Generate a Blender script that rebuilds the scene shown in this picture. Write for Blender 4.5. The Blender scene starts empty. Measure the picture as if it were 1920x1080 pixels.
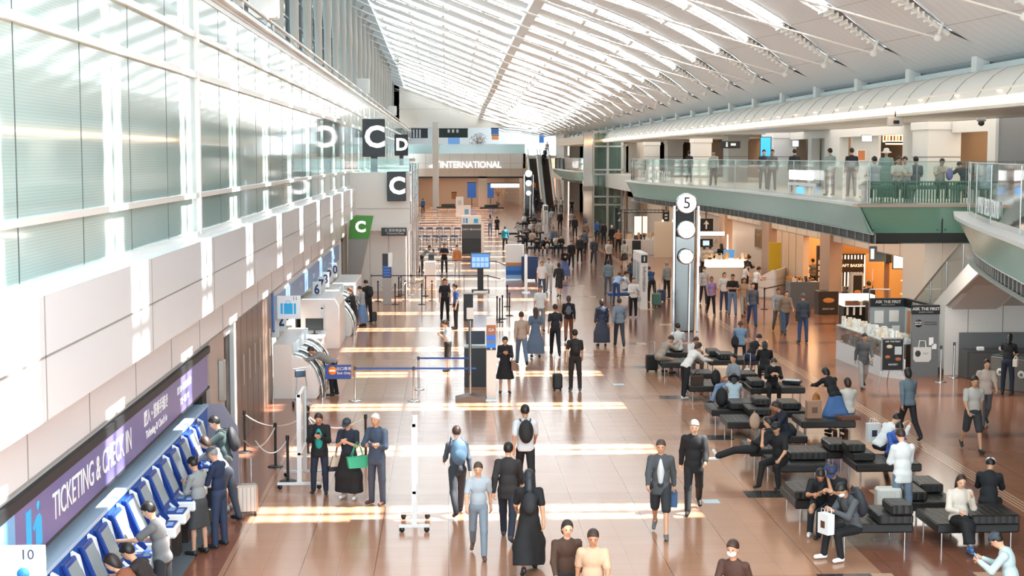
import bpy, math, random
import numpy as np
from mathutils import Vector, Matrix
random.seed(7)
SC = bpy.context.scene
COL = SC.collection
PI = math.pi
R = math.radians
# ------------------------------------------------------------------ camera
F = 2800.0
YAW, PITCH, H = math.atan(122 / 2800), math.atan(246.5 / 2800), 6.8
cam = bpy.data.objects.new('camera', bpy.data.cameras.new('camera'))
COL.objects.link(cam)
cam.data.sensor_width = 36.0
cam.data.lens = F * 36.0 / 1920
cam.data.clip_end = 1000
cam.location = (0, 0, H)
cam.rotation_euler = (PI / 2 - PITCH, 0, -YAW)
SC.camera = cam
_r = Vector((math.cos(YAW), -math.sin(YAW), 0))
_f = Vector((math.sin(YAW) * math.cos(PITCH), math.cos(YAW) * math.cos(PITCH), -math.sin(PITCH)))
_u = _r.cross(_f)
def ray(u, v):
    return _f + _r * ((u - 960) / F) + _u * ((540 - v) / F)
def at(u, v, z=0.0):
    d = ray(u, v); t = (z - H) / d.z
    return Vector((d.x * t, d.y * t, z))
def atY(u, v, Y):
    d = ray(u, v); t = Y / d.y
    return Vector((d.x * t, Y, H + d.z * t))
def atX(u, v, X):
    d = ray(u, v); t = X / d.x
    return Vector((X, d.y * t, H + d.z * t))
# ------------------------------------------------------------------ light
SC.view_settings.view_transform = 'Standard'
SC.view_settings.look = 'None'
SC.view_settings.exposure = -0.2
SC.view_settings.gamma = 1
SC.view_settings.use_curve_mapping = False
SC.cycles.use_denoising = True
SC.cycles.max_bounces = 7
SC.cycles.diffuse_bounces = 4
SC.cycles.glossy_bounces = 4
SC.cycles.transmission_bounces = 4
SC.cycles.transparent_max_bounces = 10
SC.cycles.sample_clamp_indirect = 6
SC.cycles.caustics_reflective = False
SC.cycles.caustics_refractive = False
w = bpy.data.worlds.new('sky'); SC.world = w; w.use_nodes = True
w.node_tree.nodes['Background'].inputs[0].default_value = (0.76, 0.91, 1.0, 1)
w.node_tree.nodes['Background'].inputs[1].default_value = 8.0
sun = bpy.data.objects.new('sun', bpy.data.lights.new('sun', 'SUN'))
COL.objects.link(sun)
sun.data.energy = 40; sun.data.angle = R(0.9); sun.data.color = (1, 0.96, 0.90)
sun.rotation_euler = Vector((math.cos(R(59)), 0.0, math.sin(R(59)))).to_track_quat('Z', 'Y').to_euler()
def area(name, loc, sx, sy, watts, col=(1, 1, 1), rot=(0, 0, 0), spread=180):
    l = bpy.data.lights.new(name, 'AREA'); l.shape = 'RECTANGLE'; l.size = sx; l.size_y = sy
    l.energy = watts; l.color = col; l.spread = R(spread)
    o = bpy.data.objects.new(name, l); o.location = loc; o.rotation_euler = rot; COL.objects.link(o)
    return o
# warm downlights in the soffit under the upper deck and in its ceiling
for y in (54, 70, 86):
    area('shop_downlight', (14.6, y, 4.185), 3.0, 14, 260, (1, 0.80, 0.60))
for y in (48, 62, 78, 100, 125):
    area('deck_downlight', (16.3, y, 8.005), 4, 11, 260, (1, 0.92, 0.84))
for y in (56.5, 68.5, 81):
    area('shop_interior_light', (18.7, y, 4.18), 3.2, 9, 480, (1, 0.72, 0.45))
for y in (50, 58, 66, 80, 100):
    area('deck_interior_fill', (19.6, y, 8.0), 3, 5, 120, (1, 0.84, 0.66))  # added fill so the rooms behind the deck openings don't go black
area('recess_fill', (14.2, 42, 4.18), 1.2, 5, 170, (1, 0.93, 0.85)); area('stair_fill', (16.6, 47.5, 4.18), 1.2, 4, 120, (1, 0.9, 0.8))  # added fill lamps that brighten the dim recess and stair side
area('far_side_fill', (14.8, 160, 4.18), 3, 34, 420, (1, .88, .75)); area('far_deck_fill', (14.8, 160, 8.03), 3, 34, 420, (1, .92, .82)); area('lift_hall_light', (14.8, 110, 4.18), 3, 28, 300, (1, .86, .7))  # far side and far deck: added fill to lift the dark balcony end
area('far_hall_light', (3, 208, 3.9), 16, 10, 600, (1, 0.86, 0.7))
area('far_concourse_light', (4, 212, 11.8), 16, 12, 900, (0.95, 0.98, 1.0))
# ------------------------------------------------------------------ helpers
def lin(h):
    h = h.lstrip('#')
    out = []
    for i in (0, 2, 4):
        c = int(h[i:i + 2], 16) / 255
        out.append(c / 12.92 if c <= .04045 else ((c + .055) / 1.055) ** 2.4)
    return (*out, 1)
_M = {}
def mat(col, rough=.6, metal=0., emit=0., alpha=1., noise=0., scale=6., bump=0., spec=.5, tint=None):
    key = (col, rough, metal, emit, alpha, noise, scale, bump, spec, tint)
    if key in _M: return _M[key]
    m = bpy.data.materials.new('m_' + col.strip('#')); m.use_nodes = True
    nt = m.node_tree; b = nt.nodes['Principled BSDF']
    c = lin(col)
    b.inputs['Base Color'].default_value = c
    b.inputs['Roughness'].default_value = rough
    b.inputs['Metallic'].default_value = metal
    b.inputs['Specular IOR Level'].default_value = spec
    m.diffuse_color = c
    if emit:
        b.inputs['Emission Color'].default_value = c
        b.inputs['Emission Strength'].default_value = emit
    if noise or bump:
        tc = nt.nodes.new('ShaderNodeTexCoord')
        n = nt.nodes.new('ShaderNodeTexNoise'); n.inputs['Scale'].default_value = scale
        n.inputs['Detail'].default_value = 4
        nt.links.new(tc.outputs['Object'], n.inputs['Vector'])
        if noise:
            mx = nt.nodes.new('ShaderNodeMix'); mx.data_type = 'RGBA'
            mx.inputs['A'].default_value = tuple(x * (1 - noise) for x in c[:3]) + (1,)
            mx.inputs['B'].default_value = tuple(min(1, x * (1 + noise)) for x in c[:3]) + (1,)
            nt.links.new(n.outputs['Fac'], mx.inputs['Factor'])
            nt.links.new(mx.outputs['Result'], b.inputs['Base Color'])
        if bump:
            bp = nt.nodes.new('ShaderNodeBump'); bp.inputs['Strength'].default_value = bump
            bp.inputs['Distance'].default_value = .02
            nt.links.new(n.outputs['Fac'], bp.inputs['Height']); nt.links.new(bp.outputs['Normal'], b.inputs['Normal'])
    if alpha < 1:      # sheet glass: tinted see-through plus a mirror share that grows at grazing angles
        out = nt.nodes['Material Output']
        tr = nt.nodes.new('ShaderNodeBsdfTransparent'); tr.inputs[0].default_value = lin(tint or col)
        gl = nt.nodes.new('ShaderNodeBsdfGlossy'); gl.inputs['Roughness'].default_value = rough
        lw = nt.nodes.new('ShaderNodeFresnel'); lw.inputs['IOR'].default_value = 1.5
        mx = nt.nodes.new('ShaderNodeMixShader'); mx2 = nt.nodes.new('ShaderNodeMixShader')
        mx.inputs[0].default_value = alpha
        nt.links.new(tr.outputs[0], mx.inputs[1]); nt.links.new(b.outputs[0], mx.inputs[2])
        nt.links.new(lw.outputs[0], mx2.inputs[0]); nt.links.new(mx.outputs[0], mx2.inputs[1])
        nt.links.new(gl.outputs[0], mx2.inputs[2]); nt.links.new(mx2.outputs[0], out.inputs[0])
    _M[key] = m
    return m
class MB:
    """collects faces, links them as one mesh object"""
    def __init__(s): s.v = []; s.f = []; s.m = []; s.sm = []; s.k = 0
    def mi(s, k): s.k = k; return s
    def add(s, vs, fs, smooth=False):
        n = len(s.v); s.v += [tuple(v) for v in vs]
        for f in fs: s.f.append(tuple(i + n for i in f)); s.m.append(s.k); s.sm.append(smooth)
        return s
    def box(s, x0, x1, y0, y1, z0, z1):
        return s.add([(x0, y0, z0), (x1, y0, z0), (x1, y1, z0), (x0, y1, z0), (x0, y0, z1), (x1, y0, z1), (x1, y1, z1), (x0, y1, z1)],
                     [(0, 3, 2, 1), (4, 5, 6, 7), (0, 1, 5, 4), (1, 2, 6, 5), (2, 3, 7, 6), (3, 0, 4, 7)])
    def cbox(s, cx, cy, cz, sx, sy, sz, M=None):
        n = len(s.v); s.box(cx - sx / 2, cx + sx / 2, cy - sy / 2, cy + sy / 2, cz - sz / 2, cz + sz / 2)
        if M is not None:
            for i in range(n, len(s.v)): s.v[i] = tuple(M @ Vector(s.v[i]))
        return s
    def rbox(s, x0, x1, y0, y1, z0, z1, r=.02):
        # box with chamfered edges
        xs = (x0, x1); ys = (y0, y1); zs = (z0, z1); vs = []; idx = {}
        for i in (0, 1):
            for j in (0, 1):
                for k in (0, 1):
                    c = (xs[i], ys[j], zs[k]); sg = (1 - 2 * i, 1 - 2 * j, 1 - 2 * k)
                    for a in range(3):
                        p = [c[b] + (0 if b == a else sg[b] * r) for b in range(3)]
                        idx[(i, j, k, a)] = len(vs); vs.append(p)
        fs = []
        for a in range(3):
            b, c = (a + 1) % 3, (a + 2) % 3
            for e in (0, 1):
                q = []
                for (p, t) in ((0, 0), (1, 0), (1, 1), (0, 1)):
                    k = [0, 0, 0]; k[a] = e; k[b] = p; k[c] = t; q.append(idx[(*k, a)])
                fs.append(tuple(q if e else q[::-1]))
            for p in (0, 1):
                for t in (0, 1):
                    k0 = [0, 0, 0]; k0[b] = p; k0[c] = t; k1 = list(k0); k1[a] = 1
                    q = [idx[(*k0, b)], idx[(*k1, b)], idx[(*k1, c)], idx[(*k0, c)]]
                    fs.append(tuple(q if (p == t) else q[::-1]))
        for i in (0, 1):
            for j in (0, 1):
                for k in (0, 1):
                    q = [idx[(i, j, k, a)] for a in range(3)]
                    fs.append(tuple(q if (i + j + k) % 2 else q[::-1]))
        return s.add(vs, fs)
    def tube(s, p0, p1, r0, r1=None, n=10, cap=True):
        r1 = r0 if r1 is None else r1
        p0 = Vector(p0); p1 = Vector(p1); d = (p1 - p0).normalized()
        a = d.orthogonal().normalized(); b = d.cross(a)
        vs = []
        for p, r in ((p0, r0), (p1, r1)):
            for i in range(n):
                t = 2 * PI * i / n; vs.append(p + a * (r * math.cos(t)) + b * (r * math.sin(t)))
        s.add(vs, [(i, (i + 1) % n, n + (i + 1) % n, n + i) for i in range(n)], True)
        if cap: s.add(vs[:n], [tuple(range(n))[::-1]]); s.add(vs[n:], [tuple(range(n))])
        return s
    def path(s, pts, r, n=8):
        pts = [Vector(p) for p in pts]; rings = []
        up = None
        for i, p in enumerate(pts):
            d = (pts[min(i + 1, len(pts) - 1)] - pts[max(i - 1, 0)]).normalized()
            if up is None: up = d.orthogonal().normalized()
            a = (up - d * up.dot(d)).normalized(); up = a; b = d.cross(a)
            rr = r[i] if isinstance(r, (list, tuple)) else r
            rings += [p + a * (rr * math.cos(2 * PI * k / n)) + b * (rr * math.sin(2 * PI * k / n)) for k in range(n)]
        fs = []
        for i in range(len(pts) - 1):
            for k in range(n): fs.append((i * n + k, i * n + (k + 1) % n, (i + 1) * n + (k + 1) % n, (i + 1) * n + k))
        s.add(rings, fs, True)
        s.add(rings[:n], [tuple(range(n))[::-1]]); s.add(rings[-n:], [tuple(range(n))])
        return s
    def lathe(s, prof, c=(0, 0, 0), n=20, axis='z'):
        vs = []; c = Vector(c)
        for r, h in prof:
            for i in range(n):
                t = 2 * PI * i / n; x, y = r * math.cos(t), r * math.sin(t)
                vs.append(c + (Vector((x, y, h)) if axis == 'z' else Vector((x, -h, y)) if axis == 'y' else Vector((h, x, y))))
        fs = []
        for j in range(len(prof) - 1):
            for i in range(n): fs.append((j * n + i, j * n + (i + 1) % n, (j + 1) * n + (i + 1) % n, (j + 1) * n + i))
        return s.add(vs, fs, True)
    def prism(s, poly, a0, a1, axis='y'):
        """poly in the plane across `axis`, extruded from a0 to a1"""
        def p3(p, a): return (p[0], a, p[1]) if axis == 'y' else (a, p[0], p[1]) if axis == 'x' else (p[0], p[1], a)
        n = len(poly); vs = [p3(p, a0) for p in poly] + [p3(p, a1) for p in poly]
        fs = [tuple(range(n)), tuple(range(2 * n - 1, n - 1, -1))] + [(i, n + i, n + (i + 1) % n, (i + 1) % n) for i in range(n)]
        return s.add(vs, fs)
    def quad(s, a, b, c, d): return s.add([a, b, c, d], [(0, 1, 2, 3)])
    def sph(s, c, rx, ry=None, rz=None, n=12, m=8):
        ry = ry or rx; rz = rz or rx; vs = [(c[0], c[1], c[2] - rz)]; fs = []
        for j in range(1, m):
            ph = -PI / 2 + PI * j / m
            for i in range(n):
                t = 2 * PI * i / n; vs.append((c[0] + rx * math.cos(ph) * math.cos(t), c[1] + ry * math.cos(ph) * math.sin(t), c[2] + rz * math.sin(ph)))
        vs.append((c[0], c[1], c[2] + rz)); L = len(vs) - 1
        for i in range(n): fs.append((0, 1 + (i + 1) % n, 1 + i)); fs.append((L, L - n + i, L - n + (i + 1) % n))
        for j in range(m - 2):
            for i in range(n): a = 1 + j * n; fs.append((a + i, a + (i + 1) % n, a + n + (i + 1) % n, a + n + i))
        return s.add(vs, fs, True)
    def xf(s, M, n0=0):
        for i in range(n0, len(s.v)): s.v[i] = tuple(M @ Vector(s.v[i]))
        return s
    def build(s, name, mats, parent=None, loc=None, fix=True):
        me = bpy.data.meshes.new(name); me.from_pydata(s.v, [], s.f)
        if not isinstance(mats, (list, tuple)): mats = [mats]
        for m in mats: me.materials.append(m)
        me.polygons.foreach_set('material_index', [min(k, len(mats) - 1) for k in s.m])
        me.polygons.foreach_set('use_smooth', s.sm)
        if fix:
            import bmesh
            bm = bmesh.new(); bm.from_mesh(me); bmesh.ops.recalc_face_normals(bm, faces=bm.faces); bm.to_mesh(me); bm.free()
        me.update()
        o = bpy.data.objects.new(name, me); COL.objects.link(o)
        if parent: o.parent = parent
        if loc is not None: o.location = loc
        return o
def tag(o, label=None, cat=None, group=None, kind=None):
    if label: o['label'] = label
    if cat: o['category'] = cat
    if group: o['group'] = group
    if kind: o['kind'] = kind
    return o
def thing(name, label, cat, loc=(0, 0, 0), rz=0, group=None):
    o = bpy.data.objects.new(name, None); COL.objects.link(o); o.empty_display_size = .1
    o.location = loc; o.rotation_euler = (0, 0, R(rz))
    return tag(o, label, cat, group)
def struct(name, mb, m): return tag(mb.build(name, m), kind='structure')
def dup(root, loc=None, rz=None, label=None, group=None):
    r = root.copy(); COL.objects.link(r)
    if loc is not None: r.location = loc
    if rz is not None: r.rotation_euler = (0, 0, R(rz))
    if label: r['label'] = label
    if group: r['group'] = group
    def rec(a, b):
        for ch in list(a.children):
            c = ch.copy(); COL.objects.link(c); c.parent = b; rec(ch, c)
    rec(root, r)
    return r
def text(s, size, m, loc, rot=(R(90), 0, 0), parent=None, name='lettering', align='CENTER', ext=.004, sx=1.0, bold=0.0):
    c = bpy.data.curves.new(name, 'FONT'); c.body = s; c.size = size; c.extrude = ext; c.align_x = align; c.align_y = 'CENTER'
    c.offset = bold; c.resolution_u = 3
    c.materials.append(m)
    q = bpy.data.objects.new(name, c); COL.objects.link(q); dg = bpy.context.evaluated_depsgraph_get()
    me = bpy.data.meshes.new_from_object(q.evaluated_get(dg)); bpy.data.objects.remove(q); bpy.data.curves.remove(c)
    me.name = name
    o = bpy.data.objects.new(name, me); COL.objects.link(o)
    o.location = loc; o.rotation_euler = rot; o.scale = (sx, 1, 1)
    if parent: o.parent = parent
    return o
WHITE = mat('#e9e8e4', .35); WALLW = mat('#e4e2dd', .45); STEEL = mat('#b9bcbd', .25, .9); CHROME = mat('#d8dadb', .12, 1.)
BLACK = mat('#17181a', .4); DARK = mat('#26282a', .5); GREY = mat('#8e9192', .5)
# ================================================================== the hall itself
YF = 200.0
def floor_mat():
    m = bpy.data.materials.new('polished_stone_floor'); m.use_nodes = True; nt = m.node_tree; N = nt.nodes; L = nt.links
    b = N['Principled BSDF']
    geo = N.new('ShaderNodeNewGeometry'); sep = N.new('ShaderNodeSeparateXYZ'); L.new(geo.outputs['Position'], sep.inputs[0])
    def mth(op, a, b_=None, c=None):
        n = N.new('ShaderNodeMath'); n.operation = op
        for i, x in enumerate((a, b_, c)):
            if x is None: continue
            if isinstance(x, (int, float)): n.inputs[i].default_value = x
            else: L.new(x, n.inputs[i])
        return n.outputs[0]
    X, Y = sep.outputs[0], sep.outputs[1]
    def band(v, a, c): return mth('MULTIPLY', mth('GREATER_THAN', v, a), mth('LESS_THAN', v, c))
    def joint(v, per, w, off=0.):
        f = mth('FRACT', mth('DIVIDE', mth('ADD', v, off + 610 * per), per)); return mth('LESS_THAN', f, w / per)
    br = N.new('ShaderNodeTexWhiteNoise'); br.noise_dimensions = '2D'
    cx = mth('FLOOR', mth('DIVIDE', X, .61)); cy = mth('FLOOR', mth('DIVIDE', Y, .305))
    cmb = N.new('ShaderNodeCombineXYZ'); L.new(cx, cmb.inputs[0]); L.new(cy, cmb.inputs[1]); L.new(cmb.outputs[0], br.inputs[0])
    gr = N.new('ShaderNodeTexNoise'); gr.inputs['Scale'].default_value = 60; L.new(geo.outputs['Position'], gr.inputs['Vector'])
    var = mth('ADD', mth('MULTIPLY', br.outputs['Value'], .10), mth('MULTIPLY', gr.outputs['Fac'], .16))
    def mix(fac, a, c):
        n = N.new('ShaderNodeMix'); n.data_type = 'RGBA'
        if isinstance(fac, float): n.inputs['Factor'].default_value = fac
        else: L.new(fac, n.inputs['Factor'])
        for s_, x in (('A', a), ('B', c)):
            if isinstance(x, str): n.inputs[s_].default_value = lin(x)
            else: L.new(x, n.inputs[s_])
        return n.outputs['Result']
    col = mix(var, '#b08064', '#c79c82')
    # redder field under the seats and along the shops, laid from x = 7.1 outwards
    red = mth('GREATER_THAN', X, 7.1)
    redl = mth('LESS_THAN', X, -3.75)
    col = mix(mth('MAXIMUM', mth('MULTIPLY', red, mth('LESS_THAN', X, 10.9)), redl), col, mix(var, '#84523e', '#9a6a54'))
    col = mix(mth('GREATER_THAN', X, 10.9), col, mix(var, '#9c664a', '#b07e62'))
    # cross bands every 6.1 m
    fy = mth('FRACT', mth('DIVIDE', mth('ADD', Y, -29.15 + 6.1 * 50), 6.1))
    cross = mth('LESS_THAN', fy, .62 / 6.1)
    col = mix(mth('MULTIPLY', cross, band(X, -3.75, 6.0)), col, mix(var, '#a87458', '#b98a70'))
    col = mix(mth('MULTIPLY', cross, band(X, 6.0, 6.9)), col, '#3b3c3d')
    col = mix(mth('MULTIPLY', cross, band(X, 6.9, 7.25)), col, '#c9a58a')
    col = mix(mth('MULTIPLY', cross, band(X, 8.6, 9.2)), col, '#c9a58a')
    col = mix(mth('MULTIPLY', cross, band(X, 12.0, 40.)), col, '#6e4634')
    # tactile strips
    fx = mth('FRACT', mth('DIVIDE', mth('ADD', X, -11.05 + 9.), .09))
    col = mix(mth('MULTIPLY', band(X, 11.05, 11.41), mth('LESS_THAN', fx, .45)), col, '#d3b39a')
    jn = mth('MAXIMUM', joint(X, 1.22, .012), mth('MULTIPLY', joint(Y, .61, .008), .45))
    jn = mth('MAXIMUM', jn, mth('MULTIPLY', joint(X, .61, .008), .35))
    col = mix(jn, col, '#6b4a3a')
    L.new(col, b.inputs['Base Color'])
    b.inputs['Roughness'].default_value = .16; b.inputs['Specular IOR Level'].default_value = .62
    return m
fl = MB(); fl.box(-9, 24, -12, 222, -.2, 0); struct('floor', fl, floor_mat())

# ---- roof: one long shell per bay between open skylight slots
PX = [(-7.6, 19.2), (-6.6, 18.8), (-3, 17.5), (0, 16.4), (4.5, 14.65), (6.8, 13.8), (8.8, 13.0), (10.5, 12.15), (12.3, 11.1), (13.6, 10.2), (15.1, 9.45), (15.9, 9.25)]
xs_, zs_ = zip(*PX)
DY = [(0, 0), (80, 0), (120, .5), (150, 1.2), (180, 1.6), (205, 2.75), (222, 3.2)]
def zroof(x, y):
    d = np.interp(y, *zip(*DY)); return float(np.interp(x, xs_, zs_) - d * min(1, max(0, (15.1 - x) / 7)))
BAY = 6.1; Y0 = 28.15 - 3 * BAY
XS = list(np.linspace(-5.6, 13.6, 33)) + [14.2, 15.0, 15.8]
def amp(x): return min(1, max(0, (14.2 - x) / 1.2))
def hw(x):       # half width of the slot
    if x > 13.55: return -.01
    if x < -5.0: return max(0.02, .62 * (x + 5.6) / .6)
    if x > 11.6: return max(.03, .62 * (13.6 - x) / 2.0)
    return .62
ROOF = mat('#e2e8ec', .5, noise=.04, scale=2.)
NB = int((215 - Y0) / BAY)
_nt = ROOF.node_tree; _b = _nt.nodes['Principled BSDF']; _g = _nt.nodes.new('ShaderNodeNewGeometry'); _k = _nt.nodes.new('ShaderNodeTexBrick')
_k.inputs['Color1'].default_value = _k.inputs['Color2'].default_value = lin('#e2e8ec'); _k.inputs['Mortar'].default_value = lin('#bfc3c4'); _k.inputs['Scale'].default_value = 1; _k.offset = 0
_k.inputs['Mortar Size'].default_value = .012; _k.inputs['Brick Width'].default_value = 1.5; _k.inputs['Row Height'].default_value = .61
_nt.links.new(_g.outputs['Position'], _k.inputs['Vector']); _nt.links.new(_k.outputs['Color'], _b.inputs['Base Color'])
for k in range(NB + 1):
    ya, yb = Y0 + k * BAY, Y0 + (k + 1) * BAY
    mb = MB(); NY = 10
    for side in (0, .07):
        vs = []; 
        for x in XS:
            a, c = ya + hw(x), yb - hw(x)
            for j in range(NY + 1):
                t = j / NY; y = a + (c - a) * t
                bul = .10 * math.sin(PI * t)            # shallow barrel of each shell
                vs.append((x, y, zroof(x, y) + amp(x) * (-.09 + .18 * t) + side))
        fs = [(i * (NY + 1) + j, (i + 1) * (NY + 1) + j, (i + 1) * (NY + 1) + j + 1, i * (NY + 1) + j + 1) for i in range(len(XS) - 1) for j in range(NY)]
        mb.add(vs, fs, True)
    # outer margins without a slot
    for xa, xb in ((-7.6, -6.6), (-6.6, -5.6)):
        for j in range(4):
            y0, y1 = ya + BAY * j / 4, ya + BAY * (j + 1) / 4
            mb.quad((xa, y0, zroof(xa, y0) - .1), (xb, y0, zroof(xb, y0) - .1), (xb, y1, zroof(xb, y1) - .1), (xa, y1, zroof(xa, y1) - .1))
    # raised lips along both long edges
    for s_ in (0, 1):
        pts = [(x, (ya + hw(x)) if s_ == 0 else (yb - hw(x)), zroof(x, ya) + (-.11 if s_ == 0 else .08) * amp(x)) for x in XS if x < 13.7]
        mb.path(pts, .045, 6)
    sh = struct('ceiling', mb, ROOF)
# purlins and fins in the slots, one set per slot
FIN = mat('#f2f0ea', .4)
for k in range(NB + 1):
    y = Y0 + k * BAY; mb = MB()
    x = -5.0
    i = 0
    while x < 11.7:
        z = zroof(x, y)
        big = (i % 8 == 0)
        t = .09 if big else .014
        mb.box(x - t, x + t, y - .63, y + .63, z - .16, z - .05)
        x += .3; i += 1
    pts = [(x, y, zroof(x, y) - .1) for x in XS if x < 13.7]
    mb.path(pts, .07, 6)
    # louvred closed tail of the slot
    x = 11.7
    while x < 13.3:
        z = zroof(x, y); mb.box(x - .03, x + .03, y - hw(x), y + hw(x), z - .2, z - .05); x += .16
    mb.k = 1
    pts = [(x, y + s_ * hw(x), zroof(x, y) + .02) for x in (11.7, 12.2, 12.7, 13.2, 13.6) for s_ in (-1, 1)]
    mb.add(pts, [(0, 1, 3, 2), (2, 3, 5, 4), (4, 5, 7, 6), (6, 7, 9, 8)])
    struct('trim_1', mb, [FIN, mat('#8f887e', .6)])
# catwalk beam along the crown
mb = MB(); 
for j in range(60):
    y = 8 + j * 3.45; y2 = y + 3.45
    za, zb = zroof(4.5, y) - .42, zroof(4.5, y2) - .42
    mb.add([(4.2, y, za), (4.8, y, za), (4.8, y2, zb), (4.2, y2, zb), (4.2, y, za + .28), (4.8, y, za + .28), (4.8, y2, zb + .28), (4.2, y2, zb + .28)],
           [(0, 3, 2, 1), (4, 5, 6, 7), (0, 1, 5, 4), (1, 2, 6, 5), (2, 3, 7, 6), (3, 0, 4, 7)])
struct('trim_2', mb, mat('#dfe6e8', .35))
# tension rods: one per bay with a fork end
g0 = None
for k in range(NB):
    y = Y0 + (k + .0) * BAY + .05
    if y < 22: continue
    if y > 190: continue
    a = Vector((13.25, y - .2, zroof(13.25, y) - .45)); c = Vector((-6.3, y, zroof(-6.3, y) - 1.6)); 
    if k % 1 == 0:
        mb = MB(); dirv = (c - a)
        pts = [a + dirv * t + Vector((0, 0, -1.1 * math.sin(PI * t))) * .55 for t in np.linspace(0, 1, 14)]
        mb.path(pts, .028, 6)
        for i in range(0, 13):
            p, q = pts[i], pts[i + 1]
            if 1 < i < 12: mb.tube(p + (q - p) * .15, p + (q - p) * .7, .05, n=6)  # thicker sleeves added to imitate sunlit dashes along the rod
        mb.sph(a, .11); mb.tube(a, a + Vector((.15, 0, .45)), .05, n=6)
        o = mb.build('tension_rod', FIN); tag(o, 'white steel tension rod hanging under a roof skylight', 'roof rod', 'roof tension rods')

# ---- right eave: white posts, rolled beam and warm cove light
EX0, EX1 = 15.1, 13.3
mb = MB(); mb.box(15.0, 24, -12, 205, 9.05, 9.35); struct('trim_3', mb, mat('#d5dcdc', .4))
bx = MB().rbox(-.2, .2, -.2, .2, -.3, .35, .02)
p = None
for k in range(NB):
    y = Y0 + k * BAY + 1.4
    if y < 30 or y > 195: continue
    if p is None: p = tag(bx.build('roof_bracket', WHITE), 'white box bracket carrying the roof edge above the rolled beam', 'bracket', 'white roof brackets above the beam'); p.location = (15.0, y, 9.35)
    else: q = p.copy(); COL.objects.link(q); q.location = (15.0, y, 9.35)
mb = MB(); prof = [(15.3, 9.12), (14.7, 9.15), (14.2, 9.05), (13.85, 8.85), (13.62, 8.6), (13.5, 8.4), (13.42, 8.28)]
def loftY(mb, prof, ys, smooth=True, xoff=None):
    vs = []
    for y in ys:
        for (x, z) in prof: vs.append((x + (xoff(y) if xoff else 0), y, z))
    n = len(prof)
    mb.add(vs, [(j * n + i, (j + 1) * n + i, (j + 1) * n + i + 1, j * n + i + 1) for j in range(len(ys) - 1) for i in range(n - 1)], smooth)
loftY(mb, prof, np.linspace(0, 130, 3))
struct('trim_4', mb, mat('#e6e3dc', .35))
mb = MB()
for j in range(65):
    y = 1 + 2.03 * j
    mb.path([(x - .012, y, z - .004) for x, z in prof[1:]], .012, 4)
struct('trim_5', mb, mat('#9a968f', .6))
mb = MB(); mb.box(13.40, 13.5, 0, 130, 8.12, 8.27); struct('ceiling_light', mb, mat('#ffc796', emit=9.)); 
bpy.data.objects['ceiling_light']['kind'] = 'structure'; bpy.data.objects['ceiling_light'].name = 'trim_6'
mb = MB(); mb.box(13.52, 13.72, 0, 130, 8.0, 8.5); mb.box(13.36, 13.72, 0, 130, 7.98, 8.06)
struct('trim_7', mb, mat('#e9dfd2', .4))
mb = MB(); mb.box(13.7, 22, 0, 130, 8.02, 8.2); struct('ceiling', mb, mat('#cfcac2', .5))
# small recessed spots under the roll
pr = None
for j in range(26):
    y = 30 + j * 3.05
    o = MB().rbox(-.07, .07, -.06, .06, 0, .04, .01).build('downlight', mat('#fff0dc', emit=1.5)) if pr is None else pr.copy()
    if pr is not None: COL.objects.link(o)
    o.location = (13.47, y, 8.38)
    pr = tag(o, 'small square downlight set in the underside of the rolled beam', 'downlight', 'downlights in the rolled beam')

# ---- left wall: fascia, frosted glazing, rail, facade columns
PANEL = mat('#dce2e6', .22, spec=.6)
X1, X2, X3 = -4.5, -4.9, -4.85
mb = MB(); mb.box(-6.6, X1, -12, 73.5, 3.84, 5.25); struct('wall_left', mb, PANEL)
mb = MB(); mb.box(-6.6, X2, -12, 73.5, 3.02, 3.85); mb.box(-6.4, X2 - .08, -12, 73.5, 2.78, 3.02); struct('wall_left', mb, [mat('#dcdfe2', .25)])
mb = MB()
for j in range(26):                                                  # panel joints
    y = 4.6 + j * BAY / 2
    if y > 73: break
    if j % 2 == 0: mb.box(X1, X1 + .006, y, y + .03, 3.84, 5.25)
    mb.box(X2, X2 + .006, y + .6, y + .63, 3.02, 3.85)
mb.box(X1, X1 + .006, -12, 73.5, 4.55, 4.575)
mb.box(X2 - .03, X2 + .012, -12, 73.5, 3.0, 3.03)
struct('trim_8', mb, mat('#8f8d88', .6))
def glass_mat():
    m = bpy.data.materials.new('frosted_banded_glass'); m.use_nodes = True; nt = m.node_tree; b = nt.nodes['Principled BSDF']
    g = nt.nodes.new('ShaderNodeNewGeometry'); wv = nt.nodes.new('ShaderNodeTexWave'); wv.bands_direction = 'Z'; wv.inputs['Scale'].default_value = 8
    nt.links.new(g.outputs['Position'], wv.inputs['Vector'])
    mx = nt.nodes.new('ShaderNodeMix'); mx.data_type = 'RGBA'; mx.inputs['A'].default_value = lin('#adc8c5'); mx.inputs['B'].default_value = lin('#b9d0cc')
    nt.links.new(wv.outputs['Fac'], mx.inputs['Factor']); nt.links.new(mx.outputs['Result'], b.inputs['Base Color'])
    b.inputs['Roughness'].default_value = .06; b.inputs['Specular IOR Level'].default_value = .7; b.inputs['Coat Weight'].default_value = .2; b.inputs['Coat Roughness'].default_value = .02
    return m
GL = glass_mat(); FR = mat('#e3e3df', .3)
YE = 198
j = 0; y = 29.3 - BAY * 6
n = 1
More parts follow.
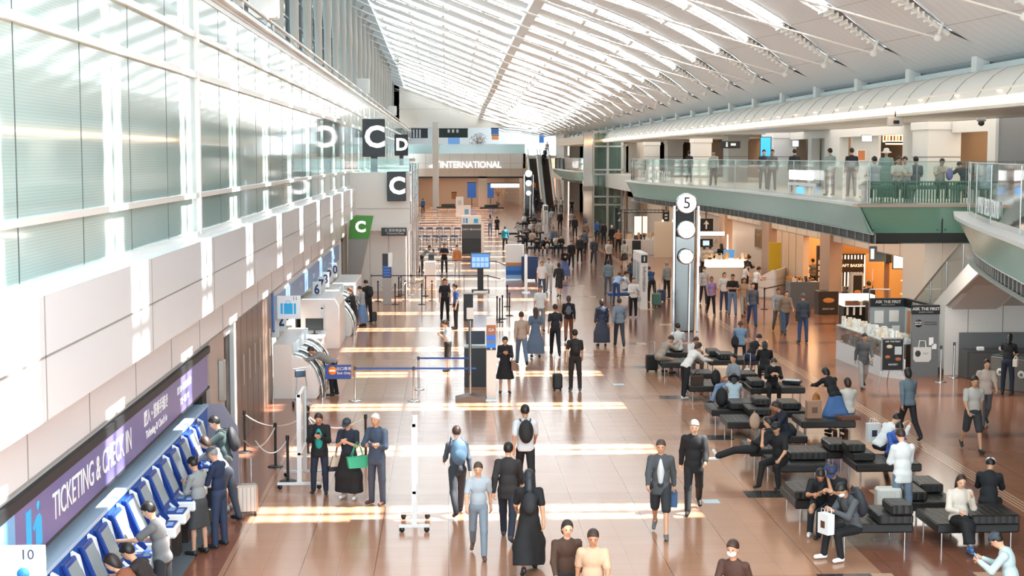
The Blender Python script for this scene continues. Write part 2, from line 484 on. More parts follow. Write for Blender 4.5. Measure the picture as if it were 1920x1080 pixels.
while y < YE:
    y2 = min(y + BAY, YE)
    mb = MB(); mb.box(X3 - .06, X3, y, y2, 5.3, 10.1); mb.k = 1
    for yy in (y, y + 3.05): mb.box(X3 - .01, X3 + .004, yy, yy + .03, 5.32, 10.05)
    for z0, z1 in ((5.25, 5.36), (6.01, 6.10), (8.3, 8.42), (9.07, 9.18)):
        mb.k = 2; mb.box(X3, X3 + .07, y, y2, z0, z1)
    if abs(y - 29.3) < .1: mb.k = 2; mb.box(X3, X3 + .09, y - .06, y + .06, 5.3, 10.1)
    o = struct('window_%d' % n, mb, [GL, mat('#3c4a4b', .4), FR]); n += 1; y += BAY
mb = MB(); mb.box(X3 - .12, X3 + .14, -12, YE, 10.1, 10.2); mb.box(X3 - .3, X3 + .02, -12, YE, 10.02, 10.1); mb.box(X3 - .14, X3 + .02, -12, YE, 9.9, 10.0)
mb.path([(X3 + .12, -10, 10.42), (X3 + .12, YE, 10.42)], .05)
for j in range(40): mb.box(X3 + .09, X3 + .15, 4.9 + j * BAY - .05, 4.9 + j * BAY + .05, 10.2, 10.42)
struct('trim_9', mb, FR)
mb = MB(); mb.box(X3 - .02, X3 + .135, -12, YE, 10.2, 10.24); struct('trim_10', mb, mat('#4a4b4a', .5))
mb = MB(); mb.box(-9, X3 - .1, -12, YE + 4, 9.8, 10.1); struct('floor', mb, mat('#bdbab4', .5))
# facade behind, with pipe columns
cp = None
for k in range(-1, 28):
    y = 11 + k * BAY + .2
    zt = zroof(-6.6, y) - .1
    mb = MB(); mb.tube((0, 0, 0), (0, 0, 3.9), .2, n=14); mb.tube((0, 0, 3.7), (0, 0, 4.5), .2, .26, n=14); mb.tube((0, 0, 4.5), (0, 0, 7.8), .26, .17, n=14); mb.tube((0, 0, 7.7), (.4, 0, zt - 10.1), .15, .12, n=10)
    if cp is None or abs(zt - 18.7) > .05:
        o = mb.build('column', mat('#c6c2ba', .45)); cp = cp or o
    else: o = cp.copy(); COL.objects.link(o)
    o.location = (-6.6, y, 10.1)
    tag(o, 'pale grey round steel column rising behind the glass wall to the roof edge', 'column', 'round columns of the window wall')
FG = mat('#9fb0b6', .1, alpha=.25, tint='#ccd6d8')
y = -12; n = 60
mb = MB(); mb.box(-7.7, -7.66, -12, YE, 10.1, 19.4); struct('window_60', mb, FG)
mb = MB()
for j in range(70): mb.box(-7.66, -7.55, -12 + j * 3.05, -11.9 + j * 3.05, 10.1, 19.4)
for z in np.arange(10.9, 19, 1.25): mb.box(-7.66, -7.58, -12, YE, z, z + .07)
struct('trim_11', mb, mat('#8b9090', .5))
mb = MB(); mb.box(-14, -6.9, YE, YE + .5, 9, 20.5); struct('wall_back', mb, mat('#cfcac2', .5))
# wall below the fascia
mb = MB(); mb.box(-6.6, -5.45, -12, 31.2, 0, 2.8); struct('wall_left', mb, mat('#86867e', .5))
mb = MB(); mb.box(-6.6, -5.4, 41.8, 73.5, 0, 2.8); struct('wall_left', mb, mat('#c9c8c3', .5))
BR = mat('#6e5a4e', .35, noise=.15, scale=1.2); BR2 = mat('#9a8a80', .35)
mb = MB()
ys = [31.2, 32.5, 34.2]
mb.k = 1; mb.box(-6.6, -4.92, 30.9, 32.9, 0, 3.0)
mb.k = 0
for i in range(7):
    y = 34.6 + i * 1.05; mb.box(-6.6, -4.92, y, y + .99, 0, 3.0)
mb.k = 2; mb.box(-6.6, -5.0, 30.4, 41.95, 0, 3.0)
mb.k = 3; mb.box(-6.6, -4.9, 34.3, 34.62, 0, 3.0)
struct('wall_left', mb, [BR, mat('#b3a196', .4), mat('#141414', .6), mat('#c7c9c8', .3)])
mb = MB()
for i in range(1, 7): mb.tube((-4.86, 34.58 + i * 1.05, 1.35), (-4.86, 34.58 + i * 1.05, 2.1), .018, n=6)
struct('trim_12', mb, mat('#c9b8a8', .3, .6))

# ---- far end: wall over two openings
FW = mat('#dcd7cf', .5); FW2 = mat('#c9b9a8', .5)
def fq(u, v, Y=YF): q = atY(u, v, Y); return q.x, q.z
xl, xr = fq(752, 300)[0] - 1.0, fq(1042, 300)[0]
zt = fq(900, 239)[1]; zb1 = fq(900, 288)[1]; zb2 = fq(900, 331)[1]; zm = fq(900, 316)[1]
mb = MB(); mb.box(xl, xr + 9, YF, YF + .5, zt, 20); mb.box(xl - 4, xl + .8, YF, YF + .5, 0, 20); struct('wall_back', mb, FW)
mb = MB(); mb.box(xl, fq(985, 300)[0], YF, YF + .5, zm, zb1); struct('wall_back', mb, FW)
mb = MB(); mb.box(xl, fq(985, 300)[0], YF + .05, YF + .6, zb2, zm); mb.box(fq(897, 300)[0], fq(913, 300)[0], YF + .1, YF + .9, 0, zb2); mb.box(fq(981, 300)[0], fq(986, 300)[0], YF, YF + 11, 0, zb1); struct('wall_back', mb, FW2)
mb = MB(); mb.box(xr, xr + .5, 186, YF, 0, 11); struct('wall_back', mb, FW)
mb = MB()
for i in range(12):
    x = xl + 1 + i * 1.62; mb.box(x, x + .04, YF - .012, YF, zb2, zb1)
for z in (zt + 2.4, zt + 4.8, zb1 - 1.3): mb.box(xl, xr, YF - .012, YF, z, z + .03)
struct('trim_13', mb, mat('#a8a29a', .6))
mb = MB(); mb.box(xl, fq(985, 300)[0], YF + .1, YF + .3, zb2 - .22, zb2); struct('trim_14', mb, DARK)
# pillar in front of the far wall
mb = MB(); a = atY(811, 300, 192).x; c = atY(822.5, 300, 192).x
mb.rbox(a, c, 192, 192.9, 0, 11.2, .04); tag(mb.build('pillar', FW), 'white square pillar standing in front of the international wall', 'pillar')
# upper concourse seen through the opening
mb = MB(); mb.box(xl, xr + 3, YF + .5, 222, zb1 - .6, zb1 - .25); struct('floor', mb, mat('#c9c6c0', .4))
mb = MB(); mb.box(xl, xr + 3, 221, 222, zb1 - .5, zt + 1.5); mb.box(xl, xr + 3, YF + .5, 222, zt + 1.2, zt + 1.4); mb.box(xl - .4, xl, YF, 222, 0, 14); struct('wall_back', mb, mat('#e8ecee', .5))
mb = MB(); mb.box(xl, xr + 3, 215, 216, 0, zb1 - .5); struct('wall_back', mb, mat('#dcc5ab', .5))
mb = MB(); mb.box(xl, xr + 3, YF + .5, 216, zb2 - .1, zb2 + .1); struct('ceiling', mb, mat('#d8cbb8', .5))
# side walls beyond the last shops
mb = MB(); mb.box(16.6, 17.1, 150, 187, 0, 8.1); mb.box(15.3, 24, 186.5, 187, 0, 9); struct('wall_right', mb, mat('#d9cdbf', .5))
mb = MB(); mb.box(23.5, 24, -12, 205, 0, 9.6); struct('wall_right', mb, mat('#a7a39c', .5))
# ================================================================== right side: upper deck, shops, stair
GF = mat('#92c6be', .18, spec=.4); GG = mat('#86b8a2', .15, spec=.6); DECK = mat('#b9b5ae', .4); LEDGE = mat('#cfd3d2', .3)
RG = mat('#a9c6c2', .04, alpha=.10, tint='#dff0ec')
ZD = 5.35
# outline of the deck edge, from the corner by the stair to the rounded far end
edge = [(12.3, 44.1), (12.5, 50), (12.45, 57), (12.3, 63), (12.1, 68), (11.7, 73), (11.2, 78), (10.8, 83), (10.65, 87), (10.75, 89.5), (11.2, 91.5), (12.2, 93), (13.6, 93.6)]
def smooth(pts, n=4):
    out = []
    P = [Vector((*p, 0)) for p in pts]
    for i in range(len(P) - 1):
        p0, p1, p2, p3 = P[max(i - 1, 0)], P[i], P[i + 1], P[min(i + 2, len(P) - 1)]
        for k in range(n):
            t = k / n
            out.append(.5 * ((2 * p1) + (p2 - p0) * t + (2 * p0 - 5 * p1 + 4 * p2 - p3) * t * t + (3 * p1 - p0 - 3 * p2 + p3) * t ** 3))
    out.append(P[-1]); return [(p.x, p.y) for p in out]
def offs(pts, d):
    out = []
    for i, p in enumerate(pts):
        a = Vector(pts[max(i - 1, 0)]); b = Vector(pts[min(i + 1, len(pts) - 1)]); t = (b - a).normalized()
        out.append((p[0] + t.y * d, p[1] - t.x * d))
    return out
def ribbon(mb, pts, lo, hi, z0, z1, smoothf=False):
    a = offs(pts, lo); b = offs(pts, hi); n = len(pts)
    mb.add([(x, y, z0) for x, y in a] + [(x, y, z1) for x, y in b], [(i, i + 1, n + i + 1, n + i) for i in range(n - 1)], smoothf)
def deck(pts, lab, inner, glass_h=1.3, joints=5, zd=ZD, name='upper_deck_edge', fas=GF):
    t = thing(name, lab, 'balcony', (0, 0, 0))
    mb = MB(); ribbon(mb, pts, .42, 0, 4.5, zd - .04); ribbon(mb, pts, .46, .04, 4.5, zd - .04); mb.build('fascia_panel', fas, t)
    mb = MB(); n = len(pts)
    ribbon(mb, pts, -.06, -.06, zd - .05, zd + .03); ribbon(mb, pts, -.06, .34, zd + .03, zd + .03); ribbon(mb, pts, .42, .46, 4.46, 4.5); ribbon(mb, pts, -.06, .2, zd - .05, zd - .05)
    mb.build('ledge', LEDGE, t)
    mb = MB(); ribbon(mb, pts, .30, .30, zd + .03, zd + glass_h); mb.build('glass_railing', RG, t)
    mb = MB(); top = offs(pts, .30); mb.path([(x, y, zd + glass_h) for x, y in top], .014, 6)
    for i in range(0, n, joints):
        x, y = top[i]; mb.tube((x, y, zd), (x, y, zd + glass_h), .012, n=6)
    mb.build('rail_trim', STEEL, t)
    mb = MB(); ribbon(mb, pts, .5, .5, 4.2, 4.5); ribbon(mb, pts, .47, 1.3, 4.2, 4.2)
    mb.k = 1
    for i in range(n - 1):
        for q in (0, .5):
            a = Vector(offs(pts, .49)[i]) * (1 - q) + Vector(offs(pts, .49)[i + 1]) * q
            mb.box(a.x - .012, a.x + .012, a.y - .03, a.y + .03, 4.2, 4.5)
    mb.build('vent_grille', [mat('#3a3834', .6), mat('#8f8b85', .5)], t)
    return t
E1 = smooth(edge, 3)
# fascia goes outwards at the top: the offset points away from the hall
t1 = deck(E1, 'long sweeping balcony front with pale green glass panels above the shops', None)
n = len(E1)
mb = MB(); inner = offs(E1, .3)
mb.add([(x, y, ZD) for x, y in inner] + [(24, y, ZD) for x, y in inner], [(i, i + 1, n + i + 1, n + i) for i in range(n - 1)])
mb.add([(x, y, 4.2) for x, y in inner] + [(24, y, 4.2) for x, y in inner], [(i, i + 1, n + i + 1, n + i) for i in range(n - 1)])
mb.box(13.6, 24, 93.6, 150, 4.2, ZD); mb.box(19.5, 24, 38, 44.6, 4.2, ZD)
struct('floor', mb, mat('#cdc6bd', .35))
# darker green end face towards the stair, with slatted lower screen on the deck
t = thing('upper_deck_end', 'deep green glass end panel of the upper deck with railing, facing the camera', 'balcony')
mb = MB(); mb.add([(12.3, 44.1, ZD - .04), (18.5, 44.1, ZD - .04), (18.5, 44.5, 4.5), (12.7, 44.5, 4.5)], [(0, 1, 2, 3)]); mb.build('fascia_panel', GG, t)
mb = MB()
for x, z in ((12.55, 5.1), (12.8, 4.62), (14.75, 5.1), (14.78, 4.62), (15.0, 5.1), (15.02, 4.62)): mb.lathe([(0, -.02), (.035, -.02), (.04, 0)], (x, 44.1 + (ZD - z) * .45, z), 10, 'y')
mb.box(14.87, 14.895, 44.28, 44.33, 4.5, ZD - .04)
tag(mb.build('bolts', DARK, t), kind='stuff')
mb = MB(); mb.box(12.2, 18.5, 43.98, 44.5, ZD - .05, ZD + .03); mb.build('ledge', mat('#c7b3a4', .4), t)
mb = MB(); mb.quad((12.6, 44.4, ZD), (18.5, 44.4, ZD), (18.5, 44.4, ZD + 1.3), (12.6, 44.4, ZD + 1.3)); mb.build('glass_railing', RG, t)
MB().box(12.75, 18.5, 44.5, 44.6, 4.2, 4.5).build('vent_grille', mat('#3a3834', .6), t)
mb = MB(); mb.box(12.6, 18.5, 44.39, 44.41, ZD + 1.29, ZD + 1.31)
for x in (12.6, 14.1, 15.6, 17.1): mb.box(x, x + .015, 44.38, 44.42, ZD, ZD + 1.3)
mb.build('rail_trim', STEEL, t)
t = thing('slatted_screen', 'low green slatted screen behind the glass railing of the upper deck', 'screen')
mb = MB(); 
x = 12.8
while x < 16.3: mb.box(x, x + .035, 44.9, 44.95, ZD + .05, ZD + .66); x += .09
mb.build('slat', mat('#5d9a7c', .5), t)
mb = MB(); mb.box(12.75, 16.35, 44.88, 45.3, ZD + .66, ZD + .70); mb.build('counter_top', mat('#5f8d74', .5), t)
# railing lettering and glowing deck sign
lw = mat('#f2f6f4', .5)
def along(pts, s):
    d = 0
    for i in range(len(pts) - 1):
        a, b = Vector(pts[i]), Vector(pts[i + 1]); L = (b - a).length
        if d + L >= s: return a + (b - a) * ((s - d) / L), math.atan2((b - a).y, (b - a).x)
        d += L
    return b, 0
def lettering(body, pts, s0, step, size, z, par, m, d=.27):
    rail = offs(pts, d)
    for i, ch in enumerate(body):
        if ch == ' ': continue
        p, a = along(rail, s0 + step * i * (1))
        text(ch, size, m, (p.x, p.y, z), (R(90), 0, a), par, sx=.7)
lettering('UPPER DECK TOKYO', E1[::-1], 9.5, .52, .75, ZD + .40, t1, lw, -.27)
st = thing('deck_sign', 'glowing white sign lettering along the upper deck railing', 'sign')
mb = MB(); mb.box(-1.5, 1.5, -.05, .05, 0, .10); mb.box(-1.5, -1.4, -.04, .04, -.32, 0); mb.box(1.4, 1.5, -.04, .04, -.32, 0); mb.build('sign_base', mat('#d8dcdc', .4), st)
text('UPPER DECK TOKYO', .46, mat('#ffffff', emit=2.2), (0, -.03, .36), (R(90), 0, 0), st, ext=.03, sx=.62, bold=.01)
mb = MB(); mb.box(-.45, .35, -.06, -.02, -.28, -.04); mb.build('display', mat('#5fa8f0', emit=1.5), st)
p = atY(1483, 356, 52.5); st.location = (12.56, p.y, ZD + .42); st.rotation_euler = (0, 0, R(-86))
# near deck, curving towards the camera
edge2 = [(13.25, 38.4), (12.75, 36.9), (12.2, 35.2), (11.6, 33.0), (11.05, 30.8), (10.3, 27.6), (9.75, 25.2), (9.1, 22.5), (8.4, 19.5)]
E2 = smooth(edge2, 3)[::-1]
E2b = offs(E2, 0)
def mirror_side(pts): return pts
t2 = deck(E2, 'near curved balcony front at right with lettered glass railing and teal panels', None, joints=4, fas=mat('#7db8b0', .18, spec=.35))
n = len(E2); inner = offs(E2, .3)
mb = MB(); mb.add([(x, y, ZD) for x, y in inner] + [(24, y, ZD) for x, y in inner], [(i, i + 1, n + i + 1, n + i) for i in range(n - 1)])
mb.add([(x, y, 4.2) for x, y in inner] + [(24, y, 4.2) for x, y in inner], [(i, i + 1, n + i + 1, n + i) for i in range(n - 1)])
struct('floor', mb, mat('#cdc6bd', .35))
lettering('UPPER DECK TOKYO', E2[::-1], 5.7, .24, .52, ZD + .36, t2, lw, -.27)

# upper deck back wall, columns and shop fronts
UW = mat('#dcdbd7', .45); UG = mat('#a9aaa8', .5)
mb = MB()
for y0, y1 in ((76.1, 82.3), (70.9, 71.6), (65.8, 68.4), (55.4, 56.6), (46.9, 47.6)): mb.box(17.4, 17.8, y0, y1, ZD, 8.02)
mb.box(17.395, 17.79, 55.3, 82.3, 7.65, 8.01); mb.box(17.395, 17.79, 47.4, 51, 7.62, 8.01); mb.box(17.9, 18.0, 61.5, 65.8, ZD, 8.0); mb.box(17.9, 18.0, 68.2, 71, ZD, 8.0)
struct('wall_right', mb, UW)
mb = MB(); mb.box(17.5, 17.8, 38, 46.9, ZD, 8.02); struct('wall_right', mb, mat('#77787a', .5))
mb = MB(); mb.box(21.4, 21.8, 44, 150, ZD, 8.02); struct('wall_right', mb, mat('#8a6a4c', .6))
cp = None
for k in range(9):
    y = 51.1 + 12.2 * k
    if k in (1,): continue
    mb = MB(); mb.box(0, 1.15, 0, 1.75, 0, 2.67); mb.k = 1; mb.box(-.012, 1.162, -.012, 1.762, 1.42, 1.45)
    mb.k = 0; mb.box(-.06, 1.2, -.06, 1.8, 2.38, 2.67)
    if cp is None:
        cp = mb.build('square_column', [UW, mat('#77797a', .5)]); o = cp
    else: o = cp.copy(); COL.objects.link(o)
    o.location = (16.6, y, ZD)
    tag(o, 'white panelled square column standing on the upper deck', 'column', 'square columns of the upper deck')
# interiors of the deck: dark restaurants, warm menus, bright boards
def panel(name, label, cat, x, y, z, sx, sz, m, rz=0, frame=None, th=.05, group=None):
    t = thing(name, label, cat, (x, y, z), rz, group)
    MB().box(-sx / 2, sx / 2, -th / 2, th / 2, 0, sz).build('board', m, t)
    if frame:
        f = .03; mb = MB(); mb.box(-sx / 2 - f, sx / 2 + f, -th / 2 - .01, th / 2 + .01, -f, 0); mb.box(-sx / 2 - f, sx / 2 + f, -th / 2 - .01, th / 2 + .01, sz, sz + f)
        mb.box(-sx / 2 - f, -sx / 2, -th / 2 - .01, th / 2 + .01, 0, sz); mb.box(sx / 2, sx / 2 + f, -th / 2 - .01, th / 2 + .01, 0, sz); mb.build('frame', frame, t)
    return t
t = panel('menu_board', 'glowing menu board inside the dark restaurant on the upper deck', 'menu board', 19.4, 64.2, 7.42, 1.1, .34, mat('#ffd9a0', emit=3.2), frame=DARK)
for i in range(7): MB().box(-.5 + i * .14, -.42 + i * .14, -.04, -.028, .06, .28).build('picture', mat(['#a05a2a', '#d8b27a', '#7a3a1a'][i % 3], .6), t)
t = panel('entrance_sign', 'small white lit sign board hanging in the restaurant doorway', 'sign', 17.2, 60.8, 7.42, .4, .24, mat('#e8f2ff', emit=2.0), frame=STEEL)
text('Rest', .13, mat('#4a7fc0', .5), (0, -.03, .12), parent=t)
t = panel('entrance_sign', 'small lit sign plate beside the dark doorway on the upper deck', 'sign', 17.2, 73.4, 7.3, .3, .28, mat('#e8f2ff', emit=1.6), frame=STEEL)
text('B', .14, mat('#4a7fc0', .5), (0, -.03, .14), parent=t)
for i, (x, y, z, L) in enumerate(((19.2, 62.0, 7.3, 2.0), (18.6, 59.4, 7.75, 1.4), (19.3, 48.6, 7.25, 1.6), (19.0, 49.0, 6.85, 1.5))):
    t = thing('linear_lamp', ['long warm linear lamp above the menu board in the restaurant', 'short warm linear lamp near the restaurant ceiling', 'warm linear lamp behind the big square column', 'lower warm shelf lamp behind the big square column'][i], 'lamp', (x, y, z), [20, 24, 0, 0][i])
    MB().box(-L / 2, L / 2, -.04, .04, 0, .05).build('tube', mat('#ffcf90', emit=9.), t); MB().box(-L / 2, L / 2, -.05, .05, .05, .12).build('housing', DARK, t)
mb = MB(); mb.box(20.8, 21.0, 47.5, 50.2, ZD, 7.4); struct('trim_15', mb, mat('#b07a3a', .4))
mb = MB(); mb.box(18.6, 18.7, 71.4, 77, ZD, 8.0); struct('trim_16', mb, mat('#242424', .5))
panel('poster', 'orange and white notice poster on the pier beside the restaurant', 'poster', 17.6, 63.0, ZD + 1.3, .3, .4, mat('#d98a5a', .6), 0, mat('#f0e8e0'))
t = panel('info_screen', 'blue lit tall display on the upper deck by the plain white wall', 'screen', 15.9, 74.2, ZD + 1.1, .5, 1.3, mat('#3aa0f0', emit=1.6), -20, DARK)
t = panel('restroom_sign', 'black hanging sign with white pictogram under the deck ceiling', 'sign', 15.7, 82.5, 7.25, 1.1, .4, BLACK, frame=None)
MB().sph((-.2, -.04, .3), .05, .01, .05).box(-.25, -.15, -.04, -.03, .08, .24).box(.02, .3, -.04, -.03, .15, .28).build('figure_symbol', lw, t)
cam_ = thing('security_camera', 'small camera box hanging from the beam near the big square column', 'camera', (13.35, 44.2, 7.75))
MB().rbox(-.22, .22, -.1, .1, -.05, .22, .02).build('housing', mat('#d9cfc2', .4), cam_); MB().rbox(-.08, .08, -.16, -.08, .02, .12, .01).build('lens', BLACK, cam_); MB().tube((0, 0, .2), (0, 0, .4), .02).build('stem', DARK, cam_)
d_ = thing('dome_camera', 'grey dome camera under the deck ceiling right of the big column', 'camera', (16.6, 46.0, 8.0))
MB().lathe([(.0, 0), (.14, 0), (.14, -.1), (.1, -.12)], n=16).build('base', mat('#8c8c8a', .4), d_); MB().sph((0, 0, -.16), .1).build('dome', BLACK, d_)

# ---- ground floor shop line
SW = mat('#dccdbd', .5); PIER = mat('#b79a84', .5)
mb = MB(); mb.box(16.6, 17.0, 51.14, 150, 3.15, 4.2); struct('wall_right', mb, mat('#d9cfc4', .5))
mb = MB()
for k in range(8): y = 63.3 + 12.2 * k; mb.box(16.45, 17.01, y + .2, y + 1.9, 0, 4.2)
struct('wall_right', mb, PIER)
mb = MB(); mb.box(16.58, 17.2, 51.12, 53.6, 0, 4.19); mb.box(17.21, 22, 51.1, 51.4, 0, 4.2); mb.box(19.4, 19.7, 45.7, 51.1, 0, 4.2); struct('wall_right', mb, mat('#d6d2cb', .4))
mb = MB(); mb.box(16.62, 16.9, 69.0, 74.6, 0, 3.2); struct('wall_right', mb, mat('#dcc0a2', .45))
mb = MB(); mb.box(16.75, 17, 77.6, 87, 0, 3.2); mb.box(16.75, 17, 90, 150, 0, 3.2); struct('wall_right', mb, SW)
mb = MB(); mb.box(20.4, 20.7, 51, 90, 0, 4.2); struct('wall_right', mb, mat('#d8a860', .5))
mb = MB()
for i in range(3): mb.box(16.6, 16.615, 70.4 + i * 1.5, 70.43 + i * 1.5, 0, 3.15)
for i in range(40): mb.box(16.585, 16.6, 54 + i * 2.03, 54.02 + i * 2.03, 3.15, 4.2)
mb.box(16.585, 16.6, 51.1, 150, 3.14, 3.17)
struct('trim_17', mb, mat('#b0a090', .6))
# machine room recess and stair
ST = mat('#e2e0dc', .4)
z5 = ZD
t = thing('staircase', 'white walled stair with glass balustrade climbing to the near balcony', 'stairs')
xa, xb, yb_, yt = 15.7, 17.1, 50.9, 40.2                    # foot far away, top towards the camera
def zs(y): return max(0., (yb_ - y) / (yb_ - yt)) * z5
mb = MB(); mb.prism([(yb_, 0), (yb_ - .8, 0), (yt, z5 - .7), (yt, z5 + .12), (yb_, .15)], xa - .12, xa, 'x'); mb.build('stringer', ST, t)
mb = MB(); mb.prism([(yb_, 0), (yb_ - .8, 0), (yt, z5 - .7), (yt, z5 + .12), (yb_, .15)], xb, xb + .12, 'x'); mb.build('stringer', ST, t)
mb = MB(); ns = 32
for i in range(ns):
    y1 = yb_ - (yb_ - yt) * i / ns; mb.box(xa, xb, y1 - (yb_ - yt) / ns - .02, y1, z5 * (i + 1) / ns - .2, z5 * (i + 1) / ns)
mb.build('step', mat('#8c8a86', .4), t)
for x in (xa - .04, xb + .04):
    mb = MB(); mb.quad((x, yb_, .3), (x, yt, z5 + .2), (x, yt, z5 + 1.15), (x, yb_, 1.15)); mb.build('glass_panel', mat('#93a3a2', .05, alpha=.3, tint='#d2dedc'), t)
    mb = MB(); mb.path([(x, yb_, 1.17), (x, yt, z5 + 1.17)], .035, 8)
    for i in range(8):
        y = yb_ - .3 - i * 1.5; mb.tube((x, y, zs(y) - .05), (x, y, zs(y) + 1.12), .03, n=6)
    mb.build('handrail', STEEL, t)
mb = MB(); mb.prism([(yb_ - 1.0, .0), (yt, z5 - .7), (yt, z5 - .65), (yb_ - 1.0, .05)], xa, xb, 'x'); mb.build('soffit', mat('#cfc9c0', .5), t)
mb = MB(); 
mb.prism([(50.9, 0), (45.6, 0), (45.6, 2.17), (42.9, 3.37), (40.2, 4.5), (40.2, 5.2), (50.9, .1)], 15.48, 15.57, 'x')
struct('wall_right', mb, ST)
mb = MB(); mb.box(15.57, 19.5, 45.6, 45.75, 0, 2.2); mb.box(19.3, 19.5, 30, 45.6, 0, 4.2)
struct('wall_right', mb, ST)
mb = MB(); mb.add([(15.5, 45.6, 2.17), (19.4, 45.6, 2.17), (19.4, 40.2, 4.45), (15.5, 40.2, 4.45)], [(0, 1, 2, 3)]); struct('ceiling', mb, mat('#bdb6ab', .5))
mb = MB()
for x in (16.2, 17.3, 18.3): mb.box(x, x + .015, 45.58, 45.6, 0, 2.17)
struct('trim_18', mb, mat('#8e8a84', .6))
mb = MB(); mb.box(15.44, 15.48, 45.6, 50.9, 0, .18); struct('baseboard_right', mb, mat('#3a3430', .5))

# ---- glass lift tower at the far end of the deck
t = thing('glass_lift', 'glass lift shaft with steel frame rising beside the rounded balcony end', 'elevator')
Y = 128; a = atY(1112, 400, Y).x; c = atY(1166, 400, Y).x; zt_ = atY(1130, 246, Y).z
mb = MB()
for x in (a, (a + c) / 2, c):
    for y in (Y, Y + 3): mb.box(x - .1, x + .1, y, y + .2, 0, zt_)
for z in (2.6, 3.3, 5.2, 5.6, 7.6, zt_ - .1):
    mb.box(a, c, Y - .02, Y + .14, z, z + .14); mb.box(a, c, Y + 3, Y + 3.2, z, z + .14)
    for x in (a, c): mb.box(x - .08, x + .08, Y, Y + 3.2, z, z + .14)
mb.build('frame', mat('#c9cfcd', .35, .1), t)
mb = MB(); mb.box(a + .1, c - .1, Y + .1, Y + .12, .1, zt_ - .2); mb.box(c - .03, c - .01, Y + .2, Y + 3, .1, zt_ - .2); mb.box(a, a + .02, Y + .2, Y + 3, .1, zt_ - .2)
mb.build('glass', mat('#88a79e', .05, alpha=.35, tint='#c8ddd6'), t)
mb = MB(); mb.box(a + .5, a + .6, Y + 1, Y + 1.2, 0, zt_); mb.box(a + 1.6, a + 1.9, Y + 1.3, Y + 1.6, 0, zt_); mb.box(c - .8, c - .7, Y + 1, Y + 1.2, 0, zt_)
for z in (1, 2.2, 4, 6.5, 7.2): mb.box(a + .3, c - .5, Y + 1.2, Y + 1.5, z, z + .12)
mb.build('guide_rail', mat('#5e625f', .4), t)
mb = MB(); mb.rbox(a + .4, c - .4, Y + .6, Y + 2.6, 5.7, 8.2, .05); mb.build('cabin', mat('#6f9482', .4), t)
mb = MB(); mb.rbox(a + 1.9, c - .3, Y - .06, Y + .02, .2, 2.4, .02); mb.build('door', mat('#2c3f4c', .3), t)
text('2', 1.1, lw, (a + 2.35, Y - .1, 1.6), parent=t, name='number')
t = thing('lift_pylon', 'mirrored steel pylon standing left of the glass lift', 'pylon', (atY(1102, 400, 126).x, 126, 0))
MB().rbox(-.4, .4, -.2, .2, 0, 8.9, .03).build('shaft', mat('#c4c2bd', .1, .95), t); MB().box(-.45, .45, -.25, .25, 3.9, 4.3).build('collar', mat('#8a8076', .3, .8), t)
# further balcony beyond the lift
E3 = [(11.6 + .0 * i, 138 + 4 * i) for i in range(12)]
E3 = smooth([(12.8, 181), (12.6, 172), (12.3, 162), (12.2, 152), (12.4, 144), (13.4, 141)], 3)[::-1]
E3 = E3
deck(E3, 'far pale green balcony front beyond the glass lift', None)
mb = MB(); mb.box(13, 17, 141, 186, 4.2, ZD); mb.box(16.6, 17, 128, 187, 0, 8.1); struct('floor', mb, mat('#cdc2b4', .5))
mb = MB(); mb.box(13.5, 17, 130, 184, 8.05, 8.9); struct('ceiling', mb, mat('#dcc9b4', .5))
# ================================================================== people: smooth implicit bodies, meshed once per pose
def surf_nets(f, o, h):
    ins = f < 0
    nx, ny, nz = f.shape
    c = np.zeros((nx - 1, ny - 1, nz - 1), np.int8)
    for i in (0, 1):
        for j in (0, 1):
            for k in (0, 1): c += ins[i:nx - 1 + i, j:ny - 1 + j, k:nz - 1 + k]
    act = (c > 0) & (c < 8)
    ids = -np.ones(c.shape, np.int32); A = np.argwhere(act); ids[act] = np.arange(len(A))
    acc = np.zeros((len(A), 3)); cnt = np.zeros(len(A))
    C = [(0, 0, 0), (1, 0, 0), (0, 1, 0), (1, 1, 0), (0, 0, 1), (1, 0, 1), (0, 1, 1), (1, 1, 1)]
    val = [f[A[:, 0] + a, A[:, 1] + b, A[:, 2] + d] for a, b, d in C]
    for p in range(8):
        for q in range(p + 1, 8):
            dd = np.abs(np.subtract(C[p], C[q])).sum()
            if dd != 1: continue
            m = (val[p] < 0) != (val[q] < 0)
            t = np.where(m, val[p] / np.where(val[p] - val[q] == 0, 1, val[p] - val[q]), 0)
            pos = np.array(C[p])[None] + t[:, None] * (np.array(C[q]) - np.array(C[p]))[None]
            acc += np.where(m[:, None], pos, 0); cnt += m
    V = (A + acc / cnt[:, None]) * h + o
    Fs = []
    for ax in range(3):
        sl0 = [slice(1, -1)] * 3; sl0[ax] = slice(0, -1); sl1 = list(sl0); sl1[ax] = slice(1, None)
        a, b = ins[tuple(sl0)], ins[tuple(sl1)]
        for flip, mk in ((0, a & ~b), (1, ~a & b)):
            E_ = np.argwhere(mk)
            if not len(E_): continue
            E_ = E_ + np.array([0 if i == ax else 1 for i in range(3)])
            u_, v_ = [(1, 2), (2, 0), (0, 1)][ax]
            q = []
            for du, dv in ((-1, -1), (0, -1), (0, 0), (-1, 0)):
                I = E_.copy(); I[:, u_] += du; I[:, v_] += dv; q.append(ids[I[:, 0], I[:, 1], I[:, 2]])
            q = np.stack(q, 1)
            Fs.append(q[:, ::-1] if flip else q)
    return V, np.concatenate(Fs)
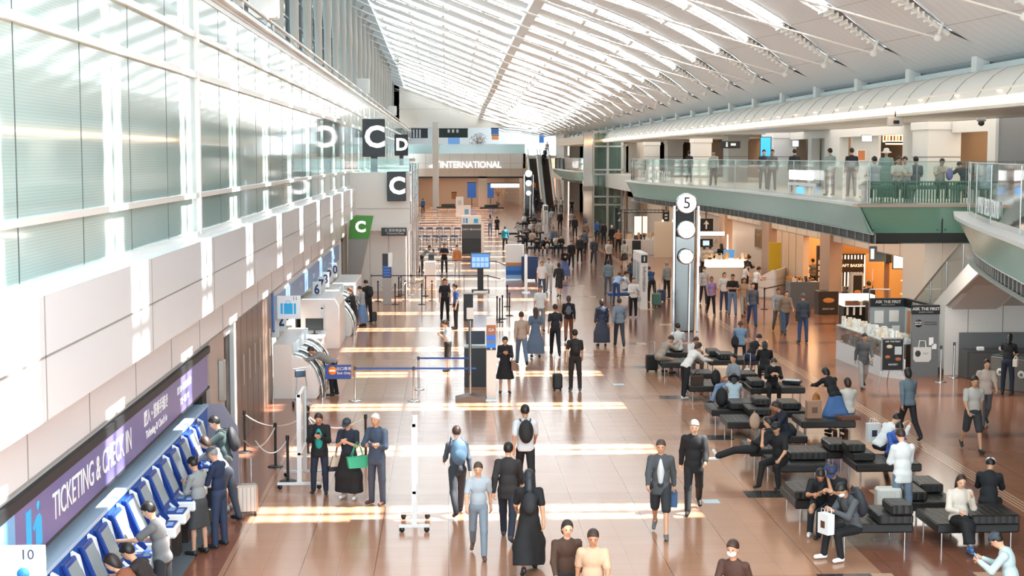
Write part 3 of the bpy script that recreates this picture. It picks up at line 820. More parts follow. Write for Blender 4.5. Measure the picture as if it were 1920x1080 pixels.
class SDF:
    def __init__(s, h=.012): s.p = []; s.h = h; s.cuts = []
    def cap(s, a, b, ra, rb=None, sq=(1, 1, 1)): s.p.append(('c', np.array(a, float), np.array(b, float), ra, ra if rb is None else rb)); return s
    def ell(s, c, r, M=None): s.p.append(('e', np.array(c, float), np.array(r, float), M, 0)); return s
    def mesh(s, name, k=.03):
        lo = []; hi = []
        for q in s.p:
            if q[0] == 'c': r = max(q[3], q[4]); lo.append(np.minimum(q[1], q[2]) - r); hi.append(np.maximum(q[1], q[2]) + r)
            else: r = max(q[2]); lo.append(q[1] - r); hi.append(q[1] + r)
        h = s.h; lo = np.min(lo, 0) - 4 * h; hi = np.max(hi, 0) + 4 * h
        n = np.ceil((hi - lo) / h).astype(int) + 1
        f = np.full(n, 1.0)
        ax = [lo[i] + h * np.arange(n[i]) for i in range(3)]
        for q in s.p:
            if q[0] == 'c': r = max(q[3], q[4]); a = np.minimum(q[1], q[2]) - r; b = np.maximum(q[1], q[2]) + r
            else: r = max(q[2]); a = q[1] - r; b = q[1] + r
            m = k + 3 * h
            i0 = np.maximum(((a - m - lo) / h).astype(int), 0); i1 = np.minimum(((b + m - lo) / h).astype(int) + 2, n)
            X, Y, Z = np.meshgrid(*[ax[i][i0[i]:i1[i]] for i in range(3)], indexing='ij')
            if q[0] == 'c':
                d = q[2] - q[1]; L = d @ d + 1e-9
                t = np.clip(((X - q[1][0]) * d[0] + (Y - q[1][1]) * d[1] + (Z - q[1][2]) * d[2]) / L, 0, 1)
                g = np.sqrt((X - q[1][0] - t * d[0]) ** 2 + (Y - q[1][1] - t * d[1]) ** 2 + (Z - q[1][2] - t * d[2]) ** 2) - (q[3] + (q[4] - q[3]) * t)
            else:
                P = np.stack([X - q[1][0], Y - q[1][1], Z - q[1][2]], -1)
                if q[3] is not None: P = P @ np.array(q[3])          # columns = local axes
                kk = np.sqrt(((P / q[2]) ** 2).sum(-1)); k2 = np.sqrt(((P / q[2] ** 2) ** 2).sum(-1)) + 1e-9
                g = kk * (kk - 1) / k2
            sl = tuple(slice(i0[i], i1[i]) for i in range(3)); f0 = f[sl]
            hh = np.clip(.5 + .5 * (f0 - g) / k, 0, 1)
            f[sl] = f0 * (1 - hh) + g * hh - k * hh * (1 - hh)
        for (pt, nn) in s.cuts:
            X, Y, Z = np.meshgrid(*ax, indexing='ij'); f = np.maximum(f, (X - pt[0]) * nn[0] + (Y - pt[1]) * nn[1] + (Z - pt[2]) * nn[2])
        f[0] = f[-1] = 1; f[:, 0] = f[:, -1] = 1; f[:, :, 0] = f[:, :, -1] = 1
        return surf_nets(f, lo, h)
def V3(*a): return np.array(a, float)
def rotm(axis, deg):
    return np.array(Matrix.Rotation(R(deg), 3, axis))
def dirv(pitch, abd, side):
    """unit vector of a limb: 0 = straight down, pitch swings it forward (+y), abd outwards"""
    p, a = R(pitch), R(abd)
    return V3(side * math.sin(a), math.cos(a) * math.sin(p), -math.cos(a) * math.cos(p))
# pose: lean, head pitch, legs [(thigh pitch, abd, knee bend)], arms [(pitch, abd, elbow bend, inward)], hip height
POSES = {
 'stand': dict(lean=0, head=8, legs=[(2, 4, 3), (0, 5, 2)], arms=[(0, 9, 12, 0), (2, 9, 14, 0)]),
 'phone': dict(lean=2, head=30, legs=[(3, 4, 4), (-1, 5, 2)], arms=[(18, 6, 105, 38), (20, 6, 108, 40)]),
 'crossed': dict(lean=-2, head=12, legs=[(2, 5, 3), (0, 4, 2)], arms=[(12, 10, 92, 72), (20, 12, 88, 75)]),
 'walk': dict(lean=4, head=8, legs=[(24, 2, 8), (-18, 2, 26)], arms=[(-24, 8, 14, 0), (24, 8, 26, 5)]),
 'walkb': dict(lean=3, head=14, legs=[(-16, 2, 30), (22, 2, 6)], arms=[(22, 8, 40, 8), (-20, 8, 12, 0)]),
 'pull': dict(lean=3, head=6, legs=[(3, 3, 5), (-4, 4, 6)], arms=[(-28, 14, 10, 0), (8, 8, 24, 0)]),
 'reach': dict(lean=10, head=24, legs=[(2, 4, 4), (-2, 5, 3)], arms=[(52, 6, 32, 10), (22, 8, 70, 25)]),
 'lean': dict(lean=38, head=15, legs=[(6, 5, 10), (-8, 5, 8)], arms=[(58, 6, 22, 8), (50, 8, 30, 8)]),
 'bend': dict(lean=62, head=10, legs=[(10, 4, 14), (-2, 5, 8)], arms=[(70, 5, 20, 8), (64, 6, 26, 10)]),
 'hip': dict(lean=0, head=4, legs=[(3, 6, 3), (0, 7, 2)], arms=[(-8, 34, 85, 70), (-8, 34, 85, 70)]),
 'armup': dict(lean=0, head=12, legs=[(3, 3, 3), (0, 3, 2)], arms=[(55, 10, 122, 15), (10, 8, 85, 30)]),
 'sit': dict(lean=2, head=10, legs=[(86, 6, 88), (84, 8, 84)], arms=[(26, 10, 62, 26), (26, 10, 60, 28)], sit=1),
 'sitphone': dict(lean=14, head=34, legs=[(86, 6, 96), (85, 7, 78)], arms=[(34, 8, 82, 30), (34, 8, 84, 32)], sit=1),
 'sitlean': dict(lean=36, head=26, legs=[(82, 9, 98), (82, 9, 94)], arms=[(64, 8, 58, 22), (60, 8, 70, 26)], sit=1),
 'sitface': dict(lean=28, head=30, legs=[(84, 6, 95), (84, 9, 84)], arms=[(72, 4, 128, 16), (44, 10, 60, 28)], sit=1),
 'sitcall': dict(lean=12, head=14, legs=[(84, 9, 90), (86, 12, 74)], arms=[(26, 12, 38, 5), (52, 16, 136, 6)], sit=1),
 'sitcross': dict(lean=4, head=16, legs=[(88, -2, 92), (94, -12, 58)], arms=[(34, 6, 118, 18), (18, 8, 72, 30)], sit=1),
 'sitback': dict(lean=-4, head=4, legs=[(84, 8, 70), (84, 8, 60)], arms=[(10, 10, 70, 28), (12, 10, 72, 30)], sit=1),
 'recline': dict(lean=-38, head=40, legs=[(88, 5, 20), (84, 6, 14)], arms=[(30, 8, 70, 30), (20, 10, 60, 30)], sit=1),
}
def joints(P):
    p = POSES[P]; J = {}
    sit = p.get('sit', 0)
    J['side'] = {}
    hz = .94
    legs = []
    for s, (a, ab, kb) in zip((-1, 1), p['legs']):
        d1 = dirv(a, ab, s); d2 = dirv(a - kb, ab * .3 if not sit else max(ab * .3, -2), s); legs.append((d1, d2))
    if sit: hz = .44 + .10
    else:
        hz = max(.07 + .43 * -d1[2] + .43 * -d2[2] for d1, d2 in legs) + .02
    J['pel'] = V3(0, 0, hz)
    L = R(-p['lean']); up = V3(0, math.sin(R(p['lean'])), math.cos(R(p['lean']))); fw = V3(0, math.cos(R(p['lean'])), -math.sin(R(p['lean'])))
    J['up'], J['fw'] = up, fw
    J['wst'] = J['pel'] + up * .16; J['chs'] = J['pel'] + up * .36; J['nek'] = J['pel'] + up * .54 + fw * .005
    hp = R(p['lean'] * .55 + p['head']); J['hup'] = V3(0, math.sin(hp), math.cos(hp)); J['hfw'] = V3(0, math.cos(hp), -math.sin(hp))
    J['hd'] = J['nek'] + up * .03 + J['hup'] * .145 + J['hfw'] * .018
    for s, (d1, d2), arm, nm in zip((-1, 1), legs, p['arms'], 'LR'):
        hip = J['pel'] + V3(s * .088, 0, -.02); kn = hip + d1 * .43; an = kn + d2 * .42
        if sit: an[2] = max(an[2], .08) if p['legs'][0][2] > 50 else an[2]
        J['hip' + nm], J['kn' + nm], J['an' + nm] = hip, kn, an
        tf = V3(0, 1, 0) if d2[2] < -.35 else V3(0, .45, .9)
        if d2[1] < -.35 and not sit: tf = V3(0, .85, -.52)
        J['toe' + nm] = an + tf * .15 + V3(s * .02, 0, -.035)
        sh = J['pel'] + up * .475 + V3(s * .170, 0, 0); pt, ab, eb, inw = arm
        d1 = dirv(pt, ab, s); el = sh + d1 * .285
        d2 = dirv(pt + eb, ab * .5, s); i = R(inw); d2 = d2 * math.cos(i) + V3(-s, 0, 0) * math.sin(i); d2 /= np.linalg.norm(d2)
        wr = el + d2 * .245
        J['sh' + nm], J['el' + nm], J['wr' + nm], J['ad' + nm] = sh, el, wr, d2
    return J
BX = np.array([[1., 0, 0], [0, 1, 0], [0, 0, 1]])
def frame(fw, up): return np.stack([V3(1, 0, 0), fw, up], 1)
def to_mesh(V, Q, name, extra=None):
    me = bpy.data.meshes.new(name)
    vs = V.tolist(); fs = Q.tolist(); mi = [0] * len(fs)
    if extra:
        n = len(vs); vs += extra.v; fs += [tuple(i + n for i in f) for f in extra.f]; mi += extra.m
    me.from_pydata(vs, [], fs); me.polygons.foreach_set('material_index', mi); me.polygons.foreach_set('use_smooth', [True] * len(fs)); me.update()
    return me
_PC = {}
def hand(mb, wr, d, s, inw):
    """palm is in the body surface; five jointed fingers here"""
    d = Vector(d); side = Vector((1, 0, 0)) if abs(d.x) < .8 else Vector((0, 1, 0))
    a = (side - d * side.dot(d)).normalized(); b = d.cross(a)
    if b.y * s > 0 and abs(d.z) > .8: b = -b
    w = Vector(wr)
    across = b; palm = a * (-s)
    for i, (o, L) in enumerate(((-.030, .066), (-.010, .076), (.010, .072), (.030, .056))):
        p0 = w + d * .078 + across * o; p1 = p0 + (d * .9 + palm * .35).normalized() * L * .5; p2 = p1 + (d * .55 + palm * .85).normalized() * L * .5
        mb.path([p0, p1, p2], [.0095, .0088, .0065], 6)
    p0 = w + d * .03 + across * .03; p1 = p0 + (d * .6 + across * .75 + palm * .3).normalized() * .038; p2 = p1 + (d * .9 + palm * .5).normalized() * .03
    mb.path([p0, p1, p2], [.012, .0105, .008], 6)
def part_mesh(P, kind):
    key = (P, kind)
    if key in _PC: return _PC[key]
    J = joints(P); up, fw = J['up'], J['fw']; T = frame(fw, up); HM = frame(J['hfw'], J['hup']); hd = J['hd']
    def torso(S, g, lo=0., coat=False):
        S.ell(J['chs'] + up * .03, (.150 + g, .100 + g, .17 + g), T).ell(J['wst'], (.130 + g, .088 + g, .14), T)
        S.cap(J['shL'] + up * -.012 + V3(.015, 0, 0), J['shR'] + up * -.012 - V3(.015, 0, 0), .050 + g * .6)
        S.ell(J['pel'] + up * .0, (.148 + g, .108 + g, .105 + g), T)
    if kind == 'body':
        S = SDF(.0115); torso(S, -.006)
        S.cap(J['nek'] - up * .06, hd - J['hup'] * .06, .052, .048)
        S.ell(hd, (.074, .093, .108), HM).ell(hd - J['hup'] * .055 + J['hfw'] * .028, (.052, .058, .058), HM)
        S.ell(hd + J['hfw'] * .092 - J['hup'] * .015, (.012, .017, .022), HM)
        for s in (-1, 1): S.ell(hd + V3(s * .076, -.004, 0) , (.010, .020, .028), HM)
        for s, n in ((-1, 'L'), (1, 'R')):
            S.cap(J['hip' + n], J['kn' + n], .080, .050).cap(J['kn' + n], J['an' + n], .048, .034)
            S.ell(J['kn' + n] * .72 + J['an' + n] * .28 - V3(0, .006, 0), (.042, .044, .07))
            S.cap(J['an' + n] - V3(0, .02, .02), J['toe' + n], .036, .028)
            S.cap(J['sh' + n], J['el' + n], .048, .037).cap(J['el' + n], J['wr' + n], .036, .025)
            S.cap(J['wr' + n] + J['ad' + n] * .02, J['wr' + n] + J['ad' + n] * .07, .026, .030)
        V, Q = S.mesh('body', .022)
        mb = MB()
        for s, n in ((-1, 'L'), (1, 'R')): hand(mb, J['wr' + n], J['ad' + n], s, 0)
        mb.k = 1
        for s in (-1, 1):
            e = hd + J['hfw'] * .086 + V3(s * .031, 0, 0) + J['hup'] * .008; mb.sph(e, .012, .009, .008, 8, 6)
        mb.k = 2; e = hd + J['hfw'] * .082 - J['hup'] * .055; mb.sph(e, .023, .012, .007, 8, 6)
        me = to_mesh(V, Q, 'body', mb)
    elif kind.startswith('top'):
        # top_<sleeve>_<fit>
        _, sl, fit = kind.split('_'); g = {'fit': .010, 'loose': .017, 'coat': .020}[fit]
        S = SDF(.0125); torso(S, g)
        if fit == 'coat' or fit == 'loose':
            S.cap(J['pel'] + up * .0 + V3(-.055, 0, 0), J['pel'] + up * .0 + V3(.055, 0, 0), .100 + g)
        if fit == 'coat' and not POSES[P].get('sit'): S.cap(J['pel'] + V3(-.06, 0, -.10), J['pel'] + V3(.06, 0, -.10), .098 + g)
        S.ell(J['wst'] - up * .01, (.140 + g, .096 + g, .19), T)
        S.cap(J['nek'] - up * .07, J['nek'] - up * .02, .068, .058)
        for n in 'LR':
            e, w_, sh = J['el' + n], J['wr' + n], J['sh' + n]
            if sl == 'none': continue
            if sl == 'short': S.cap(sh, sh + (e - sh) * .72, .047 + g, .047 + g)
            else: S.cap(sh, e, .045 + g, .039 + g * .9).cap(e, w_ - (w_ - e) * .06, .039 + g * .9, .028 + g * .7)
        low = -.03 if fit == 'fit' else (-.16 if fit == 'coat' and not POSES[P].get('sit') else -.06)
        pt = J['pel'] + up * low; S.cuts = [(pt, -up)]
        me = to_mesh(*S.mesh('t', .03), 'top')
    elif kind in ('trousers', 'wide', 'shorts'):
        g = {'trousers': .012, 'wide': .030, 'shorts': .022}[kind]; S = SDF(.0125)
        S.ell(J['pel'] + up * .01, (.150 + g, .112 + g, .12), T)
        for n in 'LR':
            h_, k_, a_ = J['hip' + n], J['kn' + n], J['an' + n]
            if kind == 'shorts': S.cap(h_, h_ + (k_ - h_) * .95, .082 + g, .060 + g)
            else: S.cap(h_, k_, .082 + g, .056 + g).cap(k_, a_ + (k_ - a_) * .04, .056 + g, .040 + g * 1.3)
        S.cuts = [(J['pel'] + up * .12, up)]
        me = to_mesh(*S.mesh('t', .028), 'trousers')
    elif kind in ('skirt', 'long_skirt', 'slim_skirt'):
        S = SDF(.014); S.ell(J['pel'] + up * .01, (.160, .122, .13), T)
        kn = (J['knL'] + J['knR']) / 2; an = (J['anL'] + J['anR']) / 2; hp = (J['hipL'] + J['hipR']) / 2
        wd = {'skirt': .15, 'long_skirt': .17, 'slim_skirt': .115}[kind]
        for s, n in ((-1, 'L'), (1, 'R'), (0, 'M')):
            k_ = kn if n == 'M' else J['kn' + n]; a_ = an if n == 'M' else J['an' + n]
            S.cap(hp + V3(s * .06, 0, 0), k_ + (a_ - k_) * (.02 if kind != 'long_skirt' else 0), .11, wd if not POSES[P].get('sit') else .09)
            if kind == 'long_skirt': S.cap(k_, a_ + (k_ - a_) * .2, wd if not POSES[P].get('sit') else .09, wd * 1.05 if not POSES[P].get('sit') else .10)
        dn = an - kn; dn /= np.linalg.norm(dn)
        S.cuts = [(kn + dn * (.04 if kind == 'skirt' else .0) if kind != 'long_skirt' else kn + dn * .34, dn), (J['pel'] + up * .12, up)]
        me = to_mesh(*S.mesh('t', .05), 'skirt')
    elif kind in ('shoeL', 'shoeR'):
        S = SDF(.010)
        for n in kind[-1]:
            a_, t_ = J['an' + n], J['toe' + n]; d = t_ - a_; d = d / np.linalg.norm(d)
            S.cap(a_ + V3(0, -.025, -.028), t_ + V3(0, 0, .002), .042, .036).cap(a_ + V3(0, -.01, .0), a_ + V3(0, -.01, -.02), .042)
        V, Q = S.mesh('t', .02)
        V[:, 2] = np.where((V[:, 2] < .004) & (V[:, 2] > -.1), .004, V[:, 2])
        me = to_mesh(V, Q, 'shoe')
    elif kind.startswith('hair'):
        S = SDF(.0105); st_ = kind.split('_')[1]
        S.ell(hd + J['hup'] * .020 - J['hfw'] * .012, (.087, .102, .110), HM)
        for s in (-1, 0, 1): S.ell(hd + J['hup'] * (.066 - .014 * abs(s)) + J['hfw'] * .060 + V3(s * .036, 0, 0), (.028, .026, .026), HM)
        if st_ in ('bob', 'long'):
            S.ell(hd - J['hup'] * .04 - J['hfw'] * .035, (.086, .075, .11), HM)
        if st_ == 'long': S.cap(hd - J['hup'] * .08 - J['hfw'] * .06, J['nek'] - up * .16 - fw * .10, .085, .075)
        if st_ == 'bun': S.ell(hd + J['hup'] * .05 - J['hfw'] * .11, (.045, .045, .045))
        if st_ == 'tail': S.cap(hd - J['hfw'] * .10, J['nek'] - up * .12 - fw * .12, .035, .02)
        n1 = (J['hfw'] * .80 - J['hup'] * .60)
        S.cuts = [(hd + J['hfw'] * .052 + J['hup'] * .050, J['hfw'] * .86 - J['hup'] * .5)]
        if st_ == 'short': S.cuts = [(hd + J['hfw'] * .060 + J['hup'] * .040, (J['hfw'] * .66 - J['hup'] * .75)), (hd - J['hup'] * .065, -J['hup'])]
        me = to_mesh(*S.mesh('t', .03), 'hair')
    elif kind == 'cap':
        S = SDF(.0105); S.ell(hd + J['hup'] * .030 - J['hfw'] * .006, (.092, .106, .098), HM); S.cuts = [(hd + J['hup'] * .035, -J['hup'])]
        V, Q = S.mesh('t', .02); mb = MB()
        vs = []
        for i in range(9):
            t = PI * i / 8; r = .085
            for rr, dz in ((.9, .04), (1, .035)):
                vs.append(tuple(hd + V3(math.cos(t) * r * rr, 0, 0) + J['hfw'] * (.055 + (.125 if rr == 1 else .02) * math.sin(t)) + J['hup'] * dz))
        mb.add(vs, [(2 * i, 2 * i + 1, 2 * i + 3, 2 * i + 2) for i in range(8)])
        me = to_mesh(V, Q, 'cap', mb)
    elif kind == 'hat':
        mb = MB(); mb.lathe([(0, .15), (.06, .145), (.095, .10), (.10, .04), (.17, .01), (.172, .0), (.098, .02)], n=20)
        M = Matrix([list(HM[0]) + [0], list(HM[1]) + [0], list(HM[2]) + [0], [0, 0, 0, 1]]); M.translation = Vector(hd + J['hup'] * .0)
        mb.xf(M); me = to_mesh(np.array(mb.v), np.array([f for f in mb.f]), 'hat')
    elif kind == 'mask':
        S = SDF(.009); S.ell(hd - J['hup'] * .048 + J['hfw'] * .045, (.066, .066, .056), HM); S.cuts = [(hd + J['hfw'] * .03, -J['hfw'])]
        me = to_mesh(*S.mesh('t', .01), 'mask')
    _PC[key] = me
    return me
SKINS = ['#d9a888', '#cf9c7c', '#e0b294', '#c48f70']
EYE = mat('#1a1412', .3); LIP = mat('#a8604e', .5)
NP = 0
TOPN = {'top': 'shirt'}
def person(pos, rz, pose, hgt, top, bot, hair, label, shoes='#222326', extra=(), skin=None, group=None, inner=None):
    """top=(sleeve, fit, colour), bot=(kind, colour), hair=(style, colour)"""
    global NP
    root = thing('person', label, 'person', tuple(pos), rz, group); s = hgt / 1.70
    if POSES[pose].get('sit'): s = 1 + (s - 1) * .5
    root.scale = (s * random.uniform(.98, 1.03), s, s)
    def put(name, kind, mats):
        o = bpy.data.objects.new(name, part_mesh(pose, kind)); COL.objects.link(o); o.parent = root
        me = o.data
        while len(me.materials) < len(mats): me.materials.append(None)
        for i, m in enumerate(mats): o.material_slots[i].link = 'OBJECT'; o.material_slots[i].material = m
        return o
    put('body', 'body', [mat(skin or SKINS[NP % 4], .5), EYE, LIP])
    nm = {'coat': 'jacket', 'loose': 'shirt', 'fit': 'shirt'}[top[1]]
    put(nm, 'top_%s_%s' % (top[0], top[1]), [mat(top[2], .8, noise=.08, scale=9, bump=.25)])
    put({'long_skirt': 'skirt', 'slim_skirt': 'skirt', 'wide': 'trousers'}.get(bot[0], bot[0]), bot[0], [mat(bot[1], .8, noise=.08, scale=8, bump=.2)])
    put('shoe', 'shoeL', [mat(shoes, .5)]); put('shoe', 'shoeR', [mat(shoes, .5)])
    if hair: put('hair', 'hair_' + hair[0], [mat(hair[1], .45)])
    for e, c in extra: put({'hat': 'hat', 'cap': 'cap', 'mask': 'face_mask'}[e], e, [mat(c, .7)])
    NP += 1
    return root
def onto(root, pose, n='R'):
    """world position of a hand"""
    J = joints(pose); p = Vector(J['wr' + n] + J['ad' + n] * .06)
    bpy.context.view_layer.update()
    return Matrix.LocRotScale(root.location, root.rotation_euler, root.scale) @ p
# ================================================================== left side: signs, kiosks, counters
LW = mat('#f4f6f6', .5); NAVY = mat('#2b3a6b', .5); CY = mat('#34b6f0', .5); BLUE = mat('#2f6fb4', .35); LBLUE = mat('#7fa6cf', .3)
RZ = (R(90), 0, R(90))          # lettering on a wall that faces +x
# ---- ticketing sign band
t = thing('ticketing_sign', 'long purple header sign reading ticketing and check in above the kiosks', 'sign', (-4.98, 0, 0))
mb = MB(); mb.box(-.04, .06, 16.9, 30.6, 2.08, 2.76); mb.build('panel', mat('#6a66a0', .3), t)
mb = MB(); mb.box(-.04, .062, 12.5, 16.9, 2.08, 2.76); mb.build('blue_panel', mat('#6fb0e0', .3), t)
mb = MB(); mb.box(-.1, .075, 12.5, 30.9, 2.76, 2.9); mb.box(-.1, .07, 12.5, 30.8, 2.04, 2.08); mb.build('housing', mat('#22262a', .5), t)
text('TICKETING & CHECK IN', .50, LW, (.065, 20.85, 2.42), RZ, t, sx=.86, ext=.003)
text('購入・搭乗手続き', .26, LW, (.065, 25.2, 2.53), RZ, t, ext=.003, sx=1.0, bold=.004)
text('Ticketing & Check in', .19, LW, (.065, 25.2, 2.26), RZ, t, ext=.003, sx=1.15, bold=.002)
text('購票及・办理登机手续', .15, LW, (.065, 27.9, 2.52), RZ, t, ext=.003)
text('발권・탑승수속', .15, LW, (.065, 27.9, 2.28), RZ, t, ext=.003)
mb = MB()
def wallrect(mb, x, y0, y1, z0, z1): mb.box(x, x + .006, y0, y1, z0, z1)
for q in ((17.35, 17.55, 2.2, 2.66),): wallrect(mb, .06, *q)
mb.prism([(17.75, 2.14), (18.0, 2.14), (18.0, 2.45), (17.92, 2.52), (17.8, 2.52), (17.62, 2.4), (17.66, 2.36), (17.75, 2.4)], .06, .066, 'x'); mb.lathe([(0, .006), (.06, .006), (.06, 0)], (.06, 17.88, 2.62), 14, 'x')
mb.build('figure_symbol', CY, t)
# ---- kiosk back wall and end panel
mb = MB(); mb.box(-5.45, -4.92, 12, 30.5, 0, 1.74); mb.k = 1; mb.box(-5.45, -4.90, 12, 30.5, 1.70, 1.76)
tag(mb.build('kiosk_back_panel', [mat('#2b62b8', .35), mat('#b8cfe8', .3)]), 'long low blue back panel behind the row of check-in kiosks', 'partition')
mb = MB(); mb.prism([(-5.3, 0), (-4.3, 0), (-4.3, 1.25), (-4.6, 1.75), (-5.3, 1.75)], 30.5, 30.54, 'y'); tag(mb.build('end_panel', mat('#8f8c98', .35)), 'grey end panel closing the row of blue check-in kiosks', 'partition')
mb = MB(); mb.box(-4.9, -4.32, 12, 30.4, 0, .02); tag(mb.build('floor_mat', mat('#5c6468', .8)), 'grey floor mat laid under the row of kiosks', 'mat')
def kiosk():
    t = thing('check_in_kiosk', 'x', 'kiosk', group='self check-in kiosks')
    Bk = mat('#1d3d88', .35)
    mb = MB(); mb.rbox(.1, .32, -.16, .16, 0, .9, .02); mb.build('pedestal', mat('#3a2e2b', .5), t)
    mb = MB(); mb.prism([(0, .75), (.3, .8), (.42, .92), (.3, 1.02), (.22, 1.1), (.1, 1.62), (0, 1.68)], .24, .34, 'y'); mb.build('side_panel', mat('#e4ebee', .3), t)
    mb = MB(); mb.prism([(0, .75), (.27, .8), (.36, .92), (.24, 1.08), (.02, 1.62), (-.03, 1.64), (-.03, .75)], -.24, .24, 'y'); mb.build('body', Bk, t)
    a = math.atan2(.22, .54); M_ = Matrix.Translation((.15, 0, 1.35)) @ Matrix.Rotation(-a, 4, 'Y')
    mb = MB(); mb.rbox(-.03, .03, -.27, .27, -.31, .31, .012); mb.xf(M_); f = mb.build('screen_frame', Bk, t)
    mb = MB(); mb.box(.03, .036, -.22, .22, -.25, .25); mb.xf(M_); mb.build('screen', mat('#8e999d', .15, emit=.12), f)
    mb = MB(); mb.rbox(.22, .62, -.22, .22, .80, .98, .03); c = mb.build('console', mat('#e8ecec', .3), t)
    mb = MB(); mb.rbox(.24, .58, -.20, .20, .97, 1.0, .01); mb.build('console_top', Bk, c)
    mb = MB(); mb.box(.30, .40, -.05, .14, 1.0, 1.012); mb.box(.46, .55, -.16, .02, 1.0, 1.015); mb.build('reader', mat('#8fb0dc', .3), c)
    return t
k0 = kiosk(); ky = [16.2, 17.1, 18.0, 19.0, 19.9, 20.8, 21.7, 22.6, 23.5, 24.4, 25.3, 26.2, 27.1, 28.0, 28.9]
for i, y in enumerate(ky):
    lab = 'blue framed check-in kiosk, %s in the row from the camera end' % ['first', 'second', 'third', 'fourth', 'fifth', 'sixth', 'seventh', 'eighth', 'ninth', 'tenth', 'eleventh', 'twelfth', 'thirteenth', 'fourteenth', 'fifteenth and last'][i]
    if i == 0: k0.location = (-4.9, y, 0); k0['label'] = lab
    else: dup(k0, (-4.9, y, 0), label=lab)
# ---- projecting square signs
def projecting(x0, x1, y, z0, z1, lab, num, kind):
    t = thing('projecting_sign', lab, 'sign', (x0, y, z0)); W = x1 - x0; Hh = z1 - z0
    MB().rbox(0, W, -.03, .03, 0, Hh, .008).build('board', mat('#f3f5f5', .35), t)
    text(num, .15, mat('#3a4a60', .5), (W * .76, -.033, Hh * .88), parent=t)
    mb = MB()
    if kind == 'bag':
        mb.rbox(W * .29, W * .66, -.04, -.03, Hh * .22, Hh * .68, .004); mb.box(W * .15, W * .24, -.04, -.03, Hh * .22, Hh * .68); mb.box(W * .71, W * .80, -.04, -.03, Hh * .22, Hh * .68)
        mb.path([(W * .38, -.034, Hh * .68), (W * .38, -.034, Hh * .78), (W * .56, -.034, Hh * .78), (W * .56, -.034, Hh * .68)], .008, 6)
    else:
        mb.lathe([(0, .008), (.065, .008), (.065, 0)], (W * .70, -.03, Hh * .62), 18, 'y'); mb.prism([(W * .46, 0.02), (W * .94, .02), (W * .94, Hh * .28), (W * .86, Hh * .42), (W * .56, Hh * .42), (W * .46, Hh * .28)], -.038, -.03, 'y'); mb.box(W * .28, W * .31, -.038, -.03, .02, Hh * .4)
    mb.build('pictogram', CY if kind == 'bag' else mat('#3a8ccf', .5), t)
    return t
projecting(-4.92, -4.18, 15.4, 2.02, 2.78, 'white projecting sign with number ten and a blue figure', '10', 'man')
projecting(-4.90, -4.22, 43.1, 2.13, 2.80, 'white projecting sign with a bright blue suitcase symbol', '11', 'bag')
# ---- blue band above the bag drop counters
t = thing('baggage_sign', 'long blue header sign above the bag drop counters', 'sign', (-5.0, 0, 0))
MB().box(-.04, .06, 42.2, 68.6, 2.1, 2.78).build('panel', mat('#6e95c4', .3), t)
for i, s_ in enumerate(('Baggage Drop', '手荷物', 'Baggage', 'お預け', 'Drop')): text(s_, .30, mat('#c3d6ec', .5), (.065, 45.5 + i * 5, 2.44), RZ, t, ext=.003)
mb = MB(); mb.box(-5.2, -4.9, 42.0, 42.3, 1.9, 3.0); tag(mb.build('blue_post', [mat('#1f5fa8', .4)]), 'blue edge post beside the suitcase sign', 'post')
mb = MB(); mb.box(-6.6, -4.95, 68.7, 70.0, 0, 3); mb.k = 1; mb.box(-6.6, -4.98, 70.0, 71.4, 0, 3); mb.k = 2; mb.box(-6.6, -4.93, 71.4, 73.5, 0, 3)
struct('wall_left', mb, [mat('#e2e0da', .4), mat('#161616', .5), mat('#7d7872', .4)])
# ---- bag drop machines
def bag_unit(y0, n, w=1.4):
    for i in range(n):
        t = thing('bag_drop_machine', 'x', 'bag drop machine', (-4.9, y0 + i * w, 0), group='bag drop machines')
        mb = MB(); mb.box(0, .52, 0, w, 0, 1.53); mb.build('cabinet', mat('#e9e2da', .35), t)
        arc = [(.52 + .80 * math.sin(a), 1.2 * math.cos(a)) for a in np.linspace(0, PI / 2, 12)]
        mb = MB(); mb.prism([(.52, 0)] + [(p[0] - (.05 if j > 9 else 0), max(p[1], .08) if j < 11 else .08) for j, p in enumerate(arc)][::1] + [(1.2, 0)], 0, .42, 'y'); mb.build('curved_front', mat('#efece8', .3), t)
        mb = MB(); vs = [(.52 + (x - .52) * .92, y, z * .94) for y in (.42, w) for x, z in arc]; nn = len(arc)
        mb.add(vs, [(q, q + 1, nn + q + 1, nn + q) for q in range(nn - 1)], True); mb.build('belt_recess', mat('#5a6062', .4), t)
        for y in (.44, w - .06): 
            mb = MB(); mb.path([(x + .02, y, z + .03) for x, z in arc], .045, 8); mb.build('hoop', CHROME, t)
        mb = MB(); mb.rbox(.50, .62, .55, w - .2, 1.2, 1.55, .02); mb.build('screen', mat('#c9d6da', .2, emit=.3), t)
        mb = MB()
        for a in (.5, .8, 1.1): x, z = .52 + .76 * math.sin(a), 1.14 * math.cos(a); mb.box(x - .05, x + .03, .5, w - .12, z - .03, z + .05)
        mb.build('dark_slots', BLACK, t)
        lab = {(41.9, 0): 'white bag drop machine nearest the camera, with plain curved side', (41.9, 1): 'second white bag drop machine, just behind the nearest one', (41.9, 2): 'third white bag drop machine, last of the near unit',
               (56.6, 0): 'first machine of the further bag drop unit, beside the standing panel', (56.6, 1): 'second machine of the further bag drop unit', (56.6, 2): 'third machine of the further bag drop unit', (56.6, 3): 'last machine of the further bag drop unit'}[(y0, i)]
        t['label'] = lab
bag_unit(41.9, 3); bag_unit(56.6, 4)
mb = MB(); mb.rbox(-5.0, -3.9, 46.3, 48.2, 0, 1.15, .03); mb.rbox(-5.1, -3.85, 46.2, 48.3, 1.15, 1.2, .01); tag(mb.build('service_desk', mat('#e6e4e0', .35)), 'white service desk behind the first bag drop unit', 'desk')
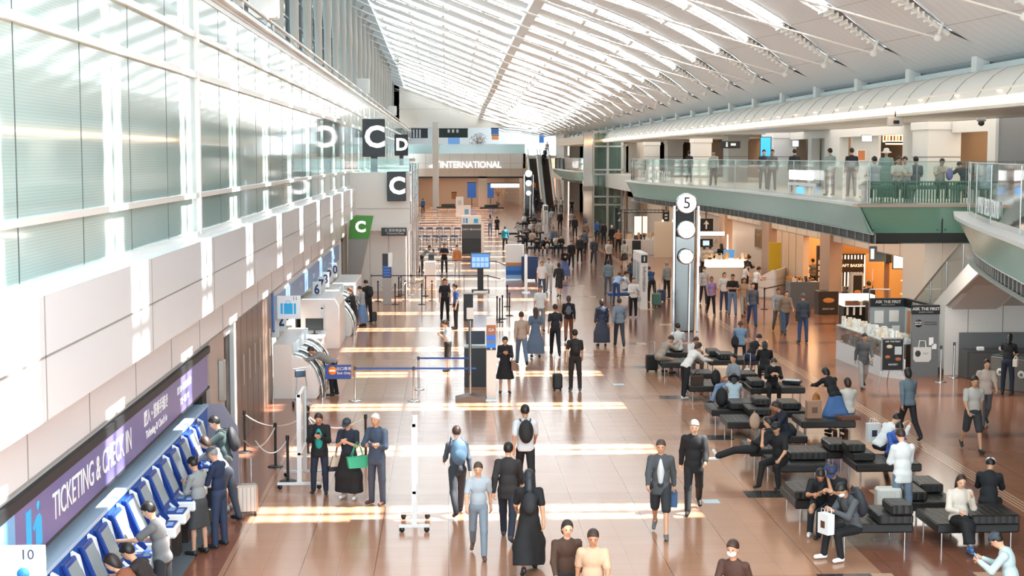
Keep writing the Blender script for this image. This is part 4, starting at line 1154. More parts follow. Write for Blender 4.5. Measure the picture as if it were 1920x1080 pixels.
mb = MB(); mb.prism([(-5.2, 0), (-3.85, 0), (-3.85, 1.5), (-4.0, 1.75), (-5.2, 1.75)], 53.0, 56.2, 'y'); tag(mb.build('counter_block', mat('#ece9e5', .35)), 'tall white counter block in front of the further bag drop unit', 'counter')
t = thing('counter_monitor', 'black monitor standing on the white service desk', 'monitor', (-4.2, 47.2, 1.2)); MB().rbox(-.28, .28, -.03, .03, .12, .5, .01).build('screen', BLACK, t); MB().box(-.1, .1, -.08, .08, 0, .02).tube((0, 0, 0), (0, 0, .2), .03).build('stand', BLACK, t)
mb = MB(); mb.rbox(-5.0, -4.0, 64.4, 70, 0, 1.3, .03); tag(mb.build('service_counter', mat('#ecebe7', .35)), 'white service counter beyond the bag drop machines beside the green sign', 'counter')
for i, (u, v, n_) in enumerate(((513, 611, '1'), (527, 604, '2'), (538, 600, '3'), (594, 527, '6'), (602, 521, '7'), (610, 515, '8'), (617, 510, '9'), (624, 505, '10'))):
    Y = (43.6, 45.2, 46.8, 55, 57.2, 59.6, 62, 64.6)[i]; p = atY(u, v, Y)
    t = thing('counter_number', 'small white counter number plate, ' + ['nearest, partly behind the brown wall', 'second, behind the nearest plate', 'third, below the suitcase sign', 'first of the further row, reading six', 'second of the further row', 'middle of the further row', 'fourth of the further row', 'last and furthest of the row'][i], 'number sign', (p.x, Y, 1.53 if i < 3 else 1.6))
    MB().rbox(-.16, .16, -.02, .02, 0, .62, .005).build('plate', mat('#f0f1f0', .4), t); text(n_, .5, NAVY, (0, -.024, .32), parent=t, sx=.8, bold=.012)
# ---- C building and hanging letter signs
CW = mat('#eceae6', .45)
mb = MB(); mb.box(-8, -1.85, 75, 95, 3.3, 6.0); mb.box(-8, -2.1, 75.6, 95, 0, 3.3); mb.box(-4.5, -1.75, 74.9, 75, 3.1, 3.45); mb.box(-8, -2.95, 121, 140, 0, 5.95); struct('wall_left', mb, CW)
mb = MB(); mb.box(-8, -4.9, 73.5, YE, 0, 5.3); struct('wall_left', mb, mat('#d7d3cd', .4))
mb = MB()
for x in (-3.9, -2.95): mb.box(x, x + .02, 75.58, 75.6, 0, 3.3)
mb.box(-4.5, -1.85, 74.97, 75, 4.2, 4.22)
struct('trim_19', mb, mat('#b5b2ac', .6))
mb = MB()
for i, y in enumerate((76, 80, 84, 88, 92)): mb.tube((-1.78, y, 0), (-1.78, y, 6.4), .05, n=8)
for z in (3.3, 4.6, 6.0): mb.tube((-1.78, 75, z), (-1.78, 94, z), .03, n=8)
tag(mb.build('pipe_frame', CHROME), 'bright steel pipe frame along the side of the white security check block', 'frame')
mb = MB(); mb.box(-4.5, -1.9, 76.2, 76.22, 6.0, 6.7); mb.box(-1.9, -1.88, 76.2, 90, 6.0, 6.7); tag(mb.build('glass_balustrade', mat('#a9c6c2', .05, alpha=.15, tint='#dff0ec')), 'glass balustrade on the roof of the white security check block', 'railing')
def letter_sign(ch, u0, u1, v0, v1, Y, lab, post=True):
    a, b = atY(u0, v1, Y), atY(u1, v0, Y); W = b.x - a.x; Hh = b.z - a.z
    t = thing('letter_sign', lab, 'sign', (a.x, Y, a.z))
    MB().rbox(0, W, -.12, .12, 0, Hh, .02).build('box', mat('#23282b', .4), t)
    text(ch, Hh * .78, mat('#ffffff', emit=1.2), (W * .54, -.125, Hh * .50), parent=t, bold=.045, ext=.01, name='letter')
    if post: MB().box(W * .35, W * .65, -.08, .08, -.78, 0).build('post', mat('#2a2f31', .4), t)
    return t
letter_sign('C', 680, 722, 223, 294, 76.5, 'large black sign with a white letter C standing above the security block')
letter_sign('D', 740, 765, 252, 292, 122, 'distant black sign with a white letter D beyond the tall letter sign')
letter_sign('C', 726, 761, 322, 377, 74.7, 'square black sign with a white letter C on the white block face', False)
a, b = atY(716, 441, 75.4), atY(763, 426, 75.4)
t = thing('security_sign', 'wide dark sign for the security check in Japanese and English', 'sign', (a.x, 74.85, a.z)); W = b.x - a.x; Hh = b.z - a.z
MB().box(0, W, -.04, .04, 0, Hh).build('board', mat('#1c1d1f', .4), t); text('C 保安検査場', .17, LW, (W * .55, -.045, Hh * .66), parent=t); text('C Security Check', .12, LW, (W * .55, -.045, Hh * .3), parent=t)
# slanted green C sign
t = thing('slanted_sign', 'slanted grey pylon with green head and white letter C', 'sign', (0, 0, 0)); Y = 72.5
def Q(u, v): p = atY(u, v, Y); return (p.x, p.z)
mb = MB(); mb.prism([Q(653, 448), Q(691, 448), Q(672, 535), Q(652, 537)], Y, Y + .3, 'y'); mb.build('pylon', mat('#8d8f8e', .4), t)
mb = MB(); mb.prism([Q(653, 448), Q(691, 448), Q(700, 405), Q(666, 404), Q(656, 412)], Y - .02, Y + .32, 'y'); mb.build('green_head', mat('#3f8f2e', .4), t)
p = atY(676, 426, Y); text('C', .72, mat('#ffffff', emit=.6), (p.x, Y - .03, p.z), parent=t, bold=.03, name='letter')
mb = MB(); q0 = Q(652, 537); mb.box(q0[0], q0[0] + .5, Y, Y + .3, 0, q0[1]); mb.build('foot', mat('#8d8f8e', .4), t)
# white loudspeaker boxes standing on the glass wall top
for i, (y, s_) in enumerate(((40.5, .72), (88, .72), (135, .72))):
    t = thing('speaker_box', ['large white box fixed on the glass wall rail nearest the camera', 'white box on the glass wall rail halfway down the hall', 'small distant white box on the glass wall rail'][i], 'speaker', (-4.85, y, 10.45))
    MB().rbox(-s_ / 2, s_ / 2, -.35, .35, 0, .85, .02).build('housing', mat('#f0eeea', .4), t); MB().box(s_ / 2, s_ / 2 + .02, -.32, .32, .04, .8).build('grille', mat('#ffffff', .5), t); MB().box(-.1, .1, -.1, .1, -.3, 0).build('bracket', STEEL, t)
# wall lamp on the brown wall and small cameras under the fascia
t = thing('wall_lamp', 'slim vertical steel lamp on the pier beside the ticketing sign', 'lamp', (-4.85, 32.1, 1.55)); MB().rbox(-.07, .07, -.1, .1, 0, .9, .02).build('cover', mat('#b8b2aa', .3, .4), t); MB().box(-.09, -.05, -.05, .05, .1, .8).build('mount', DARK, t)
for i, (u, v) in enumerate(((344, 622), (514, 508), (547, 487))):
    q = atX(u, v, -4.7); t = thing('fascia_camera', ['small brown camera under the fascia above the ticketing sign', 'small camera under the fascia above the brown panels', 'small camera under the fascia above the suitcase sign'][i], 'camera', (q.x, q.y, 3.84)); MB().lathe([(0, 0), (.07, 0), (.06, -.05), (0, -.06)], n=12).build('base', mat('#8a7a6c', .4), t); MB().sph((0, 0, -.06), .05).build('dome', DARK, t)

# ================================================================== middle of the hall
def stanchion(u, v, lab, kind='chrome', belt=None, h=.97, pos=None, group=None, col='#2a5cb0'):
    p = pos or at(u, v); t = thing('stanchion', lab, 'stanchion', (p[0], p[1], 0), group=group)
    m = CHROME if kind == 'chrome' else mat('#2a2523', .35)
    MB().lathe([(.0, .03), (.13, .025), (.175, .01), (.175, 0), (0, 0)], n=20).build('base', m if kind == 'chrome' else DARK, t)
    MB().tube((0, 0, .02), (0, 0, h), .03, n=12).build('post', m, t)
    MB().tube((0, 0, h - .1), (0, 0, h), .04, n=12).build('head', m if kind != 'chrome' else mat('#5c5f60', .3, .6), t)
    if belt is not None:
        q = Vector((belt[0] - p[0], belt[1] - p[1], 0)); n_ = q.normalized().cross(Vector((0, 0, 1))) * .004
        if kind == 'chrome' or kind == 'beltblack':
            mb = MB(); z0, z1 = h - .075, h - .025
            mb.add([Vector((0, 0, z0)) + n_, q + Vector((0, 0, z0)) + n_, q + Vector((0, 0, z1)) + n_, Vector((0, 0, z1)) + n_, Vector((0, 0, z0)) - n_, q + Vector((0, 0, z0)) - n_, q + Vector((0, 0, z1)) - n_, Vector((0, 0, z1)) - n_],
                   [(0, 1, 2, 3), (7, 6, 5, 4), (3, 2, 6, 7), (0, 4, 5, 1)]); mb.build('belt', mat(col, .6), t)
        else:
            mb = MB(); pts = [q * s + Vector((0, 0, h - .08 - .28 * 4 * s * (1 - s))) for s in np.linspace(0, 1, 13)]; mb.path(pts, .016, 6); mb.build('chain', mat('#c9c6c0', .3, .8), t)
    return t
def g(u, v): p = at(u, v); return (p.x, p.y)
stanchion(666, 752, 'chrome belt stanchion next to the exit only sign', belt=g(776, 752))
stanchion(776, 752, 'chrome belt stanchion in the nearer blue belt line', belt=g(893, 752))
stanchion(785, 730, 'chrome belt stanchion in the further blue belt line', belt=g(880, 730))
for i, (u, v, b) in enumerate(((459, 848, (576, 848)), (517, 875, (459, 905)), (540, 902, (480, 905)), (648, 902, (576, 850)), (578, 852, (686, 852)), (686, 856, None))):
    stanchion(u, v, ['black chain post against the brown wall by the kiosks', 'black chain post left of the clear standing panel', 'black chain post nearest the clear standing panel foot', 'black chain post right behind the woman with the green bag', 'black chain post behind the clear standing panel', 'black chain post behind the man in the suit'][i], 'rope', belt=g(*b) if b else None)
fp = [(709, 565), (741, 571), (748, 556), (752, 553), (760, 564), (791, 571), (798, 555), (810, 564), (842, 571)]
nx = [1, 4, 3, 6, 5, 7, None, 8, None]
fl_ = ['far left end', 'front, left of the info pylon', 'back row at left', 'back row next to the left one', 'middle of the left half', 'front row centre', 'back row centre', 'right of centre', 'far right end']
for i, (u, v) in enumerate(fp): stanchion(u, v, 'dark chain post of the security queue, %s' % fl_[i], 'rope', belt=g(*fp[nx[i]]) if nx[i] else None)
BL = [(697, 553), (771, 553), (827, 553), (870, 553), (915, 553), (938, 560)]
for i in range(5): stanchion(*BL[i], 'thin steel belt post of the far queue line, %s' % ['left end', 'second from left', 'third from left', 'fourth from left', 'fifth, beside the blue display'][i], belt=g(*BL[i + 1]), col='#33415c', h=1.0)
BL = [(789, 520), (822, 520), (852, 520), (900, 520), (930, 522), (948, 530)]
for i in range(5): stanchion(*BL[i], 'thin steel belt post of the second queue line, %s' % ['behind the staff counter', 'left of the standing officer', 'right of the standing officer', 'behind the blue display', 'near the white banner'][i], belt=g(*BL[i + 1]), col='#33415c', h=1.0)
for i, (u, v) in enumerate(((932, 600), (937, 604), (942, 598), (951, 575), (955, 592))): stanchion(u, v, 'dark belt post beside the check-in counters, %s' % ['left of the bunch', 'front of the bunch', 'back of the bunch', 'furthest away', 'right end'][i], 'beltblack', belt=g(958, 615) if i == 4 else None, h=1.0)
for i, (u, v) in enumerate(((788, 440), (823, 438), (848, 445), (790, 417), (820, 415))): stanchion(u, v, 'distant belt post before the far pillar, %s' % ['front left', 'front middle', 'front right', 'back left', 'back middle'][i], belt=g(u + 30, v) if i != 2 else None, col='#3a4a6a', h=1.05)
# exit only sign
t = thing('exit_sign', 'blue exit only sign with orange disc mounted on a belt post', 'sign', (at(640, 752).x - .02, at(640, 752).y, .62))
MB().rbox(-.42, .30, -.02, .02, 0, .40, .008).build('board', mat('#2b4f9a', .4), t); MB().lathe([(0, .006), (.12, .006), (.12, 0)], (-.22, -.02, .24), 20, 'y').build('disc', mat('#f08a2a', .4), t); MB().box(-.30, -.14, -.032, -.026, .215, .265).build('bar', LW, t)
text('出口専用', .105, LW, (.10, -.026, .29), parent=t); text('Exit Only', .10, LW, (.10, -.026, .17), parent=t); MB().box(.30, .42, -.015, .015, .05, .35).build('bracket', mat('#b08a6c', .4), t)
# clear panels on casters
def caster_panel(u, v, lab, h, clear, L=1.0, w=.9, rz=0):
    p = at(u, v); t = thing('standing_panel', lab, 'partition', (p.x, p.y, 0), rz)
    mb = MB(); mb.box(-.045, .045, -L / 2, -L / 2 + .05, .12, h); mb.box(-.045, .045, L / 2 - .05, L / 2, .12, h); mb.box(-.03, .03, -L / 2, L / 2, h - .05, h); mb.box(-.03, .03, -L / 2, L / 2, .7, .75); mb.build('frame', mat('#dfe1e0', .3), t)
    MB().box(-.008, .008, -L / 2 + .05, L / 2 - .05, .75, h - .05).build('pane', mat('#d9dedd', .2, alpha=.5, tint='#eef2f2') if clear else mat('#eef0ef', .4), t)
    for y in (-L / 2, L / 2):
        MB().box(-w / 2, w / 2, y - .03, y + .03, .09, .14).build('foot', mat('#dfe1e0', .3), t)
        for x in (-w / 2 + .05, w / 2 - .05): MB().lathe([(0, -.02), (.05, -.02), (.05, .02), (0, .02)], (x, y, .05), 12, 'y').build('caster', BLACK, t)
    return t
caster_panel(778, 985, 'white board on casters seen edge on in the middle of the floor', 1.98, False, 1.0, .55)
caster_panel(567, 905, 'tall clear panel in a white frame with caster feet, by the chain posts', 1.95, True, 1.2, .9)
caster_panel(607, 690, 'tall slim panel on casters beside the bag drop machines', 2.0, False, .8, .8)
# luggage trolley
t = thing('luggage_trolley', 'empty steel luggage trolley with blue handle plate by the bag drop machines', 'trolley', tuple(at(562, 765)), 20)
mb = MB(); mb.path([(-.05, .25, .2), (0, .28, .6), (.02, .3, 1.0)], .018, 8); mb.path([(.25, .25, .2), (.27, .28, .6), (.22, .3, 1.0)], .018, 8); mb.path([(-.1, .32, 1.02), (.35, .32, 1.06)], .022, 8); mb.path([(-.05, .3, .2), (.05, -.6, .15), (.15, -.6, .15), (.25, .3, .2)], .02, 8); mb.build('frame', STEEL, t)
MB().rbox(-.05, .25, .26, .32, .8, 1.0, .02).build('handle_plate', mat('#2c4456', .4), t); MB().box(-.02, .22, -.6, .25, .17, .19).build('deck', STEEL, t)
for x, y in ((-.1, .3), (.3, .3), (.1, -.55)): MB().lathe([(0, -.02), (.07, -.02), (.07, .02), (0, .02)], (x, y, .07), 12, 'x').build('wheel', BLACK, t)
# notice board on black foot, digital post, airline desk
p = at(882, 752); t = thing('notice_stand', 'tall black framed notice board seen edge on with heavy dark base', 'sign', (p.x, p.y, 0))
MB().tube((0, 0, .1), (0, 0, 2.25), .035, n=12).build('post', STEEL, t); MB().box(-.04, -.01, -.1, .5, .75, 2.3).build('board', BLACK, t); MB().box(-.012, -.006, -.08, .48, .8, 2.25).build('notice', mat('#dcdad6', .4), t)
mb = MB(); mb.prism([(-.42, 0), (.42, 0), (.42, .10), (0, .2), (-.42, .10)], -.3, .3, 'y'); mb.build('foot', mat('#5c5048', .35, .3), t); MB().rbox(-.1, .1, -.02, .02, 2.3, 2.62, .01).build('top_card', mat('#e6ded6', .5), t)
p = at(921, 750); t = thing('digital_post', 'slim white digital totem with brown and blue advert on top', 'totem', (p.x, p.y, 0)); W = .27
MB().rbox(-W / 2, W / 2, -.05, .05, .02, 1.42, .01).build('body', mat('#ece6e0', .3), t); MB().box(-W / 2 - .02, W / 2 + .02, -.08, .08, 0, .03).build('foot', STEEL, t)
MB().rbox(-W / 2, W / 2, -.055, .055, 1.42, 2.34, .01).build('display', mat('#e6e2de', .3), t)
for z0, z1, c in ((1.84, 2.12, '#a0613c'), (1.70, 1.84, '#3a6fd0'), (1.60, 1.70, '#6a7486'), (1.48, 1.60, '#2c7fe0'), (1.42, 1.48, '#1a1a1a')): MB().box(-W / 2 + .004, W / 2 - .004, -.06, -.055, z0, z1).build('advert', mat(c, .4, emit=.3), t)
text('GA', .12, LW, (0, -.062, 1.98), parent=t); text('★', .09, LW, (0, -.062, 1.45), parent=t)
p = at(897, 722); t = thing('reception_desk', 'dark reception desk with grey top behind the white totem', 'desk', (p.x, p.y, 0)); MB().rbox(-.42, .38, -.3, .3, 0, 1.15, .01).build('body', mat('#22262a', .4), t); MB().box(-.44, .4, -.32, .32, 1.15, 1.19).build('top', mat('#9aa2a4', .3), t); MB().rbox(-.36, .2, .05, .12, 1.22, 1.62, .01).build('monitor', mat('#1d2a3c', .3), t)
p = at(905, 600); t = thing('lectern', 'black lectern desk beside the blue shirted staff', 'desk', (p.x - .6, p.y, 0)); MB().rbox(-.2, .2, -.2, .2, 0, 1.1, .01).build('body', BLACK, t); MB().box(-.22, .22, -.25, .22, 1.1, 1.13).build('top', GREY, t)
# info pylon
p = at(726, 571); t = thing('info_pylon', 'grey pylon with dark flight information head by the security queue', 'totem', (p.x, p.y, 0))
MB().rbox(-.19, .19, -.1, .1, 0, 1.25, .01).build('body', mat('#a9a7a3', .35), t); MB().rbox(-.2, .2, -.11, .11, 1.25, 2.35, .01).build('head', BLACK, t)
for i in range(4): MB().box(-.17, .17, -.118, -.11, 1.3 + i * .13, 1.4 + i * .13).build('screen', mat('#2a56a0', .3, emit=.5), t)
MB().rbox(.06, .26, -.13, -.11, 1.75, 2.4, .005).build('paper_sign', LW, t)
# rolling display with blue screen
p = at(912, 548); t = thing('rolling_display', 'blue flight information display on a black wheeled stand', 'display', (p.x - .3, p.y, 0))
MB().rbox(-.48, .48, -.05, .05, 1.2, 1.98, .01).build('frame', mat('#26406c', .3), t); MB().box(-.45, .45, -.056, -.05, 1.24, 1.94).build('screen', mat('#4f86c8', .3, emit=.9), t)
for i in range(4):
    for j in range(2): MB().box(-.42 + i * .215, -.24 + i * .215, -.062, -.056, 1.28 + j * .27, 1.5 + j * .27).build('field', mat('#9cc4e8', .3, emit=.8), t)
MB().box(-.15, .15, -.04, .04, .15, 1.2).build('post', BLACK, t); MB().box(-.45, .45, -.25, .25, .1, .15).build('base', BLACK, t)
for x in (-.4, .4): MB().lathe([(0, -.02), (.05, -.02), (.05, .02), (0, .02)], (x, -.2, .05), 12, 'y').build('caster', BLACK, t)
# check-in island sign block
p = at(884, 475); Y = p.y; a = atY(866, 475, Y).x; b = atY(902, 475, Y).x; t = thing('counter_sign_block', 'dark block with white pictogram header for check in and baggage', 'sign', ((a + b) / 2, Y, 0)); W = (b - a)
MB().rbox(-W / 2, W / 2, -.3, .3, 0, .95 * 1.1, .01).build('base', mat('#232526', .4), t); MB().rbox(-W / 2, W / 2, -.28, .28, 1.05, 2.05, .01).build('poster_panel', mat('#4b4d50', .4), t); MB().rbox(-W / 2 - .02, W / 2 + .02, -.32, .32, 2.05, 2.65, .01).build('header', mat('#efefec', .4), t)
for x0, x1 in ((-W * .42, -W * .36), (-W * .3, -W * .2)): MB().box(x0, x1, -.34, -.32, 2.15, 2.5).build('figure_symbol', mat('#4aa0e0', .4), t)
MB().box(W * .12, W * .34, -.34, -.32, 2.15, 2.45).build('bag_symbol', CY, t); text('CHECK IN', .16, LW, (-W * .25, -.29, 1.7), parent=t); text('BAGGAGE', .16, LW, (W * .22, -.29, 1.7), parent=t)
MB().box(W * .5, W * .5 + .2, -.45, -.4, 0, 2.2).build('side_light', mat('#f6efe4', .4), t)
# white counter, banner etc
p = at(807, 540); t = thing('staff_counter', 'narrow white staff counter with a small dark terminal', 'desk', (p.x, p.y, 0)); MB().rbox(-.3, .3, -.3, .3, 0, 1.4, .02).build('body', mat('#dedcd8', .4), t); MB().rbox(-.1, .2, -.05, .05, 1.42, 1.75, .01).build('terminal', BLACK, t)
p = at(965, 524); t = thing('advert_banner', 'upright banner, white above and blue below, beside the queue', 'banner', (p.x, p.y, 0)); MB().rbox(-.5, .5, -.03, .03, .05, 1.95, .01).build('banner', mat('#f4f4f2', .4), t)
for z0, z1, c in ((.75, .95, '#c98a5a'), (.5, .75, '#3a86d8'), (.25, .5, '#2a62b8'), (.06, .25, '#8fc0ea')): MB().box(-.49, .49, -.036, -.03, z0, z1).build('print', mat(c, .4), t)
MB().box(-.6, .6, -.2, .2, 0, .05).build('foot', STEEL, t)
p = at(987, 545); t = thing('dark_banner', 'navy blue board behind the white banner', 'banner', (p.x + .5, p.y + 6, 0)); MB().rbox(-.45, .45, -.1, .1, .1, 1.35, .01).build('panel', mat('#1c3a6a', .4), t); MB().box(-.4, -.3, -.1, .1, 0, .1).box(.3, .4, -.1, .1, 0, .1).build('feet', DARK, t)
p = at(986, 548); t = thing('light_post', 'thin white upright light board seen edge on near the banner', 'totem', (p.x, p.y, 0)); MB().rbox(-.06, .06, -.3, .3, .05, 1.9, .01).build('board', mat('#f4f4f2', .4, emit=.3), t); MB().box(-.2, .2, -.3, .3, 0, .05).build('foot', STEEL, t)
for i, (u, v, h_, w_) in enumerate(((862, 415, 2.6, .8), (875, 425, 2.1, .8))):
    p = at(u, v); t = thing('direction_board', ['tall white direction board with grey map behind the check-in block', 'white direction board with small blue arrow figure'][i], 'sign', (p.x, p.y, 0)); MB().box(-w_ / 2, w_ / 2, -.03, .03, .5, h_).build('board', mat('#e9ecea', .4), t); MB().box(-.2, .2, -.035, -.03, h_ - .9, h_ - .4).build('symbol', mat('#6fb4dc' if i else '#c4c8c8', .4), t); MB().box(-.05, .05, -.03, .03, 0, .5).build('leg', STEEL, t)
# folded trolleys / carts row between queue and pillar (line of luggage carts)
c0 = None
for r_ in range(2):
    for i in range(5):
        u, v = 782 + i * 17 + r_ * 6, 470 - r_ * 18
        p = at(u, v); lab = 'luggage cart with steel basket in the parked rows, %s row, place %s from left' % (['front', 'rear'][r_], ['one', 'two', 'three', 'four', 'five'][i])
        if c0 is None:
            c0 = thing('luggage_cart', lab, 'trolley', tuple(p), group='parked luggage carts')
            mb = MB(); mb.path([(-.25, .3, .15), (-.25, .35, 1.0), (.25, .35, 1.0), (.25, .3, .15)], .03, 6); mb.path([(-.25, .3, .2), (-.1, -.6, .15), (.1, -.6, .15), (.25, .3, .2)], .03, 6)
            for z in (.4, .6, .8): mb.tube((-.25, .33, z), (.25, .33, z), .012, n=5)
            for x in (-.15, -.05, .05, .15): mb.tube((x, .33, .2), (x, .33, 1.0), .01, n=5)
            mb.build('frame', mat('#7e8890', .35, .6), c0); MB().rbox(-.24, .24, .25, .38, .95, 1.1, .02).build('handle_plate', mat('#3b5c8c', .4), c0)
            for x, y in ((-.22, .3), (.22, .3), (0, -.55)): MB().lathe([(0, -.03), (.08, -.03), (.08, .03), (0, .03)], (x, y, .08), 10, 'x').build('wheel', BLACK, c0)
        else: dup(c0, tuple(p), random.uniform(-15, 15), lab)
# ---- clock towers
def clock_tower(x, y, lab, num):
    t = thing('clock_tower', lab, 'clock', (x, y, 0))
    for px in (-.5, .44): MB().rbox(px, px + .09, -.05, .05, 0, 4.9, .01).build('post', CHROME, t)
    MB().rbox(-.36, .30, -.1, .02, 3.7, 4.7, .01).build('dark_panel', BLACK, t)
    mb = MB(); mb.rbox(-.40, .38, .05, .30, 0, 4.9, .03); mb.build('mirror_column', mat('#6c6b68', .1, 1.), t)
    for z, r_, nm in ((5.0, .375, num), (3.98, .335, None), (2.94, .275, '')):
        f = MB().lathe([(0, .0), (r_, 0), (r_ + .03, -.02), (r_ + .03, -.16), (0, -.16)], (0, -.2, z), 36, 'y').build('clock_case' if nm is None else 'disc_case', CHROME, t)
        MB().lathe([(0, .012), (r_ - .01, .012), (r_ - .01, 0)], (0, -.2, z), 36, 'y').build('face', mat('#ffffff', .4, emit=.9), f)
        if nm is None:
            mb = MB()
            for k in range(12):
                a_ = PI * k / 6; mb.cbox(math.sin(a_) * r_ * .8, -.216, z + math.cos(a_) * r_ * .8, .018, .004, .018 if k % 3 else .04)
            mb.build('marks', DARK, f); MB().tube((0, -.218, z), (.03, -.218, z + .02), .01).tube((0, -.218, z), (-.06, -.218, z - .05), .008).build('hands', DARK, f)
        elif nm: text(nm, .62, DARK, (0, -.215, z), parent=f, name='number')
    MB().tube((.14, -.1, 0), (.16, -.1, 2.7), .02, n=8).build('tube_light', mat('#ffffff', emit=1.), t)
    return t
p = at(1284, 622); clock_tower(p.x, p.y, 'near chrome clock tower with three round white faces and number five', '5')
p = atY(991, 400, 158); clock_tower(p.x, 158, 'distant clock tower with three small white discs before the escalators', '')
# ---- information pillars
def info_pillar(x, y, lab, w_=.34, d=2.6):
    t = thing('information_pillar', lab, 'information pillar', (x, y, 0))
    MB().rbox(-w_ / 2, w_ / 2, 0, d, 0, 2.5, .01).build('body', mat('#eeedea', .3), t)
    MB().box(-.13, .15, -.012, 0, 2.08, 2.42).build('black_square', BLACK, t); text('i', .3, LW, (.01, -.016, 2.25), parent=t, bold=.012)
    text('Information', .24, mat('#3a3c3e', .5), (.02, -.006, 1.35), (R(90), R(90), 0), t)
    for k in range(2): MB().box(-w_ / 2 - .01, -w_ / 2, .25 + k * 1.15, 1.2 + k * 1.15, .7, 2.1).build('side_window', mat('#9fb2b6', .2), t)
    return t
p = at(1207, 580); info_pillar(p.x, p.y, 'white information pillar with black square symbol beside the clock tower')
p = at(1023, 438); info_pillar(p.x, p.y, 'distant white information pillar before the escalators', .42, 1.2)
# ---- floor markers
for i, (u, v) in enumerate(((1160, 721), (1333, 940), (1096, 943))):
    if i == 2: continue
    p = at(u, v); mb = MB(); mb.box(p.x - .16, p.x + .16, p.y - .16, p.y + .16, 0, .004); o = mb.build('floor_marker', mat('#b9cdd6', .3)); tag(o, ['small pale direction marker set in the floor further back', 'small pale direction marker set in the floor near the dark tiles'][i], 'floor marker')
# ================================================================== far end details
t = thing('international_sign', 'large white INTERNATIONAL lettering on the far wall', 'sign', (0, YF, 0)); a = atY(823, 316, YF); b = atY(942, 303, YF)
text('INTERNATIONAL', 1.22, mat('#ffffff', emit=1.0), ((a.x + b.x) / 2, -.08, (a.z + b.z) / 2), parent=t, bold=.012, ext=.05, sx=.86)
mb = MB(); c = atY(812, 309, YF); mb.prism([(c.x - .6, c.z - .25), (c.x + .9, c.z + .55), (c.x + .7, c.z + .1), (c.x + .2, c.z - .05), (c.x + .1, c.z - .5)], -.1, -.02, 'y'); mb.build('plane_symbol', mat('#ffffff', emit=1.2), t)
# upper opening: boards, screens, railing
def fboard(u0, u1, v0, v1, Y, nm, lab, cat, col, em=0., zb=None):
    a, b = atY(u0, v1, Y), atY(u1, v0, Y); t = thing(nm, lab, cat, ((a.x + b.x) / 2, Y, a.z)); W = b.x - a.x; Hh = b.z - a.z
    MB().box(-W / 2, W / 2, -.06, .06, 0, Hh).build('panel', mat(col, .4, emit=em), t); MB().box(-W / 2 - .05, W / 2 + .05, -.05, .08, Hh, Hh + .1).build('frame', DARK, t)
    return t, W, Hh
t, W, Hh = fboard(766, 802, 242, 259, 207, 'departure_board', 'black departure board with white columns at the far left of the upper concourse', 'board', '#3a3a4a')
for i in range(4): MB().box(-W / 2 + .2 + i * .42, -W / 2 + .42 + i * .42, -.07, -.06, .05, Hh - .05).build('column', LW, t)
t, W, Hh = fboard(823, 877, 242, 258, 207, 'departure_board', 'wide dark departure board right of the far pillar in the upper concourse', 'board', '#34423f')
for i in range(3): MB().box(-W / 2 + 1.2 + i * .6, -W / 2 + 1.5 + i * .6, -.07, -.06, Hh - .5, Hh - .05).build('column', LW, t)
fboard(840, 862, 258, 276, 209, 'blue_board', 'pale blue screens under the dark departure board', 'screen', '#6f9ad0', .7)
fboard(921, 935, 241, 252, 207, 'blue_board', 'blue advert board in the upper concourse right half', 'screen', '#5878b4', .5)
fboard(922, 935, 254, 262, 209, 'orange_shop', 'orange lit shop sign in the upper concourse', 'sign', '#d08a5a', .8)
fboard(1011, 1020, 252, 268, 207, 'blue_board', 'tall blue screen behind the escalator top', 'screen', '#3a6ab0', .6)
fboard(978, 1012, 242, 252, 206, 'direction_sign', 'white direction sign with green symbol above the escalator', 'sign', '#eef4f4', .5)
t = thing('concourse_rail', 'glass balustrade along the upper concourse of the far wall', 'railing'); a = atY(757, 288, YF).x; b = atY(984, 288, YF).x
MB().box(a, b, YF + .1, YF + .14, zb1, zb1 + 1.2).build('glass', mat('#b9cfcc', .08, alpha=.45, tint='#e4f0ee'), t); MB().box(a, b, YF + .08, YF + .16, zb1 + 1.2, zb1 + 1.26).build('handrail', STEEL, t)
def planter(x, y, z, r, lab, col):
    t = thing('potted_tree', lab, 'tree', (x, y, z)); MB().lathe([(0, 0), (.25, 0), (.32, .5), (0, .5)], n=12).build('pot', mat('#8a8078', .5), t); mb = MB(); mb.tube((0, 0, .5), (0, 0, 1.4), .04)
    for i in range(26):
        a_ = random.uniform(0, 2 * PI); e = random.uniform(.2, 1.3); mb.tube((0, 0, 1.2), (math.cos(a_) * r * math.cos(e), math.sin(a_) * r * math.cos(e), 1.3 + r * math.sin(e) * 1.4), .03, .008, n=5)
    mb.build('trunk', mat('#a08a78', .6), t); mb = MB()
    for i in range(130):
        a_ = random.uniform(0, 2 * PI); e = random.uniform(0, 1.4); q = r * random.uniform(.5, 1.1); c = Vector((math.cos(a_) * q * math.cos(e), math.sin(a_) * q * math.cos(e), 1.4 + q * math.sin(e) * 1.3))
        u_ = Vector((random.uniform(-1, 1), random.uniform(-1, 1), random.uniform(-1, 1))).normalized() * .12; w_ = u_.orthogonal().normalized() * .08
        mb.add([c - u_, c + w_, c + u_, c - w_], [(0, 1, 2, 3)])
    mb.build('leaves', mat(col, .6), t)
p = atY(897, 283, 205); planter(p.x, 205, zb1 - .25, 1.3, 'pale blossom tree in the upper concourse of the far wall', '#d9c3bc')
p = atY(934, 372, 212); planter(p.x, 212, 0, 1.2, 'small bare golden tree on the ground floor at the far end', '#c9a070')
